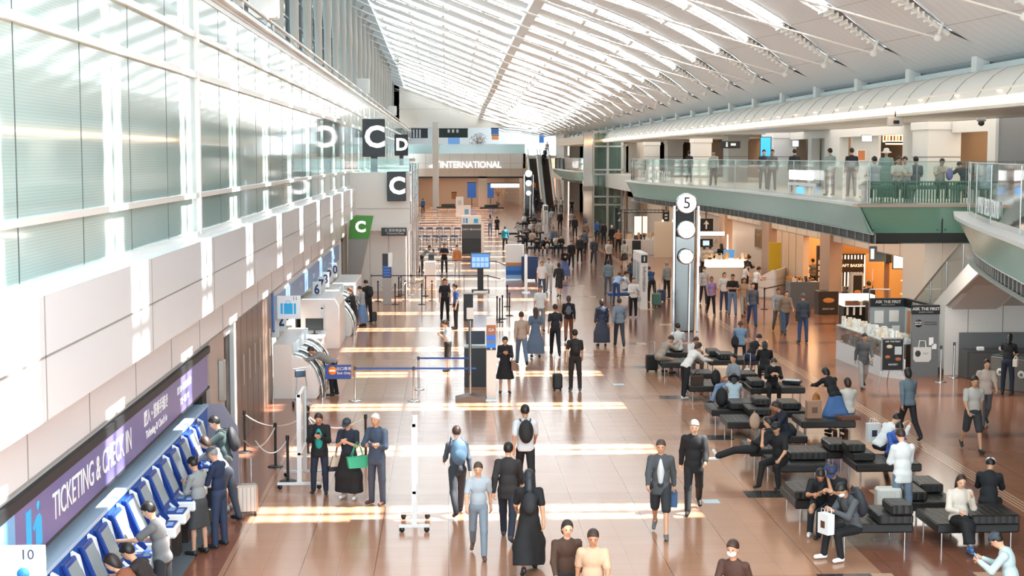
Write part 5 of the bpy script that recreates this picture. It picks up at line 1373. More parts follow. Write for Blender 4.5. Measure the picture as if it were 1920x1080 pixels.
for i, (u0, u1, v0, v1) in enumerate(((876, 893, 343, 371), (914, 926, 345, 371))):
    t, W, Hh = fboard(u0, u1, v0, v1, 211 if i == 0 else 211.5, 'flight_screen', ['large blue flight screen in the far ground floor opening', 'narrower blue flight screen right of the far pier'][i], 'screen', '#2f5a9c', .7)
    MB().box(-.05, .05, -.03, .03, -atY(u0, v1, 211).z, 0).build('post', DARK, t)
fboard(920, 974, 344, 352, 185, 'hanging_sign', 'long white hanging sign with orange mark before the far opening', 'sign', '#f2f6f6', .8)
t, W, Hh = fboard(847, 856, 361, 373, 215, 'door_panel', 'small brown panel on the far ground floor wall', 'panel', '#a8764a')
mb = MB()
for z in np.arange(.3, 4, .18): mb.box(atY(946, 350, 214.5).x, atY(979, 350, 214.5).x, 214.4, 214.5, z, z + .12)
tag(mb.build('roller_shutter', mat('#a79c8c', .5)), 'grey roller shutter closed at the right of the far ground floor', 'shutter')
def bench_far(u, v, lab):
    p = at(u, v); t = thing('bench', lab, 'bench', tuple(p)); MB().rbox(-1.5, 1.5, -.5, .5, .32, .5, .02).build('seat', mat('#3a3a38', .5), t); MB().rbox(-.9, .8, -.3, .3, .5, .85, .02).build('cushion', mat('#3a3a38', .5), t)
    for x in (-1.4, 0, 1.4): MB().tube((x, 0, 0), (x, 0, .34), .03).build('leg', CHROME, t)
bench_far(841, 395, 'dark bench at the far end just right of the white pillar'); bench_far(922, 396, 'dark bench at the far end below the blue screen')
# escalators
def escalator(u_top, u_bot, lab):
    T_ = atY(u_top, 291, 198); B_ = atY(u_bot, 385, 187); x0 = (T_.x + B_.x) / 2; y0, y1, zt_ = 186, 198, 6.7; w_ = .48
    t = thing('escalator', lab, 'escalator', (x0, 0, 0))
    mb = MB(); ns = 40
    for i in range(ns):
        ya, z = y0 + (y1 - y0) * i / ns, zt_ * i / ns; mb.box(-w_, w_, ya, ya + (y1 - y0) / ns + .02, z - .3, z)
    mb.build('step', mat('#4a3a33', .6), t)
    for s in (-1, 1):
        mb = MB(); mb.prism([(y0 - 1, 0), (y0, 0), (y1, zt_), (y1 + 2, zt_), (y1 + 2, zt_ + .35), (y1, zt_ + .35), (y0, .35), (y0 - 1, .35)], s * (w_ + .02), s * (w_ + .30), 'x'); mb.build('side_panel', mat('#f4f3f0', .3), t)
        mb = MB(); mb.path([(s * (w_ + .14), y0 - 1, .95), (s * (w_ + .14), y0, 1.0), (s * (w_ + .14), y1, zt_ + 1), (s * (w_ + .14), y1 + 2, zt_ + 1)], .05, 6); mb.build('handrail', mat('#8a8c8c', .4), t)
        mb = MB(); mb.quad((s * (w_ + .14), y0, .3), (s * (w_ + .14), y1, zt_ + .3), (s * (w_ + .14), y1, zt_ + 1), (s * (w_ + .14), y0, 1)); mb.build('glass_panel', mat('#d9e4e2', .1, alpha=.35, tint='#eef4f3'), t)
escalator(998, 1008, 'left one of the two long escalators at the far end'); escalator(1022, 1031, 'right one of the two long escalators at the far end')
# ================================================================== shops and stalls on the right
WARM = '#ffd7a0'
def blk(name, label, cat, x0, x1, y0, y1, z0, z1, m, r=.01, group=None):
    t = thing(name, label, cat, ((x0 + x1) / 2, (y0 + y1) / 2, z0), group=group); a, b = (x1 - x0) / 2, (y1 - y0) / 2
    MB().rbox(-a, a, -b, b, 0, z1 - z0, r).build('body', m, t); return t, a, b, z1 - z0
def goods(t, x0, x1, y0, y1, z, n, cols, h=(.06, .2), name='packages', seed=1):
    rnd = random.Random(seed); mb = MB(); 
    for i in range(n):
        x, y = rnd.uniform(x0, x1), rnd.uniform(y0, y1); w_, d, hh = rnd.uniform(.04, .1), rnd.uniform(.04, .08), rnd.uniform(*h); mb.k = rnd.randrange(len(cols)); mb.box(x - w_, x + w_, y - d, y + d, z, z + hh)
    o = mb.build(name, [mat(c, .5) for c in cols], t); o['kind'] = 'stuff'; return o
# bakery booth nearest the camera ("ASK THE FIRST" lettering on its black headers)
p = at(1570, 700); q = at(1658, 714)
t = thing('display_counter', 'white glass fronted food display counter of the nearest stall', 'counter')
P0 = at(1567, 672); P1 = at(1650, 706); P2 = at(1697, 712)
d_ = Vector((P1.x - P0.x, P1.y - P0.y, 0)); n_ = Vector((-d_.y, d_.x, 0)).normalized()
if n_.x < 0: n_ = -n_
def quadprism(mb, pts, z0, z1): mb.prism([(p_.x, p_.y) for p_ in pts], z0, z1, 'z'); return mb
W_ = .75
inn = [P0, P1, P2, P2 + Vector((0, W_, 0)), P1 + n_ * W_ + Vector((.1, .3, 0)), P0 + n_ * W_]
quadprism(MB(), inn, 0, .62).build('base', mat('#e8ecee', .35), t)
quadprism(MB(), inn, 1.12, 1.16).build('top', mat('#d5e0e2', .2), t)
mb = MB()
for a_, b_ in ((P0, P1), (P1, P2)): mb.add([(a_.x, a_.y, .62), (b_.x, b_.y, .62), (b_.x, b_.y, 1.12), (a_.x, a_.y, 1.12)], [(0, 1, 2, 3)])
mb.build('glass', mat('#dfe6e4', .04, alpha=.15, tint='#f0f4f3'), t)
mb = MB()
for s_ in (0, .33, .66, 1): c = P0.lerp(P1, s_); mb.tube((c.x, c.y, .62), (c.x, c.y, 1.12), .014, n=6)
mb.build('mullion', STEEL, t)
rnd = random.Random(4); mb = MB()
for i in range(60):
    c = P0.lerp(P1, rnd.uniform(.03, .98)) + n_ * rnd.uniform(.1, .6); mb.k = rnd.randrange(3); mb.cbox(c.x, c.y, .62 + rnd.uniform(.03, .2), rnd.uniform(.08, .16), rnd.uniform(.08, .14), rnd.uniform(.06, .25))
o = mb.build('pastries', [mat('#d9a878', .6), mat('#efe6da', .6), mat('#c98d5c', .6)], t); o['kind'] = 'stuff'
mb = MB()
for i in range(80):
    c = P0.lerp(P1, rnd.uniform(.0, .98)) + n_ * rnd.uniform(.1, .65); mb.k = rnd.randrange(3); h_ = rnd.uniform(.05, .3); mb.cbox(c.x, c.y, 1.16 + h_ / 2, rnd.uniform(.05, .16), rnd.uniform(.05, .12), h_)
o = mb.build('wrapped_packages', [mat('#f2f2ee', .5), mat('#e3e7e7', .5), mat('#e8d9c6', .5)], t); o['kind'] = 'stuff'
c = P0.lerp(P1, .72); a_ = math.atan2(d_.y, d_.x); text('BOULANGE', .22, mat('#8d9698', .5), (c.x - n_.x * .012, c.y - n_.y * .012, .3), (R(90), 0, a_), t)
def back_panel(pa, pb, z0, z1, lab, m, head=None, nm='stall_panel'):
    v = Vector((pb.x - pa.x, pb.y - pa.y, 0)); L = v.length; t = thing(nm, lab, 'partition', (pa.x, pa.y, 0), math.degrees(math.atan2(v.y, v.x)))
    MB().box(0, L, 0, .08, z0, z1).build('panel', m, t)
    if head:
        MB().box(-.01, L + .01, -.02, .10, z1 - .0, z1 + .28).build('header', mat('#141516', .4), t); text(head, .13, mat('#c9cccc', .5), (L / 2, -.026, z1 + .16), parent=t, bold=.003); text('BAKERY & SWEETS', .055, mat('#a9acac', .5), (L / 2, -.026, z1 + .06), parent=t)
    return t, L
A = at(1660, 640); A = Vector((14.0, 48.6, 0)); B_ = Vector((15.15, 48.6, 0)); C = Vector((15.35, 46.2, 0))
t, L = back_panel(A, B_, 0, 1.85, 'grey back wall of the nearest stall with posters and black header', mat('#8f979c', .4), 'ASK THE FIRST')
for i, (x, z, w_, h_, c) in enumerate(((.28, 1.3, .3, .42, '#d9dad8'), (.78, 1.35, .32, .38, '#e2e3e0'), (.2, .85, .2, .3, '#cfcfcb'), (.5, .85, .2, .3, '#d8d3cc'), (.85, .9, .26, .32, '#e8e8e6'))): MB().box(x - w_ / 2, x + w_ / 2, -.02, 0, z, z + h_).build('poster', mat(c, .5), t)
for i, (x, z) in enumerate(((.2, .95), (.5, .95), (.5, .8))): MB().sph((x, -.03, z), .07, .015, .035).build('bread_picture', mat('#c87848', .6), t)
t, L = back_panel(B_, C, 0, 1.85, 'pale side wall of the nearest stall with long black header strip', mat('#d3dcde', .4), 'THE FIRST BAKERY')
MB().box(.25, .5, -.03, -.01, 1.0, 1.75).build('picture', mat('#c98a60', .5), t)
D0, D1 = Vector((14.35, 45.3, 0)), Vector((15.2, 45.3, 0))
t, L = back_panel(D0, D1, 0, 1.95, 'tall grey stone look panel with white tote bag graphic', mat('#74787a', .5, noise=.15, scale=14), 'ASK THE FIRST')
MB().lathe([(0, .006), (.12, .006), (.12, 0)], (.2, 0, 1.66), 20, 'y').build('black_disc', BLACK, t); text('BUTTER\nBAKERY', .06, LW, (.2, -.012, 1.66), parent=t)
text('FROM TOKYO\nWITH BUTTER', .06, mat('#3c3f40', .5), (.58, -.006, 1.66), parent=t)
MB().prism([(.06, .92), (.62, .92), (.62, .55), (.55, .46), (.13, .46), (.06, .55)], -.012, 0, 'y').build('tote_graphic', mat('#dcdcd8', .5), t)
MB().path([(.22, -.01, .92), (.25, -.01, 1.12), (.42, -.01, 1.12), (.45, -.01, .92)], .02, 6).build('tote_handle', mat('#dcdcd8', .5), t)
MB().sph((.2, -.014, .72), .09, .004, .1).build('round_print', mat('#3a3c3d', .5), t); text('FIRST', .07, GREY, (.45, -.014, .72), parent=t)
MB().box(.54, .68, -.012, 0, .98, 1.22).build('card', LW, t); MB().box(.64, .78, -.012, 0, .86, 1.02).build('card', LW, t)
t, a, b, h_ = blk('goods_table', 'low table piled with white gift boxes inside the nearest stall', 'table', 13.75, 14.95, 46.9, 47.9, 0, .8, mat('#4a342a', .4))
goods(t, -a + .1, a - .1, -b + .1, b - .1, .8, 60, ['#f0eeea', '#dfe5e6', '#e8e0d4'], (.08, .32), 'gift_boxes', 3)
# easel
p = at(1672, 722); t = thing('easel_sign', 'black menu easel with bread pictures in front of the stall', 'sign', (p.x, p.y, 0)); MB().rbox(-.32, .32, -.02, .02, .45, 1.4, .01).build('board', mat('#1d1f20', .35), t)
mb = MB(); mb.box(-.33, .33, -.03, .03, 1.38, 1.42); mb.box(-.33, .33, -.03, .03, .43, .46); mb.box(-.34, -.31, -.03, .03, .43, 1.42); mb.box(.31, .34, -.03, .03, .43, 1.42); mb.build('frame', STEEL, t)
for s_ in (-1, 1): MB().tube((s_ * .28, 0, .45), (s_ * .48, -.2, 0), .012, n=6).build('leg', STEEL, t)
MB().tube((0, .03, .9), (0, .5, 0), .012, n=6).build('leg', STEEL, t)
text('ASK THE FIRST', .07, LW, (0, -.026, 1.31), parent=t); text('BAKERY', .08, LW, (.02, -.026, .62), parent=t)
for x, z, r_, c in ((-.1, 1.16, .09, '#e8d2b0'), (-.15, .85, .08, '#c97a4a'), (.17, .78, .09, '#b86a3c')): MB().sph((x, -.022, z), r_, .008, r_ * .6).build('bread_picture', mat(c, .6), t)
MB().box(.06, .27, -.028, -.02, .92, 1.16).build('bag_picture', mat('#c9d0d4', .5), t)
# striped counter
Yc = 57.5; x0 = atY(1582, 600, Yc).x; x1 = atY(1640, 600, Yc).x
t, a, b, h_ = blk('striped_counter', 'black counter with white vertical stripes and bright glass case', 'counter', x0, x1, Yc, Yc + .8, 0, .95, mat('#141414', .4))
for i in range(5): MB().box(-a + .1 + i * .26, -a + .18 + i * .26, -b - .01, -b, .62, .93).build('stripe', LW, t)
MB().rbox(-a, a, -b, b, .95, 1.4, .01).build('lit_case', mat('#f6f2e8', .2, emit=1.6), t); goods(t, -a + .1, a - .1, -b - .06, -b - .02, 1.0, 26, ['#8a5a3c', '#c9c4bc', '#5d5a55'], (.08, .2), 'bottles', 5)
blk('black_counter', 'plain black counter block behind the nearest stall', 'counter', x0 - .1, x1 + 1.3, 53.2, 53.9, 0, 1.15, mat('#131415', .35))
t, a, b, h_ = blk('product_shelf', 'small grey display box with cream cards beside the black counter', 'shelf', x0 + .2, x0 + 1.0, 52.2, 52.7, 0, 1.0, mat('#9a9fa0', .4)); goods(t, -a, a, -b, b, 1.0, 12, ['#e8e4dc', '#c9ccc8'], (.1, .3), 'cards', 8)
# chrome rack with rails
t = thing('chrome_rack', 'tall chrome tube rack standing in front of the black counter', 'rack', (at(1632, 660).x, 50.2, 0)); mb = MB()
for x in (-.35, .35):
    mb.tube((x, 0, 0), (x, 0, 2.3), .02)
mb.tube((-.35, 0, .9), (.3, 0, 1.5), .02); mb.tube((-.35, 0, 2.28), (.35, 0, 2.28), .02); mb.tube((-.35, 0, .5), (.35, 0, .5), .015); mb.build('frame', CHROME, t); MB().box(-.3, .3, -.15, .15, 1.4, 1.46).build('tray', STEEL, t)
# lightbox totem and counter with bread poster
p = at(1604, 592); t = thing('lightbox_totem', 'grey framed totem with bread posters on two sides', 'totem', (p.x, p.y, 0), 0); MB().rbox(-.26, .26, -.2, .2, .05, 1.85, .01).build('frame', mat('#b7bdbf', .3), t); MB().box(-.18, .2, -.206, -.2, .2, 1.75).build('poster', mat('#1c1a1a', .3), t); MB().box(-.268, -.26, -.16, .16, .2, 1.75).build('side_poster', mat('#dcd4c8', .4), t)
MB().sph((.01, -.21, 1.05), .16, .01, .08).build('bread_picture', mat('#c8824a', .6), t)
p = at(1565, 590); t, a, b, h_ = blk('poster_counter', 'dark counter with a big golden bread poster on its front', 'counter', p.x - .7, p.x + .15, p.y, p.y + .8, .0, 1.0, mat('#2b2522', .4)); MB().sph((0, -b - .01, .62), .26, .012, .11).build('bread_picture', mat('#d08a4a', .6), t); text('BREAD BAY', .1, mat('#d8d0c4', .5), (0, -b - .006, .25), parent=t)
t, a, b, h_ = blk('bakery_counter', 'grey stall counter where two customers stand at the bakery', 'counter', p.x - 1.2, p.x + .1, p.y + 3.2, p.y + 4.2, 0, 1.15, mat('#6d767c', .35)); goods(t, -a + .1, a - .1, -b, b, 1.15, 30, ['#c98a50', '#e8e0d0', '#39343a'], (.05, .2), 'goods', 11)
p = at(1552, 560); t = thing('price_shelf', 'tall black shelf frame with white price cards', 'shelf', (p.x, p.y + 1, 0)); MB().rbox(-.32, .32, -.1, .1, 0, 2.5, .01).build('frame', mat('#24272a', .4), t)
for i in range(4):
    for j in range(4): MB().box(-.26 + i * .135, -.16 + i * .135, -.108, -.1, .75 + j * .28, .95 + j * .28).build('card', mat('#cdd4d6', .5), t)
MB().box(-.28, .28, -.108, -.1, 1.95, 2.4).build('header', mat('#15181a', .4), t); text('BLUE', .16, LW, (0, -.112, 2.17), parent=t)
# striped shop front with lit name
Ys = 64.6; x0 = atY(1557, 500, Ys).x; x1 = atY(1623, 500, Ys).x
t = thing('striped_shop_front', 'dark shop front with glowing vertical slats and lit brown name board', 'shop front', ((x0 + x1) / 2, Ys, 0)); a = (x1 - x0) / 2
MB().box(-a, a, 0, .15, 0, 2.55).build('panel', mat('#231a15', .5), t)
for i in range(11): MB().box(-a + .04 + i * .145, -a + .09 + i * .145, -.02, 0, .9, 2.5).build('light_slat', mat('#ffe6c4', emit=2.4), t)
MB().box(-a + .06, a - .1, -.08, -.02, 1.75, 2.32).build('name_board', mat('#3a261a', .4), t); text('CRAFT BAKERY', .18, mat('#ffe2b0', emit=2.0), (.1, -.09, 2.04), parent=t); MB().lathe([(.10, 0), (.13, 0), (.13, .01), (.10, .01)], (-a + .25, -.08, 2.04), 16, 'y').build('emblem', mat('#ffcf80', emit=2.), t)
MB().box(-a - .03, a + .03, -.4, .15, .0, .9).build('counter', mat('#16181a', .4), t); goods(t, -a, a, -.35, 0, .9, 22, ['#3a3a3c', '#8a8f90', '#c9c9c6'], (.1, .3), 'goods', 9)
MB().box(-a, 1.0, .2, .3, 2.55, 4.1).build('upper_wall', mat('#e0a45c', .5), t)
t = thing('hanging_monitor', 'large hanging monitor with grey picture over the food shop', 'screen', (atY(1648, 480, 57).x, 57, 2.5), 0); MB().rbox(-.38, .28, -.04, .04, .25, .85, .01).build('screen', mat('#4a5a60', .3, emit=.3), t); MB().box(-.34, -.2, -.05, -.04, .35, .75).build('white_field', mat('#dfeaf0', .3, emit=.8), t); MB().rbox(.28, .5, -.05, .1, .2, .85, .01).build('side_panel', BLACK, t); MB().box(-.02, .02, 0, .04, .85, 1.7).build('hanger', DARK, t)
t = thing('menu_screen', 'small lit menu screen with blue frame under the shop ceiling', 'screen', (atY(1686, 480, 57.5).x, 57.5, 2.45)); MB().rbox(-.22, .22, -.03, .03, 0, .5, .01).build('screen', mat('#cfe6ea', .3, emit=1.3), t); MB().rbox(-.26, .26, 0, .05, -.04, .54, .01).build('frame', mat('#3a4a50', .4), t); MB().box(-.02, .02, 0, .04, .5, 1.75).build('hanger', DARK, t)
# glowing shop shelves at the right end
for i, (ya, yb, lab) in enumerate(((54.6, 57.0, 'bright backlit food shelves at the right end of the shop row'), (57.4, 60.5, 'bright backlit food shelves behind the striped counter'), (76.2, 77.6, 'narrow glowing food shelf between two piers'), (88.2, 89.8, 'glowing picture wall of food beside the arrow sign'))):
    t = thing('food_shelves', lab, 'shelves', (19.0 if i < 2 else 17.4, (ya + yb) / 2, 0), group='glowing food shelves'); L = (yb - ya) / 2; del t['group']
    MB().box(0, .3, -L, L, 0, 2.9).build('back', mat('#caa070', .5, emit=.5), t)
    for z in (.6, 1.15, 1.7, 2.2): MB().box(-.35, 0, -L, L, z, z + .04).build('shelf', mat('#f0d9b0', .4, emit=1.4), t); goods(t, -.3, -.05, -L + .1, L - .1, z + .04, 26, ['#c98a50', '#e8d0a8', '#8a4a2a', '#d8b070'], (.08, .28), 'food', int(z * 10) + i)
mb = MB(); mb.box(17.0, 17.15, 57.1, 57.3, 0, 3.2); tag(mb.build('timber_post', mat('#8a5a3a', .5)), 'brown timber post at the right food shop', 'post')
t, a, b, h_ = blk('dark_shop_counter', 'dark till counter with hand shaped food picture at the right food shop', 'counter', 16.0, 17.6, 55.6, 56.3, 0, 1.3, mat('#171617', .4)); MB().sph((-.3, -b - .01, 1.0), .18, .012, .08).build('bread_picture', mat('#c98a60', .6), t)
# yellow panel, framed gold poster, beige fittings, book shelf island, belts
Yp = 72.5; a_ = atY(1442, 505, Yp); b_ = atY(1465, 455, Yp); blk('yellow_panel', 'plain bright yellow panel standing beside the pier', 'partition', a_.x, b_.x, Yp, Yp + .15, .0, b_.z, mat('#c9a81e', .5))
Yp = 77.0; a_ = atY(1407, 458, Yp); b_ = atY(1427, 430, Yp); t = thing('framed_poster', 'square gold framed brown poster on the cream wall', 'poster', (16.72, 79.5, 1.95), -90); MB().box(-.75, .75, -.02, .02, 0, .95).build('poster', mat('#6e4a22', .5), t)
mb = MB(); mb.box(-.8, .8, -.04, .02, -.04, 0); mb.box(-.8, .8, -.04, .02, .95, .99); mb.box(-.8, -.75, -.04, .02, 0, .95); mb.box(.75, .8, -.04, .02, 0, .95); mb.build('frame', mat('#b08a3a', .35, .5), t); text('TOKYO', .3, mat('#c9a050', .5), (0, -.025, .6), parent=t)
S0 = at(1425, 560)
t = thing('book_shelf', 'low white slanted display shelf island with books and boxes', 'shelf', (S0.x + .3, S0.y, 0), -25)
mb = MB(); mb.prism([(-.5, 0), (.5, 0), (.5, 1.35), (.3, 1.4), (-.5, .95)], 0, .05, 'y'); mb.prism([(-.5, 0), (.5, 0), (.5, 1.35), (.3, 1.4), (-.5, .95)], 2.6, 2.65, 'y'); mb.box(-.5, .5, 0, 2.65, 0, .08); mb.box(-.5, .5, 0, 2.65, .5, .54); mb.box(-.1, .5, 0, 2.65, .9, .94); mb.box(.4, .5, 0, 2.65, 0, 1.38); mb.build('frame', mat('#eeecea', .35), t)
goods(t, -.45, .3, .1, 2.5, .54, 60, ['#e8d8c0', '#dfe6ea', '#6a9ab8', '#c98a6a'], (.1, .28), 'books', 21); goods(t, -.05, .35, .1, 2.5, .94, 40, ['#f0eee8', '#7aa6c0', '#d8a070'], (.1, .25), 'magazines', 22)
MB().rbox(-.85, -.52, 0, 2.65, 0, .62, .03).build('white_base', mat('#f0efec', .35), t)
t, a, b, h_ = blk('food_case', 'long lit white glass food case behind the white shirted staff', 'counter', S0.x - 1.6, S0.x + .6, S0.y + 5.5, S0.y + 6.4, 0, 1.1, mat('#e9e4da', .35)); MB().rbox(-a, a, -b, b, 1.1, 1.5, .01).build('lit_case', mat('#fff0d8', .2, emit=1.3), t); goods(t, -a, a, -b, b, 1.5, 30, ['#efe9e0', '#d8a070', '#e8c9a0', '#3a3634'], (.1, .35), 'goods', 14)
for i, (u, v) in enumerate(((1433, 580), (1488, 566))): stanchion(u, v, ['black belt post in front of the white book shelf, left one', 'black belt post in front of the white book shelf, right one'][i], 'beltblack', belt=g(1488, 566) if i == 0 else None, col='#2a2a2a')
# arrow sign with linear light
Ya = 92.; a_ = atY(1311, 433, Ya); b_ = atY(1337, 410, Ya); t = thing('arrow_sign', 'black hanging sign with a white upward arrow', 'sign', ((a_.x + b_.x) / 2, Ya, a_.z)); W = b_.x - a_.x; hz = b_.z - a_.z
MB().box(-W / 2, W / 2, -.05, .05, 0, hz).build('board', BLACK, t); MB().prism([(-.05, .12), (.05, .12), (.05, hz * .55), (.18, hz * .55), (0, hz * .88), (-.18, hz * .55), (-.05, hz * .55)], -.062, -.05, 'y').build('arrow', LW, t); MB().box(-.02, .02, 0, .04, hz, 4.2 - a_.z).build('hanger', DARK, t)
MB().box(-W / 2, W / 2, -.05, .05, -1.0, -.5).build('lower_board', BLACK, t); MB().box(-.2, .2, -.06, -.05, -.9, -.6).build('lit_field', mat('#bfe0ea', emit=1.), t)
Ya = 88.; a_ = atY(1308, 438, Ya); b_ = atY(1395, 438, Ya); t = thing('linear_light', 'long bright white linear light hanging over the food counters', 'lamp', ((a_.x + b_.x) / 2, Ya, a_.z)); W = b_.x - a_.x; MB().rbox(-W / 2, W / 2, -.08, .08, -.1, .1, .02).build('tube', mat('#fff4e6', emit=6.), t)
for x in (-W / 3, W / 3): MB().tube((x, 0, .1), (x, 0, 4.2 - a_.z), .01, n=5).build('hanger', DARK, t)
for i, u in enumerate((1311, 1364, 1381)):
    a_ = atY(u, 475, 87); b_ = atY(u, 405 if i == 0 else 440, 87); t = thing('vertical_light', ['tall thin vertical light line left of the arrow sign', 'thin vertical light under the linear lamp, left one', 'thin vertical light under the linear lamp, right one'][i], 'lamp', (a_.x, 87, 0)); MB().box(-.03, .03, -.03, .03, .4, b_.z).build('tube', mat('#fff0e0', emit=4.), t); MB().box(-.08, .08, -.08, .08, 0, .4).build('base', DARK, t)
# food counters left of the book shelf
for i, (u, v, w_, lab) in enumerate(((1345, 500, 2.0, 'bright food counter straight under the linear lamp'), (1385, 512, 1.8, 'bright food counter with desk lamps right of the linear lamp'))):
    p = at(u, v); t, a, b, h_ = blk('food_counter', lab, 'counter', p.x, p.x + w_, p.y, p.y + 1.0, 0, 1.0, mat('#e8e2d8', .35)); MB().rbox(-a + .05, a - .05, -b + .05, b, 1.0, 1.45, .01).build('lit_case', mat('#fff3e0', .2, emit=1.6), t); goods(t, -a, a, -b, b, 1.45, 24, ['#f0efe9', '#dfa070', '#c9d0d0'], (.1, .4), 'goods', 30 + i)
    if i:
        for x in (-.4, .2): MB().tube((x, 0, 1.45), (x, 0, 2.0), .015).lathe([(.03, 2.15), (.14, 1.98), (.13, 1.98), (.02, 2.13)], (x, 0, 0), 14).build('desk_lamp', STEEL, t)
p = at(1366, 528); t = thing('advert_screen', 'tilted blue advert screen standing among the shop customers', 'screen', (p.x, p.y, 0), -18); MB().rbox(-.3, .3, -.04, .04, .5, 1.75, .01).build('screen', mat('#5aa0d8', .3, emit=.7), t); MB().box(-.25, .25, -.05, -.04, .85, 1.3).build('picture', mat('#dfeaf2', .3, emit=.6), t); MB().box(-.28, .28, -.05, -.04, .54, .66).build('yellow_strip', mat('#d8b040', .4), t); MB().box(-.25, .25, -.2, .2, 0, .05).box(-.03, .03, -.03, .03, 0, .5).build('stand', BLACK, t)
# stall with dark canopy beyond the clock tower
p = at(1212, 478); t = thing('market_stall', 'stall with dark truss canopy and white counter beyond the clock tower', 'stall', (p.x, p.y, 0))
MB().rbox(-1.5, 1.4, 0, 1.0, 0, 1.05, .02).build('counter', mat('#e4ddd4', .4), t); MB().rbox(-1.0, -.4, -.06, 0, .05, 1.0, .01).build('black_poster', BLACK, t); goods(t, -1.4, 1.3, .1, .9, 1.05, 60, ['#e8d0b0', '#c9a080', '#f0f0ee', '#4a4440'], (.1, .5), 'goods', 41)
mb = MB(); mb.box(-1.6, 1.6, .1, .16, 2.9, 2.96); mb.box(-1.6, 1.6, 2.4, 2.46, 3.0, 3.06); 
for i in range(12): mb.tube((-1.5 + i * .27, .1, 2.93), (-1.4 + i * .27, 2.4, 3.05), .03, n=5)
mb.build('canopy', mat('#2c2b2a', .5), t)
for x in (-1.5, 1.5):
    for y in (.13, 2.4): MB().tube((x, y, 0), (x, y, 3.0), .035).build('post', DARK, t)
MB().box(-.6, -.1, 1.9, 2.0, 1.2, 2.6).box(0.0, .3, 1.9, 2.0, 1.2, 2.6).build('lit_column', mat('#fff0e0', .4, emit=1.), t)
Yp = 100.; a_ = atY(1227, 472, Yp); b_ = atY(1262, 416, Yp); t, a, b, h_ = blk('cream_wall_panel', 'cream painted stall wall lit by small spots beside the clock tower', 'partition', a_.x, b_.x + .8, Yp, Yp + .15, 0, b_.z, mat('#f0dcc2', .5))
for x in (-.5, .2): MB().lathe([(.0, .0), (.08, 0), (.05, .14), (0, .14)], (x, -b - .15, h_ + .02), 10).build('spot', mat('#e8e4dc', .3, emit=1.5), t)
Yp = 104.; a_ = atY(1243, 414, Yp); b_ = atY(1255, 395, Yp); t, a, b, h_ = blk('black_sign', 'black direction sign with small white symbols left of the clock tower', 'sign', a_.x, b_.x, Yp, Yp + .1, a_.z, b_.z, BLACK)
for i in range(3): MB().box(-.1, .12, -.06, -.05, .12 + i * .22, .24 + i * .22).build('symbol', LW, t)
MB().box(-.02, .02, -.02, .02, h_, h_ + 1.4).build('hanger', DARK, t)
# recess under the near deck: ticket machine bench and bins
t, a, b, h_ = blk('wash_counter', 'dark grey counter with cabinets against the recess back wall', 'cabinet', 15.9, 18.2, 44.7, 45.5, 0, .86, mat('#4c4d4e', .4))
MB().box(-a, a, b - .04, b, .86, 1.35).build('splashback', mat('#6d7072', .35), t)
for x in (-.75, 0, .75): MB().rbox(x - .34, x + .34, -b - .015, -b, .08, .8, .008).build('door', mat('#5a5b5c', .35), t)
for x in (-.8, -.1): MB().rbox(x, x + .22, -b + .1, -b + .25, .86, .98, .02).build('dispenser', LW, t)
for i in range(4):
    x, y = 16.0 + i * .42, 42.9 - i * .55; t = thing('recycling_bin', 'grey recycling bin with round label, %s of four under the deck' % ['leftmost', 'second from left', 'third from left', 'rightmost'][i], 'bin', (x + .4, y, 0), -52)
    MB().rbox(-.32, .32, -.28, .28, 0, .95, .02).build('body', mat('#6c6a66', .4), t); MB().rbox(-.3, .3, -.26, .26, .95, 1.0, .01).build('lid', mat('#3d4a52', .4), t); MB().lathe([(.05, 0), (.12, 0), (.12, .005), (.05, .005)], (-.0, -.28, .5), 16, 'y').build('label', mat('#d8d8d4', .5), t); MB().box(-.12, .12, -.14, .0, 1.0, 1.01).build('slot', BLACK, t)
for i, (u, v) in enumerate(((1763, 716), (1788, 708))): stanchion(u, v, ['grey steel post in front of the tote bag panel', 'grey steel post right of the tote bag panel'][i], 'chrome', h=1.1)
# ================================================================== benches
def leather():
    m = bpy.data.materials.new('tufted_black_leather'); m.use_nodes = True; nt = m.node_tree; b = nt.nodes['Principled BSDF']
    b.inputs['Base Color'].default_value = lin('#201e1c'); b.inputs['Roughness'].default_value = .38
    tc = nt.nodes.new('ShaderNodeTexCoord'); hs = []
    for ax in 'XY':
        w_ = nt.nodes.new('ShaderNodeTexWave'); w_.bands_direction = ax; w_.inputs['Scale'].default_value = 2.6; nt.links.new(tc.outputs['Object'], w_.inputs['Vector']); hs.append(w_)
    mx = nt.nodes.new('ShaderNodeMath'); mx.operation = 'MULTIPLY'; nt.links.new(hs[0].outputs['Fac'], mx.inputs[0]); nt.links.new(hs[1].outputs['Fac'], mx.inputs[1])
    pw = nt.nodes.new('ShaderNodeMath'); pw.operation = 'POWER'; pw.inputs[1].default_value = .35; nt.links.new(mx.outputs[0], pw.inputs[0])
    bp = nt.nodes.new('ShaderNodeBump'); bp.inputs['Strength'].default_value = .4; bp.inputs['Distance'].default_value = .02; nt.links.new(pw.outputs[0], bp.inputs['Height']); nt.links.new(bp.outputs['Normal'], b.inputs['Normal'])
    return m
LE = leather()
ZL = {1: .44, 2: .62, 3: .80}; DL = {1: 1.1, 2: .8, 3: .6}
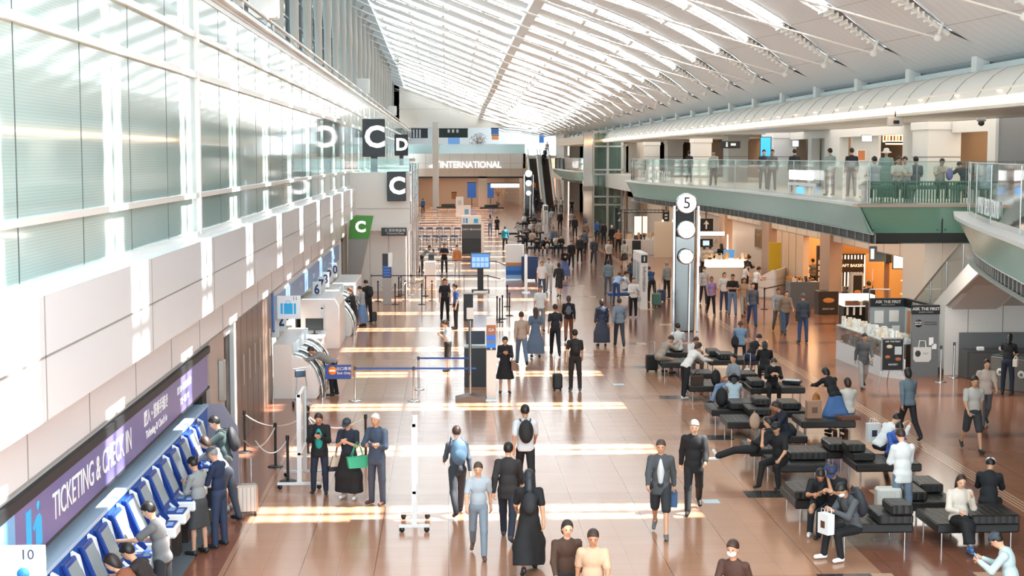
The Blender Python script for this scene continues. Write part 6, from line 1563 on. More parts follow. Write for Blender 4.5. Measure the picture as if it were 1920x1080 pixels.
def bench(lab, slabs):
    t = None
    for (u0, u1, v, lv, *dd) in slabs:
        z = ZL[lv]; a, b = at(u0, v, z), at(u1, v, z); y0 = (a.y + b.y) / 2; d = dd[0] if dd else DL[lv]
        if t is None: t = thing('bench', lab, 'bench', (a.x, y0, 0)); ox, oy = a.x, y0
        MB().rbox(a.x - ox, b.x - ox, y0 - oy, y0 - oy + d, z - .17, z, .025).build('seat' if lv == 1 else 'block', LE, t)
        if lv == 1:
            for x in (a.x + .12, b.x - .12):
                for y in (y0 + .1, y0 + d - .1): MB().tube((x - ox, y - oy, 0), (x - ox, y - oy, z - .17), .018, n=8).build('leg', CHROME, t)
    return t
bench('black bench furthest back, where the man with white straps sits', [(1248, 1290, 661, 1)])
bench('black bench at back left beside the black suitcase', [(1240, 1292, 680, 1)])
bench('black bench at back with tall cube, behind the man in the tank top', [(1330, 1424, 675, 1), (1330, 1352, 658, 2), (1349, 1378, 664, 2)])
bench('black bench under the leaning woman in white', [(1292, 1352, 724, 1)])
bench('black bench behind the brown handbag in the second row', [(1299, 1340, 700, 1, .9)])
bench('narrow black bench with one cube in the second row middle', [(1384, 1410, 716, 1), (1390, 1421, 701, 2)])
bench('black bench where the masked woman in black sits', [(1408, 1511, 727, 1), (1409, 1434, 714, 2)])
bench('black bench with backpack and stepped blocks, third row left', [(1334, 1417, 768, 1), (1370, 1417, 756, 2), (1404, 1447, 767, 2), (1416, 1446, 748, 3)])
bench('wide black bench in the third row with the patterned bag', [(1364, 1450, 791, 1)])
bench('black bench with cube in the third row right', [(1468, 1520, 771, 1, .9), (1468, 1503, 756, 2)])
bench('black bench holding the brown paper bag', [(1503, 1606, 790, 1)])
bench('black bench at left of the fourth row under the stretched legs', [(1406, 1455, 842, 1)])
bench('black bench in the fourth row behind the phone caller', [(1470, 1515, 818, 1)])
bench('two level black bench right of the phone caller', [(1448, 1562, 871, 1), (1482, 1552, 848, 2)])
bench('tall two block bench in the fourth row centre', [(1546, 1590, 846, 1, .9), (1556, 1592, 832, 2)])
bench('stepped black bench where the white jumper man sits', [(1605, 1730, 870, 1), (1599, 1642, 850, 2), (1590, 1624, 833, 3, .5)])
bench('two level black bench at left of the front row', [(1491, 1545, 938, 1, 1.3), (1491, 1530, 921, 2, .9)])
bench('stepped black bench under the man in plaid shirt', [(1573, 1714, 982, 1), (1649, 1714, 966, 2), (1672, 1714, 948, 3)])
bench('stepped black bench behind the woman in cream jacket', [(1709, 1800, 942, 1), (1703, 1740, 923, 2), (1726, 1770, 908, 2)])
bench('long black bench at right where the cream jacket woman sits', [(1756, 1914, 982, 1, 1.2), (1821, 1914, 966, 2, .9)])
# ================================================================== bags
def suitcase(pos, rz, h, col, lab, w_=.38, d=.24, metal=0., handle=.4, group=None):
    t = thing('suitcase', lab, 'suitcase', (pos[0], pos[1], 0), rz, group); m = mat(col, .35, metal)
    MB().rbox(-w_ / 2, w_ / 2, -d / 2, d / 2, .06, h, .04).build('shell', m, t)
    mb = MB()
    for i in range(5): x = -w_ / 2 + .06 + i * (w_ - .12) / 4; mb.rbox(x - .012, x + .012, -d / 2 - .008, d / 2 + .008, .1, h - .05, .006)
    mb.build('rib', m, t)
    if handle: MB().path([(-.09, 0, h), (-.09, 0, h + handle), (.09, 0, h + handle), (.09, 0, h)], .011, 6).build('handle', STEEL, t)
    for x in (-w_ / 2 + .05, w_ / 2 - .05):
        for y in (-d / 2 + .04, d / 2 - .04): MB().lathe([(0, -.015), (.03, -.015), (.03, .015), (0, .015)], (x, y, .03), 10, 'x').build('wheel', BLACK, t)
    return t
def backpack(pos, rz, lab, col, s=1.0, lean=0., straps=True):
    t = thing('backpack', lab, 'backpack', pos, rz); t.scale = (s, s, s); t.rotation_euler.x = R(lean)
    S = SDF(.014); S.ell((0, 0, .22), (.15, .09, .24)).ell((0, -.06, .14), (.11, .06, .12)); V, Q = S.mesh('b', .04)
    o = bpy.data.objects.new('bag_body', to_mesh(V, Q, 'bag_body')); o.data.materials.append(mat(col, .7, noise=.1, bump=.3)); COL.objects.link(o); o.parent = t
    MB().path([(-.03, .06, .44), (0, .05, .5), (.03, .06, .44)], .01, 6).build('loop', mat(col, .7), t)
    if straps:
        for x in (-.09, .09): MB().path([(x, .07, .42), (x * 1.2, .20, .46), (x * 1.3, .27, .34), (x * 1.2, .22, .1), (x, .08, .06)], .014, 6).build('strap', mat(col, .7), t)
    return t
def tote(pos, rz, w_, h, col, lab, d=.12, strap=.25, flare=1.0, band=None, name='tote_bag', cat='bag'):
    """handles reach up to pos; body hangs below"""
    t = thing(name, lab, cat, pos, rz); z1 = -strap; z0 = z1 - h; a, b = w_ / 2, w_ / 2 * flare
    mb = MB(); mb.add([(-a, -d / 2, z0), (a, -d / 2, z0), (a, d / 2, z0), (-a, d / 2, z0), (-b, -d / 2, z1), (b, -d / 2, z1), (b, d / 2, z1), (-b, d / 2, z1)], [(0, 3, 2, 1), (4, 5, 6, 7), (0, 1, 5, 4), (1, 2, 6, 5), (2, 3, 7, 6), (3, 0, 4, 7)]); mb.build('bag_body', mat(col, .7), t)
    if band: MB().box(-a * 1.02, a * 1.02, -d / 2 - .004, d / 2 + .004, z0 - .002, z0 + h * .3).build('base_band', mat(band, .6), t)
    for y in (-d / 2, d / 2): MB().path([(-b * .6, y, z1 - .02), (-b * .3, y * .4, z1 * .4), (0, 0, 0), (b * .3, y * .4, z1 * .4), (b * .6, y, z1 - .02)], .008, 6).build('handle', mat(band or col, .7), t)
    return t
def paper_bag(pos, rz, w_, h, col, lab, d=.14, z=0., stripe=None):
    t = thing('paper_bag', lab, 'bag', (pos[0], pos[1], z), rz)
    MB().box(-w_ / 2, w_ / 2, -d / 2, d / 2, 0, h).build('bag_body', mat(col, .6), t)
    if stripe: MB().box(-w_ * .2, w_ * .2, -d / 2 - .004, -d / 2, h * .3, h * .65).build('print', mat(stripe, .6), t)
    for y in (-d / 2, d / 2): MB().path([(-w_ * .2, y, h), (-w_ * .15, y, h + .09), (w_ * .15, y, h + .09), (w_ * .2, y, h)], .006, 6).build('handle', mat(col, .6), t)
    return t
def on_back(root, pose, lab, col, s=1.0):
    J = joints(pose); p = Vector(J['pel'] + J['up'] * .12 - J['fw'] * .19)
    bpy.context.view_layer.update(); M_ = Matrix.LocRotScale(root.location, root.rotation_euler, root.scale)
    return backpack(M_ @ p, math.degrees(root.rotation_euler.z), lab, col, s, -POSES[pose]['lean'])
def in_hand(root, pose, n, **k): p = onto(root, pose, n); k.setdefault('rz', math.degrees(root.rotation_euler.z) + 90); return tote(tuple(p), **k)
def phone(root, pose, n, lab, col='#202226'):
    p = onto(root, pose, n); t = thing('smartphone', lab, 'phone', tuple(p + Vector((0, 0, .03))), math.degrees(root.rotation_euler.z)); t.rotation_euler.x = R(-35)
    MB().rbox(-.036, .036, -.005, .005, -.07, .07, .004).build('phone_body', mat(col, .3), t); MB().box(-.032, .032, -.0065, -.005, -.062, .062).build('display', mat('#9fc4e8', .2, emit=.5), t)
    return t
# ================================================================== the people
HB = '#191512'; HBR = '#3a261c'; HG = '#8d8a86'; NV = '#1d2434'; BK = '#18181b'; JN = '#3f5a82'; WT = '#e6e6e2'
def fl(u, v): return at(u, v)
def hd_(u, v, zt): p = at(u, v, zt); return Vector((p.x, p.y, 0))
P_ = {}
def pp(key, pos, rz, pose, h, top, bot, hair, lab, **k): P_[key] = (person(pos, rz, pose, h, top, bot, hair, lab, **k), pose); return P_[key][0]
# --- at the kiosks
pp('hood', hd_(303, 950, 1.74), 80, 'reach', 1.76, ('short', 'loose', '#6f7071'), ('trousers', '#2a2c30'), ('short', HB), 'man in grey hooded T-shirt using a kiosk at the bottom left')
pp('k1', hd_(241, 1018, 1.62) + Vector((.42, -.1, 0)), 75, 'lean', 1.70, ('short', 'fit', '#2b211e'), ('trousers', '#23252b'), ('short', HB), 'dark haired person leaning over a kiosk behind the man in the hood')
pp('k2', hd_(214, 1040, 1.55) + Vector((.42, -.1, 0)), 85, 'lean', 1.66, ('short', 'loose', '#8a5236'), ('trousers', '#2a2a30'), ('bob', '#2b1d17'), 'brown shirted person with wavy hair bending to a kiosk at the bottom left edge')
w1 = pp('grey', fl(374, 1040), 60, 'phone', 1.64, ('long', 'fit', '#8e9293'), ('slim_skirt', '#3e4042'), ('bun', HB), 'woman in grey jacket and dark skirt with black shoulder bag at the kiosks', skin='#c99a80')
in_hand(w1, 'stand', 'R', w_=.30, h=.2, col='#2b2a29', lab='black shoulder bag hanging behind the woman in the grey jacket', strap=.1, d=.1)
pp('cap', fl(412, 1026), 70, 'phone', 1.72, ('long', 'fit', '#1e2c48'), ('trousers', '#2b3850'), ('short', HG), 'man in navy shirt and grey cap standing by the kiosks', extra=[('cap', '#4c525a')])
m1 = pp('green', fl(425, 957), 95, 'reach', 1.80, ('short', 'loose', '#3a4a4a'), ('shorts', '#191a1d'), ('short', HB), 'tall man in dark green shirt and black shorts using the last kiosk', shoes='#e6e6e4')
on_back(m1, 'reach', 'black and grey backpack on the man in the dark green shirt', '#2b2c2f', 1.05)
pp('blurk', hd_(400, 812, 1.6) + Vector((.3, -.45, 0)), 70, 'lean', 1.68, ('long', 'fit', '#8a8f98'), ('trousers', '#39404c'), ('bob', HBR), 'person in grey leaning in between the kiosks and the tall man')
suitcase(fl(463, 966), 10, .60, '#b5a79c', 'silver ribbed suitcase with raised handle beside the kiosks', .42, .26, .7, .5)
# --- three people waiting
p1 = pp('teal', fl(600, 925), 178, 'phone', 1.62, ('long', 'coat', '#17181b'), ('trousers', '#222a3c'), ('bob', '#33211a'), 'woman in black cardigan over teal shirt looking at her phone')
J = joints('phone'); S = SDF(.012); T = frame(J['fw'], J['up']); S.ell(J['chs'] + V3(0, .048, -.12), (.095, .108, .27), T); V, Q = S.mesh('t', .01)
o = bpy.data.objects.new('inner_shirt', to_mesh(V, Q, 'inner_shirt')); o.data.materials.append(mat('#1f9d94', .7)); COL.objects.link(o); o.parent = p1
phone(p1, 'phone', 'L', 'phone held by the woman in the teal shirt')
in_hand(p1, 'stand', 'L', w_=.44, h=.30, col='#d8c6ae', band='#25262a', lab='cream canvas tote bag with black base held by the woman in teal', strap=.36, flare=.62, rz=15).location += Vector((.18, -.05, .35))
p2 = pp('navyd', fl(655, 935), 165, 'phone', 1.60, ('short', 'loose', '#1f2836'), ('long_skirt', '#191a1d'), ('short', HB), 'woman in navy top, black skirt and dark cap with bright green bag', extra=[('cap', '#3a3f48')], shoes='#e8e8e6')
in_hand(p2, 'stand', 'L', w_=.36, h=.22, col='#3fae86', lab='bright green shoulder bag on the woman in the dark cap', strap=.3, flare=1.2, rz=20).location += Vector((-.02, -.2, .42))
pp('suit', fl(707, 946), 150, 'crossed', 1.74, ('long', 'coat', '#3e4c60'), ('trousers', '#3c4656'), ('short', '#d0ccc6'), 'white haired man in blue grey suit with folded arms', shoes='#5a3628')
# --- walkers in the foreground
a = pp('w1', fl(858, 966), 10, 'walkb', 1.68, ('long', 'fit', '#3a4450'), ('trousers', '#2b3038'), ('short', HBR), 'walking person with blue grey backpack near the white caster board'); on_back(a, 'walkb', 'blue grey backpack on the walker near the white caster board', '#4c6880', 1.05)
a = pp('w2', fl(985, 925), 2, 'walk', 1.78, ('short', 'loose', '#cfd3d6'), ('trousers', '#17181b'), ('short', HB), 'man in pale shirt with black backpack walking away in the centre'); on_back(a, 'walk', 'black backpack on the man in the pale shirt', '#141416', 1.0)
pp('w3', fl(952, 1012), -10, 'walk', 1.72, ('long', 'coat', '#2e2a2a'), ('trousers', '#252c3c'), ('short', HB), 'person in dark brown jacket striding just left of the centre group', shoes='#3a3c40')
a = pp('w4', fl(992, 1074), 0, 'walkb', 1.68, ('short', 'loose', '#16171a'), ('long_skirt', '#18191c'), ('long', '#20242a'), 'long haired woman in a black dress walking away at the bottom centre'); on_back(a, 'walkb', 'small dark backpack on the long haired woman in the black dress', '#1c1f24', .8)
pp('w5', hd_(1062, 978, 1.62), 185, 'walk', 1.64, ('long', 'fit', '#4a3428'), ('trousers', '#2a2320'), ('bob', '#2c1d17'), 'brown clothed person walking at the bottom edge right of the black dress')
a = pp('w6', hd_(1112, 1000, 1.6), 175, 'walkb', 1.66, ('short', 'loose', '#c9a98c'), ('trousers', '#4a3d36'), ('short', HBR), 'person in beige top walking at the bottom edge beside a white bag')
in_hand(a, 'walkb', 'L', w_=.34, h=.34, col='#e6dcd2', lab='white shopping bag carried by the person in the beige top', strap=.12)
pp('w7', fl(897, 1042), 178, 'walk', 1.62, ('short', 'fit', '#a8b4bc'), ('trousers', '#7f8c98'), ('short', '#4a3a30'), 'person in pale blue top walking left of the centre group', shoes='#6a4a3a')
a = pp('w8', fl(1238, 1003), 170, 'walk', 1.74, ('long', 'coat', '#4a4e52'), ('shorts', '#2a2c30'), ('short', '#4a3c32'), 'man in grey jacket over white shirt walking towards the camera', shoes='#6c6a68')
J = joints('walk'); S = SDF(.012); S.ell(J['chs'] + V3(0, .045, -.11), (.07, .10, .28), frame(J['fw'], J['up'])); V, Q = S.mesh('t', .01); o = bpy.data.objects.new('inner_shirt', to_mesh(V, Q, 'inner_shirt')); o.data.materials.append(mat('#cfd2d2', .7)); COL.objects.link(o); o.parent = a
in_hand(a, 'walk', 'L', w_=.3, h=.22, col='#3a5a80', lab='blue bag swinging beside the man in the grey jacket', strap=.1)
pp('w9', fl(1300, 960), 172, 'walkb', 1.78, ('long', 'coat', '#151518'), ('trousers', '#17171a'), ('short', '#9a948e'), 'man in black suit walking towards the camera beside the grey jacket man')
pp('w10', hd_(1378, 1015, 1.66), 150, 'walk', 1.68, ('long', 'fit', '#4a3026'), ('trousers', '#33241e'), ('short', HBR), 'brown clothed person at the bottom edge right of centre', extra=[('mask', '#e8e6e2')])
# --- middle distance
a = pp('trol', fl(1078, 733), 3, 'pull', 1.72, ('short', 'fit', '#24211f'), ('trousers', '#2b2624'), ('short', HB), 'man in dark clothes pulling a black trolley case', shoes='#5a5c5e'); on_back(a, 'pull', 'dark backpack on the man pulling the trolley case', '#1d1c1c', .95)
suitcase(fl(1045, 733), 5, .52, '#1b1b1c', 'black trolley case pulled by the man in dark clothes', .28, .2, 0, .5)
a = pp('agent', fl(947, 738), 180, 'phone', 1.62, ('long', 'fit', '#1f2024'), ('skirt', '#191a1e'), ('bob', HB), 'woman in black uniform looking at a phone beside the white totem')
phone(a, 'phone', 'L', 'phone held by the woman beside the white totem'); in_hand(a, 'stand', 'L', w_=.34, h=.26, col='#8a6a58', lab='brown handbag on the arm of the woman beside the white totem', strap=.14).location += Vector((0, -.1, .3))
pp('staff1', fl(840, 696), 95, 'phone', 1.58, ('short', 'fit', '#c9d6de'), ('slim_skirt', '#2a2523'), ('bun', HBR), 'airline staff woman in white blouse and black skirt facing left')
pp('m2', fl(1041, 668), 0, 'walk', 1.76, ('short', 'fit', '#20242c'), ('trousers', '#1b1d22'), ('short', HB), 'man in dark T-shirt walking away in the middle of the hall')
pp('bd', fl(1004, 671), 2, 'stand', 1.64, ('short', 'loose', '#5d7088'), ('long_skirt', '#62758c'), ('long', HBR), 'woman in long blue grey dress walking away')
a = pp('bs', fl(1066, 640), -4, 'walkb', 1.66, ('long', 'loose', '#16171a'), ('trousers', '#7a4f38'), ('bob', HBR), 'woman in black top and brown trousers walking away'); on_back(a, 'walkb', 'small grey backpack on the woman in brown trousers', '#5a6270', .7)
pp('bg', fl(978, 684), 5, 'walk', 1.72, ('long', 'loose', '#a8988a'), ('trousers', '#5c7590'), ('short', HBR), 'person in beige shirt and jeans walking away left of the blue dress')
pp('ws', fl(1013, 622), 180, 'stand', 1.74, ('short', 'loose', '#dfe3e4'), ('trousers', '#8a9098'), ('short', HBR), 'person in white shirt beyond the woman in the blue dress')
a = pp('nb', fl(1128, 650), 6, 'stand', 1.64, ('long', 'loose', '#2b3448'), ('long_skirt', '#3a4152'), ('bob', HBR), 'woman in navy dress with a brown bag in the middle distance')
in_hand(a, 'stand', 'R', w_=.26, h=.2, col='#8a5236', lab='brown bag carried by the woman in the navy dress', strap=.12)
pp('gb', fl(1161, 650), 0, 'walk', 1.72, ('long', 'loose', '#7c8a99'), ('trousers', '#3c4048'), ('short', HBR), 'man in grey blue shirt next to the woman in the navy dress')
a = pp('wp', fl(1187, 596), 190, 'armup', 1.64, ('long', 'loose', '#e4e4e2'), ('trousers', '#141417'), ('bob', '#4a3028'), 'woman in white blouse and black trousers phoning by the information pillar', shoes='#cfcfcd')
in_hand(a, 'stand', 'L', w_=.2, h=.16, col='#b0b0b0', lab='small grey handbag of the woman phoning by the information pillar', strap=.2).location += Vector((0, 0, .25))
pp('o1', fl(834, 602), 185, 'stand', 1.70, ('short', 'fit', '#1b1e28'), ('trousers', '#15161a'), ('short', HB), 'man in black uniform facing his colleague near the queue posts')
pp('o2', fl(855, 617), 100, 'stand', 1.72, ('short', 'fit', '#3f5f9a'), ('trousers', '#1c1e24'), ('short', HB), 'man in blue uniform shirt beside the black lectern')
pp('o3', fl(833, 513), 180, 'crossed', 1.70, ('short', 'fit', '#1c2030'), ('trousers', '#16171c'), ('short', HB), 'security officer in navy standing in the queue lanes')
pp('o4', fl(857, 518), 170, 'stand', 1.70, ('long', 'loose', '#b0764a'), ('trousers', '#c9c9c8'), ('short', HB), 'person in orange brown jacket and pale trousers behind the officer')
pp('o5', fl(791, 512), -80, 'lean', 1.70, ('long', 'fit', '#8d999c'), ('trousers', '#2c2b2c'), ('short', HB), 'person in grey shirt leaning on the white staff counter')
a = pp('s1', fl(690, 606), 40, 'phone', 1.72, ('long', 'coat', '#1a1a1c'), ('trousers', '#17181a'), ('short', HB), 'man in black suit with backpack at the further bag drop'); on_back(a, 'phone', 'black backpack on the man in the suit at the bag drop', '#131314', .9)
suitcase(fl(700, 605), 0, .45, '#17171a', 'small black case in front of the man in the black suit', .3, .2, 0, 0)
pp('s2', fl(664, 618), 85, 'reach', 1.62, ('long', 'loose', '#1b1a1c'), ('long_skirt', '#202024'), ('tail', '#6a4632'), 'woman in black dress and mask using the bag drop machine', extra=[('mask', '#eef0f0')])
pp('s3', fl(680, 612), 70, 'phone', 1.58, ('long', 'loose', '#8f98a0'), ('long_skirt', '#5c7ea8'), ('short', HB), 'woman in denim blue dress behind the masked woman', extra=[('cap', '#26262a')])
pp('bend', fl(626, 742), 95, 'bend', 1.72, ('long', 'loose', '#8a8684'), ('trousers', '#17171a'), ('short', HBR), 'man in grey shirt bending over the nearest bag drop machine')
# --- crowd around the information pillar
pp('c1', fl(1140, 552), 0, 'stand', 1.66, ('long', 'loose', '#7b8f9c'), ('trousers', '#5a6878'), ('bob', HBR), 'person in grey blue cardigan left of the seated group by the pillar')
pp('c2', fl(1155, 570), -20, 'bend', 1.70, ('short', 'loose', '#a5bfe0'), ('trousers', '#3c5686'), ('short', HBR), 'person in light blue shirt bending over a luggage trolley')
pp('c3', fl(1171, 562), -60, 'sit', 1.70, ('short', 'loose', '#e2e3e4'), ('trousers', '#5a7298'), ('short', HB), 'person in white T-shirt sitting by the information pillar')
t = thing('bench', 'small blue seat beside the information pillar', 'bench', (fl(1163, 566).x, fl(1163, 566).y, 0)); MB().rbox(-.6, .8, -.3, .4, .3, .44, .02).build('seat', mat('#3c5a8c', .6), t)
for x in (-.5, .7): MB().tube((x, 0, 0), (x, 0, .32), .025).build('leg', STEEL, t)
a = pp('c4', fl(1222, 566), 10, 'lean', 1.72, ('short', 'fit', '#2a4472'), ('trousers', '#24262c'), ('short', HBR), 'man in blue shirt bending over suitcases right of the information pillar')
suitcase(fl(1231, 575), 0, .62, '#4f7f74', 'green suitcase with raised handle beside the clock tower', .42, .26, 0, .38); suitcase(fl(1240, 566), 0, .58, '#2c3f66', 'dark blue suitcase behind the green suitcase', .4, .26, 0, .3)
pp('c5', fl(1250, 560), 30, 'stand', 1.70, ('long', 'loose', '#8f9494'), ('trousers', '#26282c'), ('short', HG), 'grey haired person in grey top beside the chrome clock tower')
# back crowd: (u, v feet, heading, pose, top, bottom, hair, label)
crowd = [
 (1059, 522, 178, 'phone', 1.62, ('long', 'fit', '#151518'), ('long_skirt', '#5f6fa0'), ('long', HB), 'woman in black top and long blue skirt walking in the far aisle'),
 (1071, 503, 178, 'walk', 1.68, ('long', 'coat', '#1c1d22'), ('trousers', '#1a1b1f'), ('short', HB), 'person in black right behind the woman in the blue skirt'),
 (1087, 493, 182, 'stand', 1.70, ('long', 'loose', '#2e2c2c'), ('trousers', '#1e1f22'), ('short', HBR), 'man in dark check shirt carrying a paper bag in the far aisle'),
 (1113, 497, 180, 'walk', 1.74, ('long', 'coat', '#3e4852'), ('trousers', '#333a44'), ('short', HG), 'man in dark blue grey coat walking towards the camera in the far aisle'),
 (1098, 458, 0, 'stand', 1.72, ('long', 'coat', '#8a6e58'), ('trousers', '#3c4450'), ('short', HB), 'person in brown jacket and jeans in the far aisle'),
 (1120, 452, 0, 'walk', 1.70, ('long', 'loose', '#3a5c9a'), ('trousers', '#2c3038'), ('short', HB), 'person in blue jacket walking away in the far aisle'),
 (1132, 458, 20, 'stand', 1.68, ('long', 'coat', '#23252c'), ('trousers', '#20222a'), ('short', HBR), 'person in black beside the blue jacket in the far aisle'),
 (1147, 466, 10, 'stand', 1.66, ('long', 'coat', '#17181b'), ('trousers', '#1c1d20'), ('short', '#d8d4ce'), 'white haired person in black coat in the far aisle'),
 (1159, 474, 185, 'hip', 1.64, ('short', 'fit', '#c98f62'), ('trousers', '#17171a'), ('bun', HB), 'woman in orange top and black trousers near the lift'),
 (1141, 502, 190, 'walk', 1.70, ('short', 'loose', '#c4c6c6'), ('trousers', '#22252c'), ('short', HB), 'person in pale shirt carrying a black backpack in the aisle'),
 (1171, 502, 5, 'walk', 1.66, ('long', 'loose', '#b9b6ae'), ('slim_skirt', '#4a4644'), ('bob', HBR), 'woman in pale cardigan walking away from the kiosk stalls'),
 (1048, 558, 5, 'walkb', 1.66, ('long', 'coat', '#26272b'), ('slim_skirt', '#35363a'), ('bob', HB), 'dark dressed woman walking away left of the open aisle'),
 (1016, 556, 180, 'stand', 1.66, ('short', 'loose', '#dcdedf'), ('trousers', '#3a5070'), ('bob', HBR), 'person in white flowered top and jeans walking to the camera'),
 (1029, 548, 175, 'walk', 1.70, ('long', 'loose', '#c9cccb'), ('trousers', '#b9b9b8'), ('short', HBR), 'pale dressed walker next to the flowered top'),
 (947, 470, 0, 'stand', 1.70, ('long', 'loose', '#2a8aa0'), ('trousers', '#1d1f26'), ('short', HBR), 'person in turquoise jacket by the check-in sign block'),
 (919, 440, 10, 'armup', 1.68, ('long', 'fit', '#c4c4c0'), ('trousers', '#6a86a0'), ('long', HBR), 'woman in white top and light jeans raising her arm, far off'),
 (932, 441, 0, 'stand', 1.55, ('short', 'loose', '#1b1d26'), ('slim_skirt', '#191b22'), ('short', HB), 'small person in black next to the woman raising her arm'),
 (975, 455, 20, 'lean', 1.70, ('long', 'loose', '#9a9a98'), ('trousers', '#3c4250'), ('short', HBR), 'grey clothed person leaning by the far seats'),
 (985, 472, 40, 'bend', 1.70, ('long', 'coat', '#1e1f22'), ('trousers', '#23252b'), ('short', HB), 'person in black bending by the far tables'),
 (1010, 455, 10, 'stand', 1.74, ('long', 'coat', '#a59f96'), ('trousers', '#20242c'), ('short', HB), 'person in pale grey jacket standing at the far seats'),
 (1038, 470, 170, 'walk', 1.70, ('long', 'loose', '#5c6c80'), ('trousers', '#2f333b'), ('short', HB), 'person in slate shirt walking right of the far pillar'),
 (1005, 398, 0, 'stand', 1.72, ('long', 'coat', '#1d1e22'), ('trousers', '#1d1e22'), ('short', HB), 'distant person in black at the left escalator foot'),
 (1015, 402, 10, 'stand', 1.70, ('long', 'loose', '#2c3040'), ('trousers', '#1f2128'), ('short', HB), 'distant person in navy beside the left escalator foot'),
 (1042, 398, 180, 'stand', 1.70, ('short', 'loose', '#b89c88'), ('trousers', '#2c2f38'), ('short', HBR), 'distant person in beige right of the escalator foot'),
 (1052, 398, 175, 'hip', 1.72, ('short', 'loose', '#d8d6d0'), ('trousers', '#4a4e58'), ('short', HBR), 'distant person in white near the right wall'),
 (1072, 402, 180, 'stand', 1.72, ('short', 'fit', '#17181b'), ('trousers', '#191a1e'), ('short', HB), 'distant person in black at the end of the right wall'),
 (1034, 425, 5, 'walk', 1.74, ('long', 'loose', '#b8c6cc'), ('trousers', '#a8b0b4'), ('short', HBR), 'person in pale blue beside the distant information pillar'),
 (1050, 432, 175, 'stand', 1.70, ('long', 'coat', '#2c2a30'), ('trousers', '#1f2024'), ('bob', HB), 'person in dark coat right of the distant information pillar'),
 (1071, 430, 180, 'walk', 1.72, ('short', 'loose', '#c4c8ca'), ('trousers', '#3c4654'), ('short', HBR), 'person in pale T-shirt walking before the steel pylon'),
 (1078, 445, 0, 'stand', 1.70, ('long', 'coat', '#22242a'), ('trousers', '#1d1f24'), ('short', HB), 'person in black left of the brown jacket in the aisle'),
 (1096, 478, 5, 'walkb', 1.70, ('long', 'loose', '#50606e'), ('trousers', '#2b3038'), ('short', HB), 'person in steel blue shirt between the coats in the aisle'),
 (793, 400, 0, 'stand', 1.70, ('long', 'loose', '#3a6ea8'), ('trousers', '#22252c'), ('short', HB), 'distant person in blue left of the far white pillar'),
 (1186, 545, 10, 'stand', 1.62, ('long', 'loose', '#46505c'), ('trousers', '#2c3038'), ('bob', HB), 'person in dark grey behind the white information pillar'),
]
for (u, v, rz, ps, h_, tp, bt, hr, lb) in crowd: pp('x%d' % u, fl(u, v), rz, ps, h_, tp, bt, hr, lb)
a = fl(1088, 488); tote((a.x - .28, a.y, .75), 90, .24, .3, '#c9a888', 'paper bag carried by the man in the dark check shirt', strap=.1)
# far seated people on dark seats
t = None
for i, (u, v) in enumerate(((992, 450), (1012, 462), (1000, 434), (1035, 452), (1047, 462), (985, 418), (1002, 412), (955, 436))):
    p = at(u, v, .44); lab = 'dark low bench in the far waiting area, %s' % ['left of the pale jacket', 'front right', 'middle row', 'beside the far pillar', 'right end', 'back left', 'back right', 'left end'][i]
    if t is None:
        t = thing('waiting_bench', lab, 'bench', (p.x, p.y, 0)); MB().rbox(-.9, .9, -.5, .5, .28, .44, .02).build('seat', mat('#2b2a2a', .5), t)
        for x in (-.8, .8): MB().tube((x, 0, 0), (x, 0, .3), .03).build('leg', CHROME, t)
        wb = t
    else: dup(wb, (p.x, p.y, 0), 0, lab)
seated = [
 (988, 449, 150, 'sitphone', ('long', 'loose', '#2c2e36'), 'person in black seated left in the far waiting area'),
 (998, 451, 190, 'sit', ('short', 'loose', '#c4b8a8'), 'person in beige top seated with the back to the aisle'),
 (1008, 461, 170, 'sitphone', ('long', 'loose', '#33363e'), 'person in dark shirt seated at front right of the far area'),
 (1018, 463, 200, 'sitlean', ('long', 'coat', '#1b1c20'), 'person in black jacket bent forward in the far area'),
 (996, 433, 180, 'sit', ('long', 'loose', '#d8d9da'), 'person in white seated in the middle row far off'),
 (1004, 434, 160, 'sitphone', ('short', 'loose', '#55606c'), 'person in grey blue seated in the middle row far off'),
 (1032, 451, 190, 'sitlean', ('long', 'loose', '#7aa0c0'), 'person in light blue bent forward near the far pillar'),
 (1043, 461, 180, 'sitphone', ('short', 'loose', '#dcdcda'), 'person in white T-shirt seated at the right end far off'),
 (1052, 463, 170, 'sit', ('long', 'coat', '#1a1b1f'), 'person in black seated at the very right end far off'),
 (983, 417, 180, 'sit', ('long', 'loose', '#dfe2e4'), 'person in white seated at the back of the far area'),
 (990, 418, 200, 'sitphone', ('long', 'loose', '#23252c'), 'person in black seated at the back of the far area'),
 (1002, 411, 180, 'sit', ('long', 'loose', '#6a6e78'), 'person in grey seated at the back right far off'),
]
for (u, v, rz, ps, tp, lb) in seated: p = at(u, v, .5); pp('y%d' % u, (p.x, p.y, 0), rz, ps, 1.68, tp, ('trousers', '#23262e'), ('short', HB), lb)
# on the escalators
for i, (u, v, c) in enumerate(((1001, 366, '#d8843a'), (1005, 376, '#1c1d22'), (1022, 300, '#3a4048'), (1019, 308, '#23252a'), (1026, 296, '#c9c6c0'))):
    Yp = (189.5, 188, 197, 196, 198.5)[i]; p = atY(u, v, Yp); zst = 6.7 * (Yp - 186) / 12
    pp('e%d' % i, (p.x, Yp, zst), 180 if i > 1 else 0, 'stand', 1.70, ('long', 'loose', c), ('trousers', '#23262c'), ('short', HB), ['person in orange riding the left escalator', 'person in black low on the left escalator', 'person in grey near the top of the right escalator', 'person in black high on the right escalator', 'person in white at the top of the right escalator'][i])
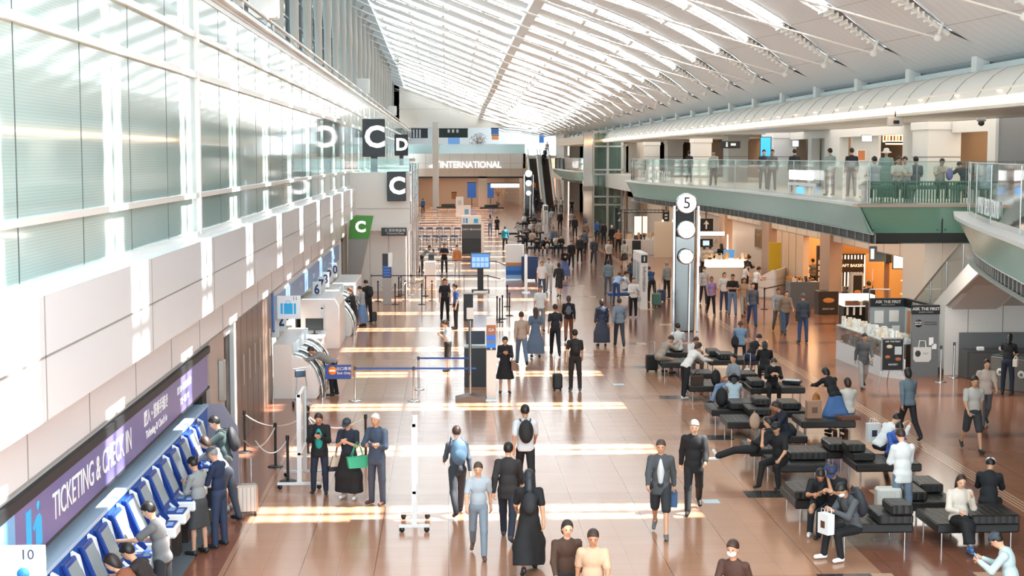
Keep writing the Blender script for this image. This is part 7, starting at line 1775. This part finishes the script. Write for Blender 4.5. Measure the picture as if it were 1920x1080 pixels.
# --- right aisle and shops
aisle = [
 (1333, 589, 178, 'walk', 1.62, ('short', 'loose', '#a68cb8'), ('trousers', '#18181b'), ('bob', '#5a3a2a'), 'woman in lilac T-shirt and black trousers walking to the camera', {}),
 (1357, 583, 182, 'stand', 1.64, ('short', 'loose', '#dfe0df'), ('trousers', '#3a4a66'), ('bob', '#3c271e'), 'woman in white T-shirt with shoulder strap beside the lilac T-shirt', {}),
 (1373, 592, 170, 'crossed', 1.72, ('short', 'fit', '#1b1b1e'), ('trousers', '#6a84a6'), ('short', HB), 'person in black T-shirt and light jeans beside the white T-shirt', {}),
 (1410, 611, 175, 'walk', 1.72, ('long', 'loose', '#5a6070'), ('trousers', '#2c4a7c'), ('bob', HBR), 'person in slate top and blue jeans walking near the belt posts', {}),
 (1394, 592, 178, 'walkb', 1.62, ('short', 'loose', '#b79a7c'), ('trousers', '#a8a49c'), ('bob', HBR), 'person in tan top walking left of the blue jeans', {}),
 (1319, 570, 175, 'walk', 1.72, ('long', 'loose', '#c4c6c6'), ('trousers', '#33363c'), ('short', HB), 'masked person in pale shirt behind the lilac T-shirt', {'extra': [('mask', '#e4e4e2')]}),
 (1320, 520, 0, 'stand', 1.70, ('long', 'loose', '#cfcdc4'), ('trousers', '#202124'), ('short', HB), 'person in cream shirt with cross strap at the food counter', {}),
 (1331, 518, -5, 'stand', 1.66, ('short', 'loose', '#dfe4e4'), ('trousers', '#4c6480'), ('short', HB), 'person in white shirt next to the cream shirt at the food counter', {}),
 (1352, 516, 0, 'stand', 1.74, ('long', 'coat', '#161618'), ('long_skirt', '#171719'), ('long', HB), 'tall woman with long hair in black at the food counter', {}),
 (1341, 532, 0, 'phone', 1.70, ('short', 'loose', '#1c1c1f'), ('trousers', '#222326'), ('short', HG), 'person in black with grey hair by the advert screen', {}),
 (1398, 545, -60, 'reach', 1.74, ('long', 'loose', '#1d1f26'), ('trousers', '#1b1c20'), ('short', HB), 'man in black behind the white shirted staff', {}),
 (1394, 562, -80, 'reach', 1.68, ('short', 'fit', '#e6e6e4'), ('trousers', '#3c3e42'), ('short', HB), 'shop assistant in white T-shirt reaching to the counter', {}),
 (1415, 572, -70, 'reach', 1.72, ('short', 'fit', '#ececea'), ('trousers', '#16161a'), ('short', HB), 'shop assistant in white shirt and black trousers at the book shelf', {}),
 (1505, 643, 5, 'stand', 1.74, ('long', 'loose', '#3c4654'), ('trousers', '#33507e'), ('short', '#5c5450'), 'man in navy jacket and blue jeans standing before the bakery', {}),
 (1458, 622, 175, 'walk', 1.70, ('long', 'loose', '#9aa0a0'), ('trousers', '#6a6a6c'), ('short', HBR), 'grey clothed walker by the belt posts', {}),
 (1472, 626, 185, 'walkb', 1.66, ('long', 'loose', '#8c7c6e'), ('trousers', '#3f5878'), ('bob', HBR), 'walker in taupe top carrying a bag by the belt posts', {}),
 (1512, 558, 30, 'reach', 1.70, ('short', 'loose', '#e6e6e4'), ('trousers', '#3a3c40'), ('short', HB), 'customer in white T-shirt at the bakery counter', {}),
 (1524, 552, 20, 'stand', 1.70, ('short', 'loose', '#77736c'), ('trousers', '#2b2c30'), ('short', HB), 'customer in grey brown shirt at the bakery counter', {}),
 (1628, 612, 5, 'stand', 1.74, ('long', 'coat', '#1c222e'), ('trousers', '#16181d'), ('short', HB), 'person in navy hooded jacket at the striped counter', {'extra': [('cap', '#22242a')]}),
 (1644, 560, 180, 'stand', 1.68, ('long', 'loose', '#d8b9a8'), ('slim_skirt', '#2b2420'), ('bob', HBR), 'shop assistant in pale pink blouse at the right food shop', {}),
 (1548, 495, 0, 'stand', 1.72, ('long', 'loose', '#3a2a24'), ('trousers', '#232226'), ('short', HB), 'two tone dark clothed customer deep in the shop by the pier', {}),
 (1888, 740, -30, 'reach', 1.70, ('short', 'fit', '#15161a'), ('trousers', '#1b2434'), ('long', '#120f0e'), 'woman with long black hair at the recycling bins', {}),
 (1822, 845, 178, 'walk', 1.74, ('short', 'loose', '#c2c0b8'), ('shorts', '#3a3a3c'), ('short', HBR), 'pale shirted person walking between the bins and the benches', {}),
 (1846, 800, 172, 'walkb', 1.70, ('short', 'loose', '#c9b8aa'), ('trousers', '#5c5c60'), ('bob', HBR), 'second pale dressed walker behind the pale shirt at right', {}),
 (1702, 825, 10, 'walk', 1.72, ('long', 'loose', '#6a7a86'), ('trousers', '#1f2024'), ('bob', '#201a18'), 'walker in slate top with black hair right of the benches', {}),
 (1618, 728, 178, 'walkb', 1.62, ('long', 'coat', '#5a5c5e'), ('trousers', '#a8a6a2'), ('short', HB), 'walker in grey in front of the display counter', {}),
]
for (u, v, rz, ps, h_, tp, bt, hr, lb, k) in aisle: pp('z%d' % u, fl(u, v), rz, ps, h_, tp, bt, hr, lb, **k)
in_hand(P_['z1888'][0], 'stand', 'R', w_=.28, h=.2, col='#e0d6c4', lab='cream handbag on the arm of the woman at the recycling bins', strap=.1).location += Vector((-.1, -.15, .3))
in_hand(P_['z1505'][0], 'stand', 'L', w_=.28, h=.2, col='#3a3632', lab='dark shoulder bag on the man in the navy jacket', strap=.05).location += Vector((.05, -.1, .2))
# --- people on the benches
def st(u, v, z=.50): p = at(u, v, z); return (p.x, p.y, 0)
sb = [
 ('b1', st(1236, 672), -60, 'sitlean', 1.68, ('long', 'loose', '#a89a8c'), ('trousers', '#8a8078'), ('short', HBR), 'person in beige bent forward beside the black suitcase', {}),
 ('b2', st(1271, 656), 2, 'sit', 1.74, ('short', 'loose', '#dfe3e4'), ('trousers', '#23252b'), ('short', HB), 'man in white shirt with black straps seated facing away', {}),
 ('b3', st(1300, 676), 190, 'sitphone', 1.62, ('short', 'loose', '#e4e2de'), ('trousers', '#5a4a40'), ('bob', '#3a231a'), 'woman in white T-shirt seated looking down', {}),
 ('b4', fl(1285, 748), -62, 'lean', 1.66, ('long', 'loose', '#e6e4e0'), ('trousers', '#1a1b1e'), ('bob', HBR), 'woman in white top and black trousers leaning over a bench', {'shoes': '#e4e4e2'}),
 ('b5', st(1374, 722), 120, 'sitback', 1.70, ('short', 'loose', '#8a949c'), ('trousers', '#7f9cc0'), ('short', HB), 'man in grey T-shirt seated with outstretched arm', {}),
 ('b6', st(1376, 752), -10, 'sitlean', 1.50, ('short', 'loose', '#aebfc9'), ('trousers', '#6a7a88'), ('long', HB), 'child in pale blue top with dark hat', {'extra': [('hat', '#27303e')]}),
 ('b7', st(1388, 646), -10, 'sitphone', 1.60, ('long', 'loose', '#7a97b4'), ('trousers', '#33363e'), ('tail', '#4a3028'), 'woman in light denim shirt seated at the back', {}),
 ('b8', st(1405, 672), -50, 'sitlean', 1.78, ('none', 'fit', '#19191c'), ('shorts', '#2a3450'), ('short', HB), 'man in black tank top seated with bare arms', {}),
 ('b9', st(1434, 690), -10, 'sitphone', 1.62, ('long', 'loose', '#16161a'), ('trousers', '#1a1b1f'), ('long', '#131112'), 'long haired person in black seated beside a white bag', {}),
 ('b10', st(1448, 722), 175, 'sitphone', 1.66, ('long', 'loose', '#17171a'), ('trousers', '#18181b'), ('bob', '#3f3c3b'), 'woman in black with white mask seated facing the camera', {'extra': [('mask', '#eceeee')]}),
 ('b11', st(1474, 815), 95, 'sitphone', 1.62, ('short', 'loose', '#1c2230'), ('trousers', '#1d2028'), ('bob', '#2b1c16'), 'woman with bobbed hair in navy top looking at a phone', {}),
 ('b12', st(1415, 840, .54), 80, 'recline', 1.66, ('long', 'loose', '#17171a'), ('trousers', '#151518'), ('bob', HB), 'person in black lying back with white shoes stretched out', {'shoes': '#e8e6e2'}),
 ('b13', st(1462, 865), 140, 'sitcall', 1.72, ('short', 'loose', '#161619'), ('trousers', '#17171a'), ('short', HB), 'man in black T-shirt and cap with hand at his face on the bench edge', {'extra': [('cap', '#1b1c20')]}),
 ('b14', fl(1565, 812), 20, 'lean', 1.66, ('long', 'loose', '#17181c'), ('long_skirt', '#4f74a8'), ('bob', HB), 'woman in black top and long denim skirt bending over the paper bag', {}),
 ('b15', st(1590, 772), 10, 'sit', 1.64, ('long', 'loose', '#d9d4cc'), ('trousers', '#3a3430'), ('bob', '#3a241c'), 'brown haired person in cream top seated behind the denim skirt', {}),
 ('b16', st(1648, 838), -70, 'sitlean', 1.72, ('long', 'loose', '#e9eaea'), ('trousers', '#23262e'), ('short', HB), 'man in white jumper seated beside the white paper bag', {}),
 ('b17', st(1672, 850), -160, 'sitphone', 1.45, ('long', 'loose', '#3b5fae'), ('trousers', '#22252d'), ('short', HB), 'child in blue jacket and mask next to the white jumper', {'extra': [('mask', '#e6e8ea')]}),
 ('b18', fl(1690, 985), 10, 'phone', 1.74, ('long', 'coat', '#e4e4e2'), ('trousers', '#6f7d8c'), ('short', HBR), 'person in white jacket and grey jeans standing between the benches', {}),
 ('b19', st(1538, 945), 165, 'sitface', 1.68, ('short', 'loose', '#151518'), ('trousers', '#1a1c22'), ('short', HB), 'man in black T-shirt resting his face in his hand', {'shoes': '#e4e4e2'}),
 ('b20', st(1566, 950), 150, 'sitphone', 1.70, ('short', 'loose', '#18181c'), ('trousers', '#1d1e22'), ('short', HBR), 'man in black with dark blue cap seated behind the plaid shirt', {'extra': [('cap', '#23345c')]}),
 ('b21', st(1600, 992), 112, 'sitphone', 1.74, ('long', 'loose', '#53565a'), ('trousers', '#18181b'), ('short', HB), 'masked man in grey plaid shirt with backpack looking at his hands', {'extra': [('mask', '#eceeee')], 'shoes': '#ececea'}),
 ('b22', st(1797, 975), 178, 'sitcross', 1.62, ('long', 'coat', '#d8cfc2'), ('long_skirt', '#17171a'), ('long', '#3a231c'), 'woman in cream jacket and black skirt covering her mouth', {'shoes': '#4a6ea0'}),
 ('b23', st(1853, 945), -25, 'sitphone', 1.72, ('long', 'loose', '#17181c'), ('trousers', '#1d1e22'), ('short', HB), 'man in black jumper and white cap looking at his phone', {'extra': [('cap', '#f0efec')]}),
 ('b24', hd_(1902, 1002, 1.30), 60, 'sitphone', 1.70, ('long', 'loose', '#b9cdd0'), ('trousers', '#23252b'), ('short', HB), 'person in pale blue shirt at the bottom right corner', {'extra': [('cap', '#3c4654')]}),
]
for (k_, ps_, rz, pose, h_, tp, bt, hr, lb, kk) in sb: pp(k_, ps_, rz, pose, h_, tp, bt, hr, lb, **kk)
on_back(P_['b21'][0], 'sitphone', 'large dark backpack on the man in the plaid shirt', '#33363c', 1.15)
phone(P_['b23'][0], 'sitphone', 'L', 'phone held by the man in the white cap'); phone(P_['b11'][0], 'sitphone', 'L', 'phone held by the woman in the navy top'); phone(P_['b24'][0], 'sitphone', 'L', 'phone held by the person in the bottom right corner')
p = Vector(onto(P_['b21'][0], 'sitphone', 'L')); t = paper_bag((p.x - .12, p.y - .15), -65, .26, .34, '#e3e8ea', 'white paper bag with brown side held by the man in plaid', .14, p.z - .36, '#5c3a2c')
suitcase(fl(1222, 697), 5, .56, '#1a1a1c', 'black ribbed suitcase standing left of the benches', .38, .25, 0, .4)
suitcase((P_['b9'][0].location.x - .55, P_['b9'][0].location.y - .1), 0, .5, '#d8d4cc', 'white cabin case with tall handle beside the long haired person', .2, .16, 0, .45)
suitcase(fl(1664, 985), 0, .72, '#c9c6be', 'cream hard shell suitcase in front of the standing white jacket', .46, .28, 0, 0)
def on_bench(u, v, z=.44): p = at(u, v, z); return (p.x, p.y, z)
backpack(on_bench(1342, 722), 10, 'black backpack standing on the second row bench', '#141416', .95, 0, False)
backpack(on_bench(1353, 762), -10, 'big black backpack with orange tag on the third row bench', '#121214', 1.05, 0, False)
backpack(on_bench(1378, 652, .62), 0, 'black backpack on the back bench beside the denim shirt', '#17171a', .85, 0, False)
backpack(on_bench(1415, 805), 5, 'cream and brown patterned bag on the wide third row bench', '#b89a84', .85, 0, False)
backpack(on_bench(1490, 815), 30, 'black crumpled backpack beside the woman in navy', '#18181b', .7, -40, False)
backpack(on_bench(1556, 905, .62), 0, 'dark blue backpack behind the man in the black T-shirt', '#26385c', .8, -30, False)
p = on_bench(1307, 722); tote((p[0], p[1], .86), 0, .34, .26, '#3f2c24', 'brown leather handbag on the bench under the leaning woman', strap=.16, d=.16)
p = on_bench(1525, 783); paper_bag(p, 5, .36, .42, '#b38a70', 'brown paper bag with square print on the bench', .2, .44, '#7a5a46')
p = on_bench(1530, 760); backpack(p, 0, 'orange and black backpack behind the brown paper bag', '#b8742c', .7, 0, False)
p = on_bench(1637, 828); paper_bag(p, 5, .3, .42, '#e8eaea', 'white paper bag with dark blue print beside the white jumper', .16, .44, '#26324e')
p = on_bench(1590, 786); t = thing('gift_box', 'flat brown box lying on the bench beside the denim skirt', 'box', (p[0], p[1], .44), 8); MB().rbox(-.25, .25, -.2, .2, 0, .09, .01).build('carton', mat('#7a4a34', .6), t); MB().box(-.2, .2, -.15, .15, .09, .10).build('label', mat('#2b3a58', .5), t)
p = on_bench(1478, 722); t = thing('document_case', 'black case lying open beside the masked woman in black', 'case', (p[0] + .15, p[1] + .2, .46), -25); MB().rbox(-.25, .25, -.16, .16, 0, .08, .01).build('case_body', BLACK, t); MB().box(-.22, .22, -.12, .12, .08, .1).build('papers', mat('#c9d6dc', .5), t)
# --- people on the upper deck
dk = [(1641, 340, 20, 'sit', '#c9ccd0', 'short', 'person in pale T-shirt seated left on the upper deck', []), (1661, 335, 160, 'stand', '#8fa89e', 'long', 'woman in green grey dress and cream hat on the upper deck', [('hat', '#efe6d8')]),
      (1683, 342, 180, 'sit', '#e0d6cc', 'short', 'child in cream top seated between adults on the upper deck', []), (1697, 338, 150, 'sit', '#c8c8c4', 'short', 'person in white patterned top seated on the upper deck', []),
      (1716, 338, 5, 'sitback', '#5c6468', 'short', 'broad person in grey T-shirt seated with back to the hall', []), (1762, 340, 175, 'sitphone', '#c9bdb2', 'short', 'boy in beige top leaning on the deck counter', []),
      (1812, 338, 10, 'sitlean', '#23262e', 'short', 'person in black seated right on the upper deck', [])]
for i, (u, v, rz, ps, c, hr, lb, ex) in enumerate(dk):
    Yp = 46.6 if ps != 'stand' else 47.5; p = atY(u, v, Yp)
    a = person((p.x, Yp, ZD + (.0 if ps == 'stand' else .12)), rz, ps, 1.62, ('short', 'loose', c), ('trousers', '#3a3d44') if ps != 'stand' else ('long_skirt', '#8aa398'), (hr, HB), lb, extra=ex)
t = thing('deck_bench', 'long pale green bench behind the slatted screen of the upper deck', 'bench', (14.3, 46.7, ZD)); MB().rbox(-1.2, 2.0, -.3, .4, .42, .56, .02).build('seat', mat('#6f9a84', .5), t)
for x in (-1.1, .3, 1.8): MB().box(x - .05, x + .05, -.2, .3, 0, .42).build('leg', STEEL, t)
backpack((atY(1780, 330, 46.2).x, 46.2, ZD + .72), 0, 'purple and blue backpack on the upper deck counter', '#7a78b8', .8, 0, False)
for i, (u, rz, c, lb) in enumerate(((1338, 160, '#c4c2ba', 'person in pale jacket standing on the deck beyond the railing, left of the white wall'), (1292, 10, '#2b2c30', 'person in dark clothes among the deck columns'), (1432, 180, '#3c4450', 'person standing by the plain white deck wall'), (1448, 170, '#6a6e72', 'person in grey standing next to the deck wall corner'), (1490, 0, '#2a2d36', 'person in black standing in front of the dark doorway'), (1597, 0, '#1e2026', 'person in black standing at the pier beside the restaurant'), (1557, 20, '#9fb4b0', 'person in pale green walking past the restaurant entrance'))):
    Yp = (74, 84, 66, 64, 60, 53.5, 55)[i]; p = atY(u, 300, Yp)
    person((p.x, Yp, ZD), rz, 'stand', 1.68, ('long', 'loose', c), ('trousers', '#2b2e36'), ('short', HB), lb)
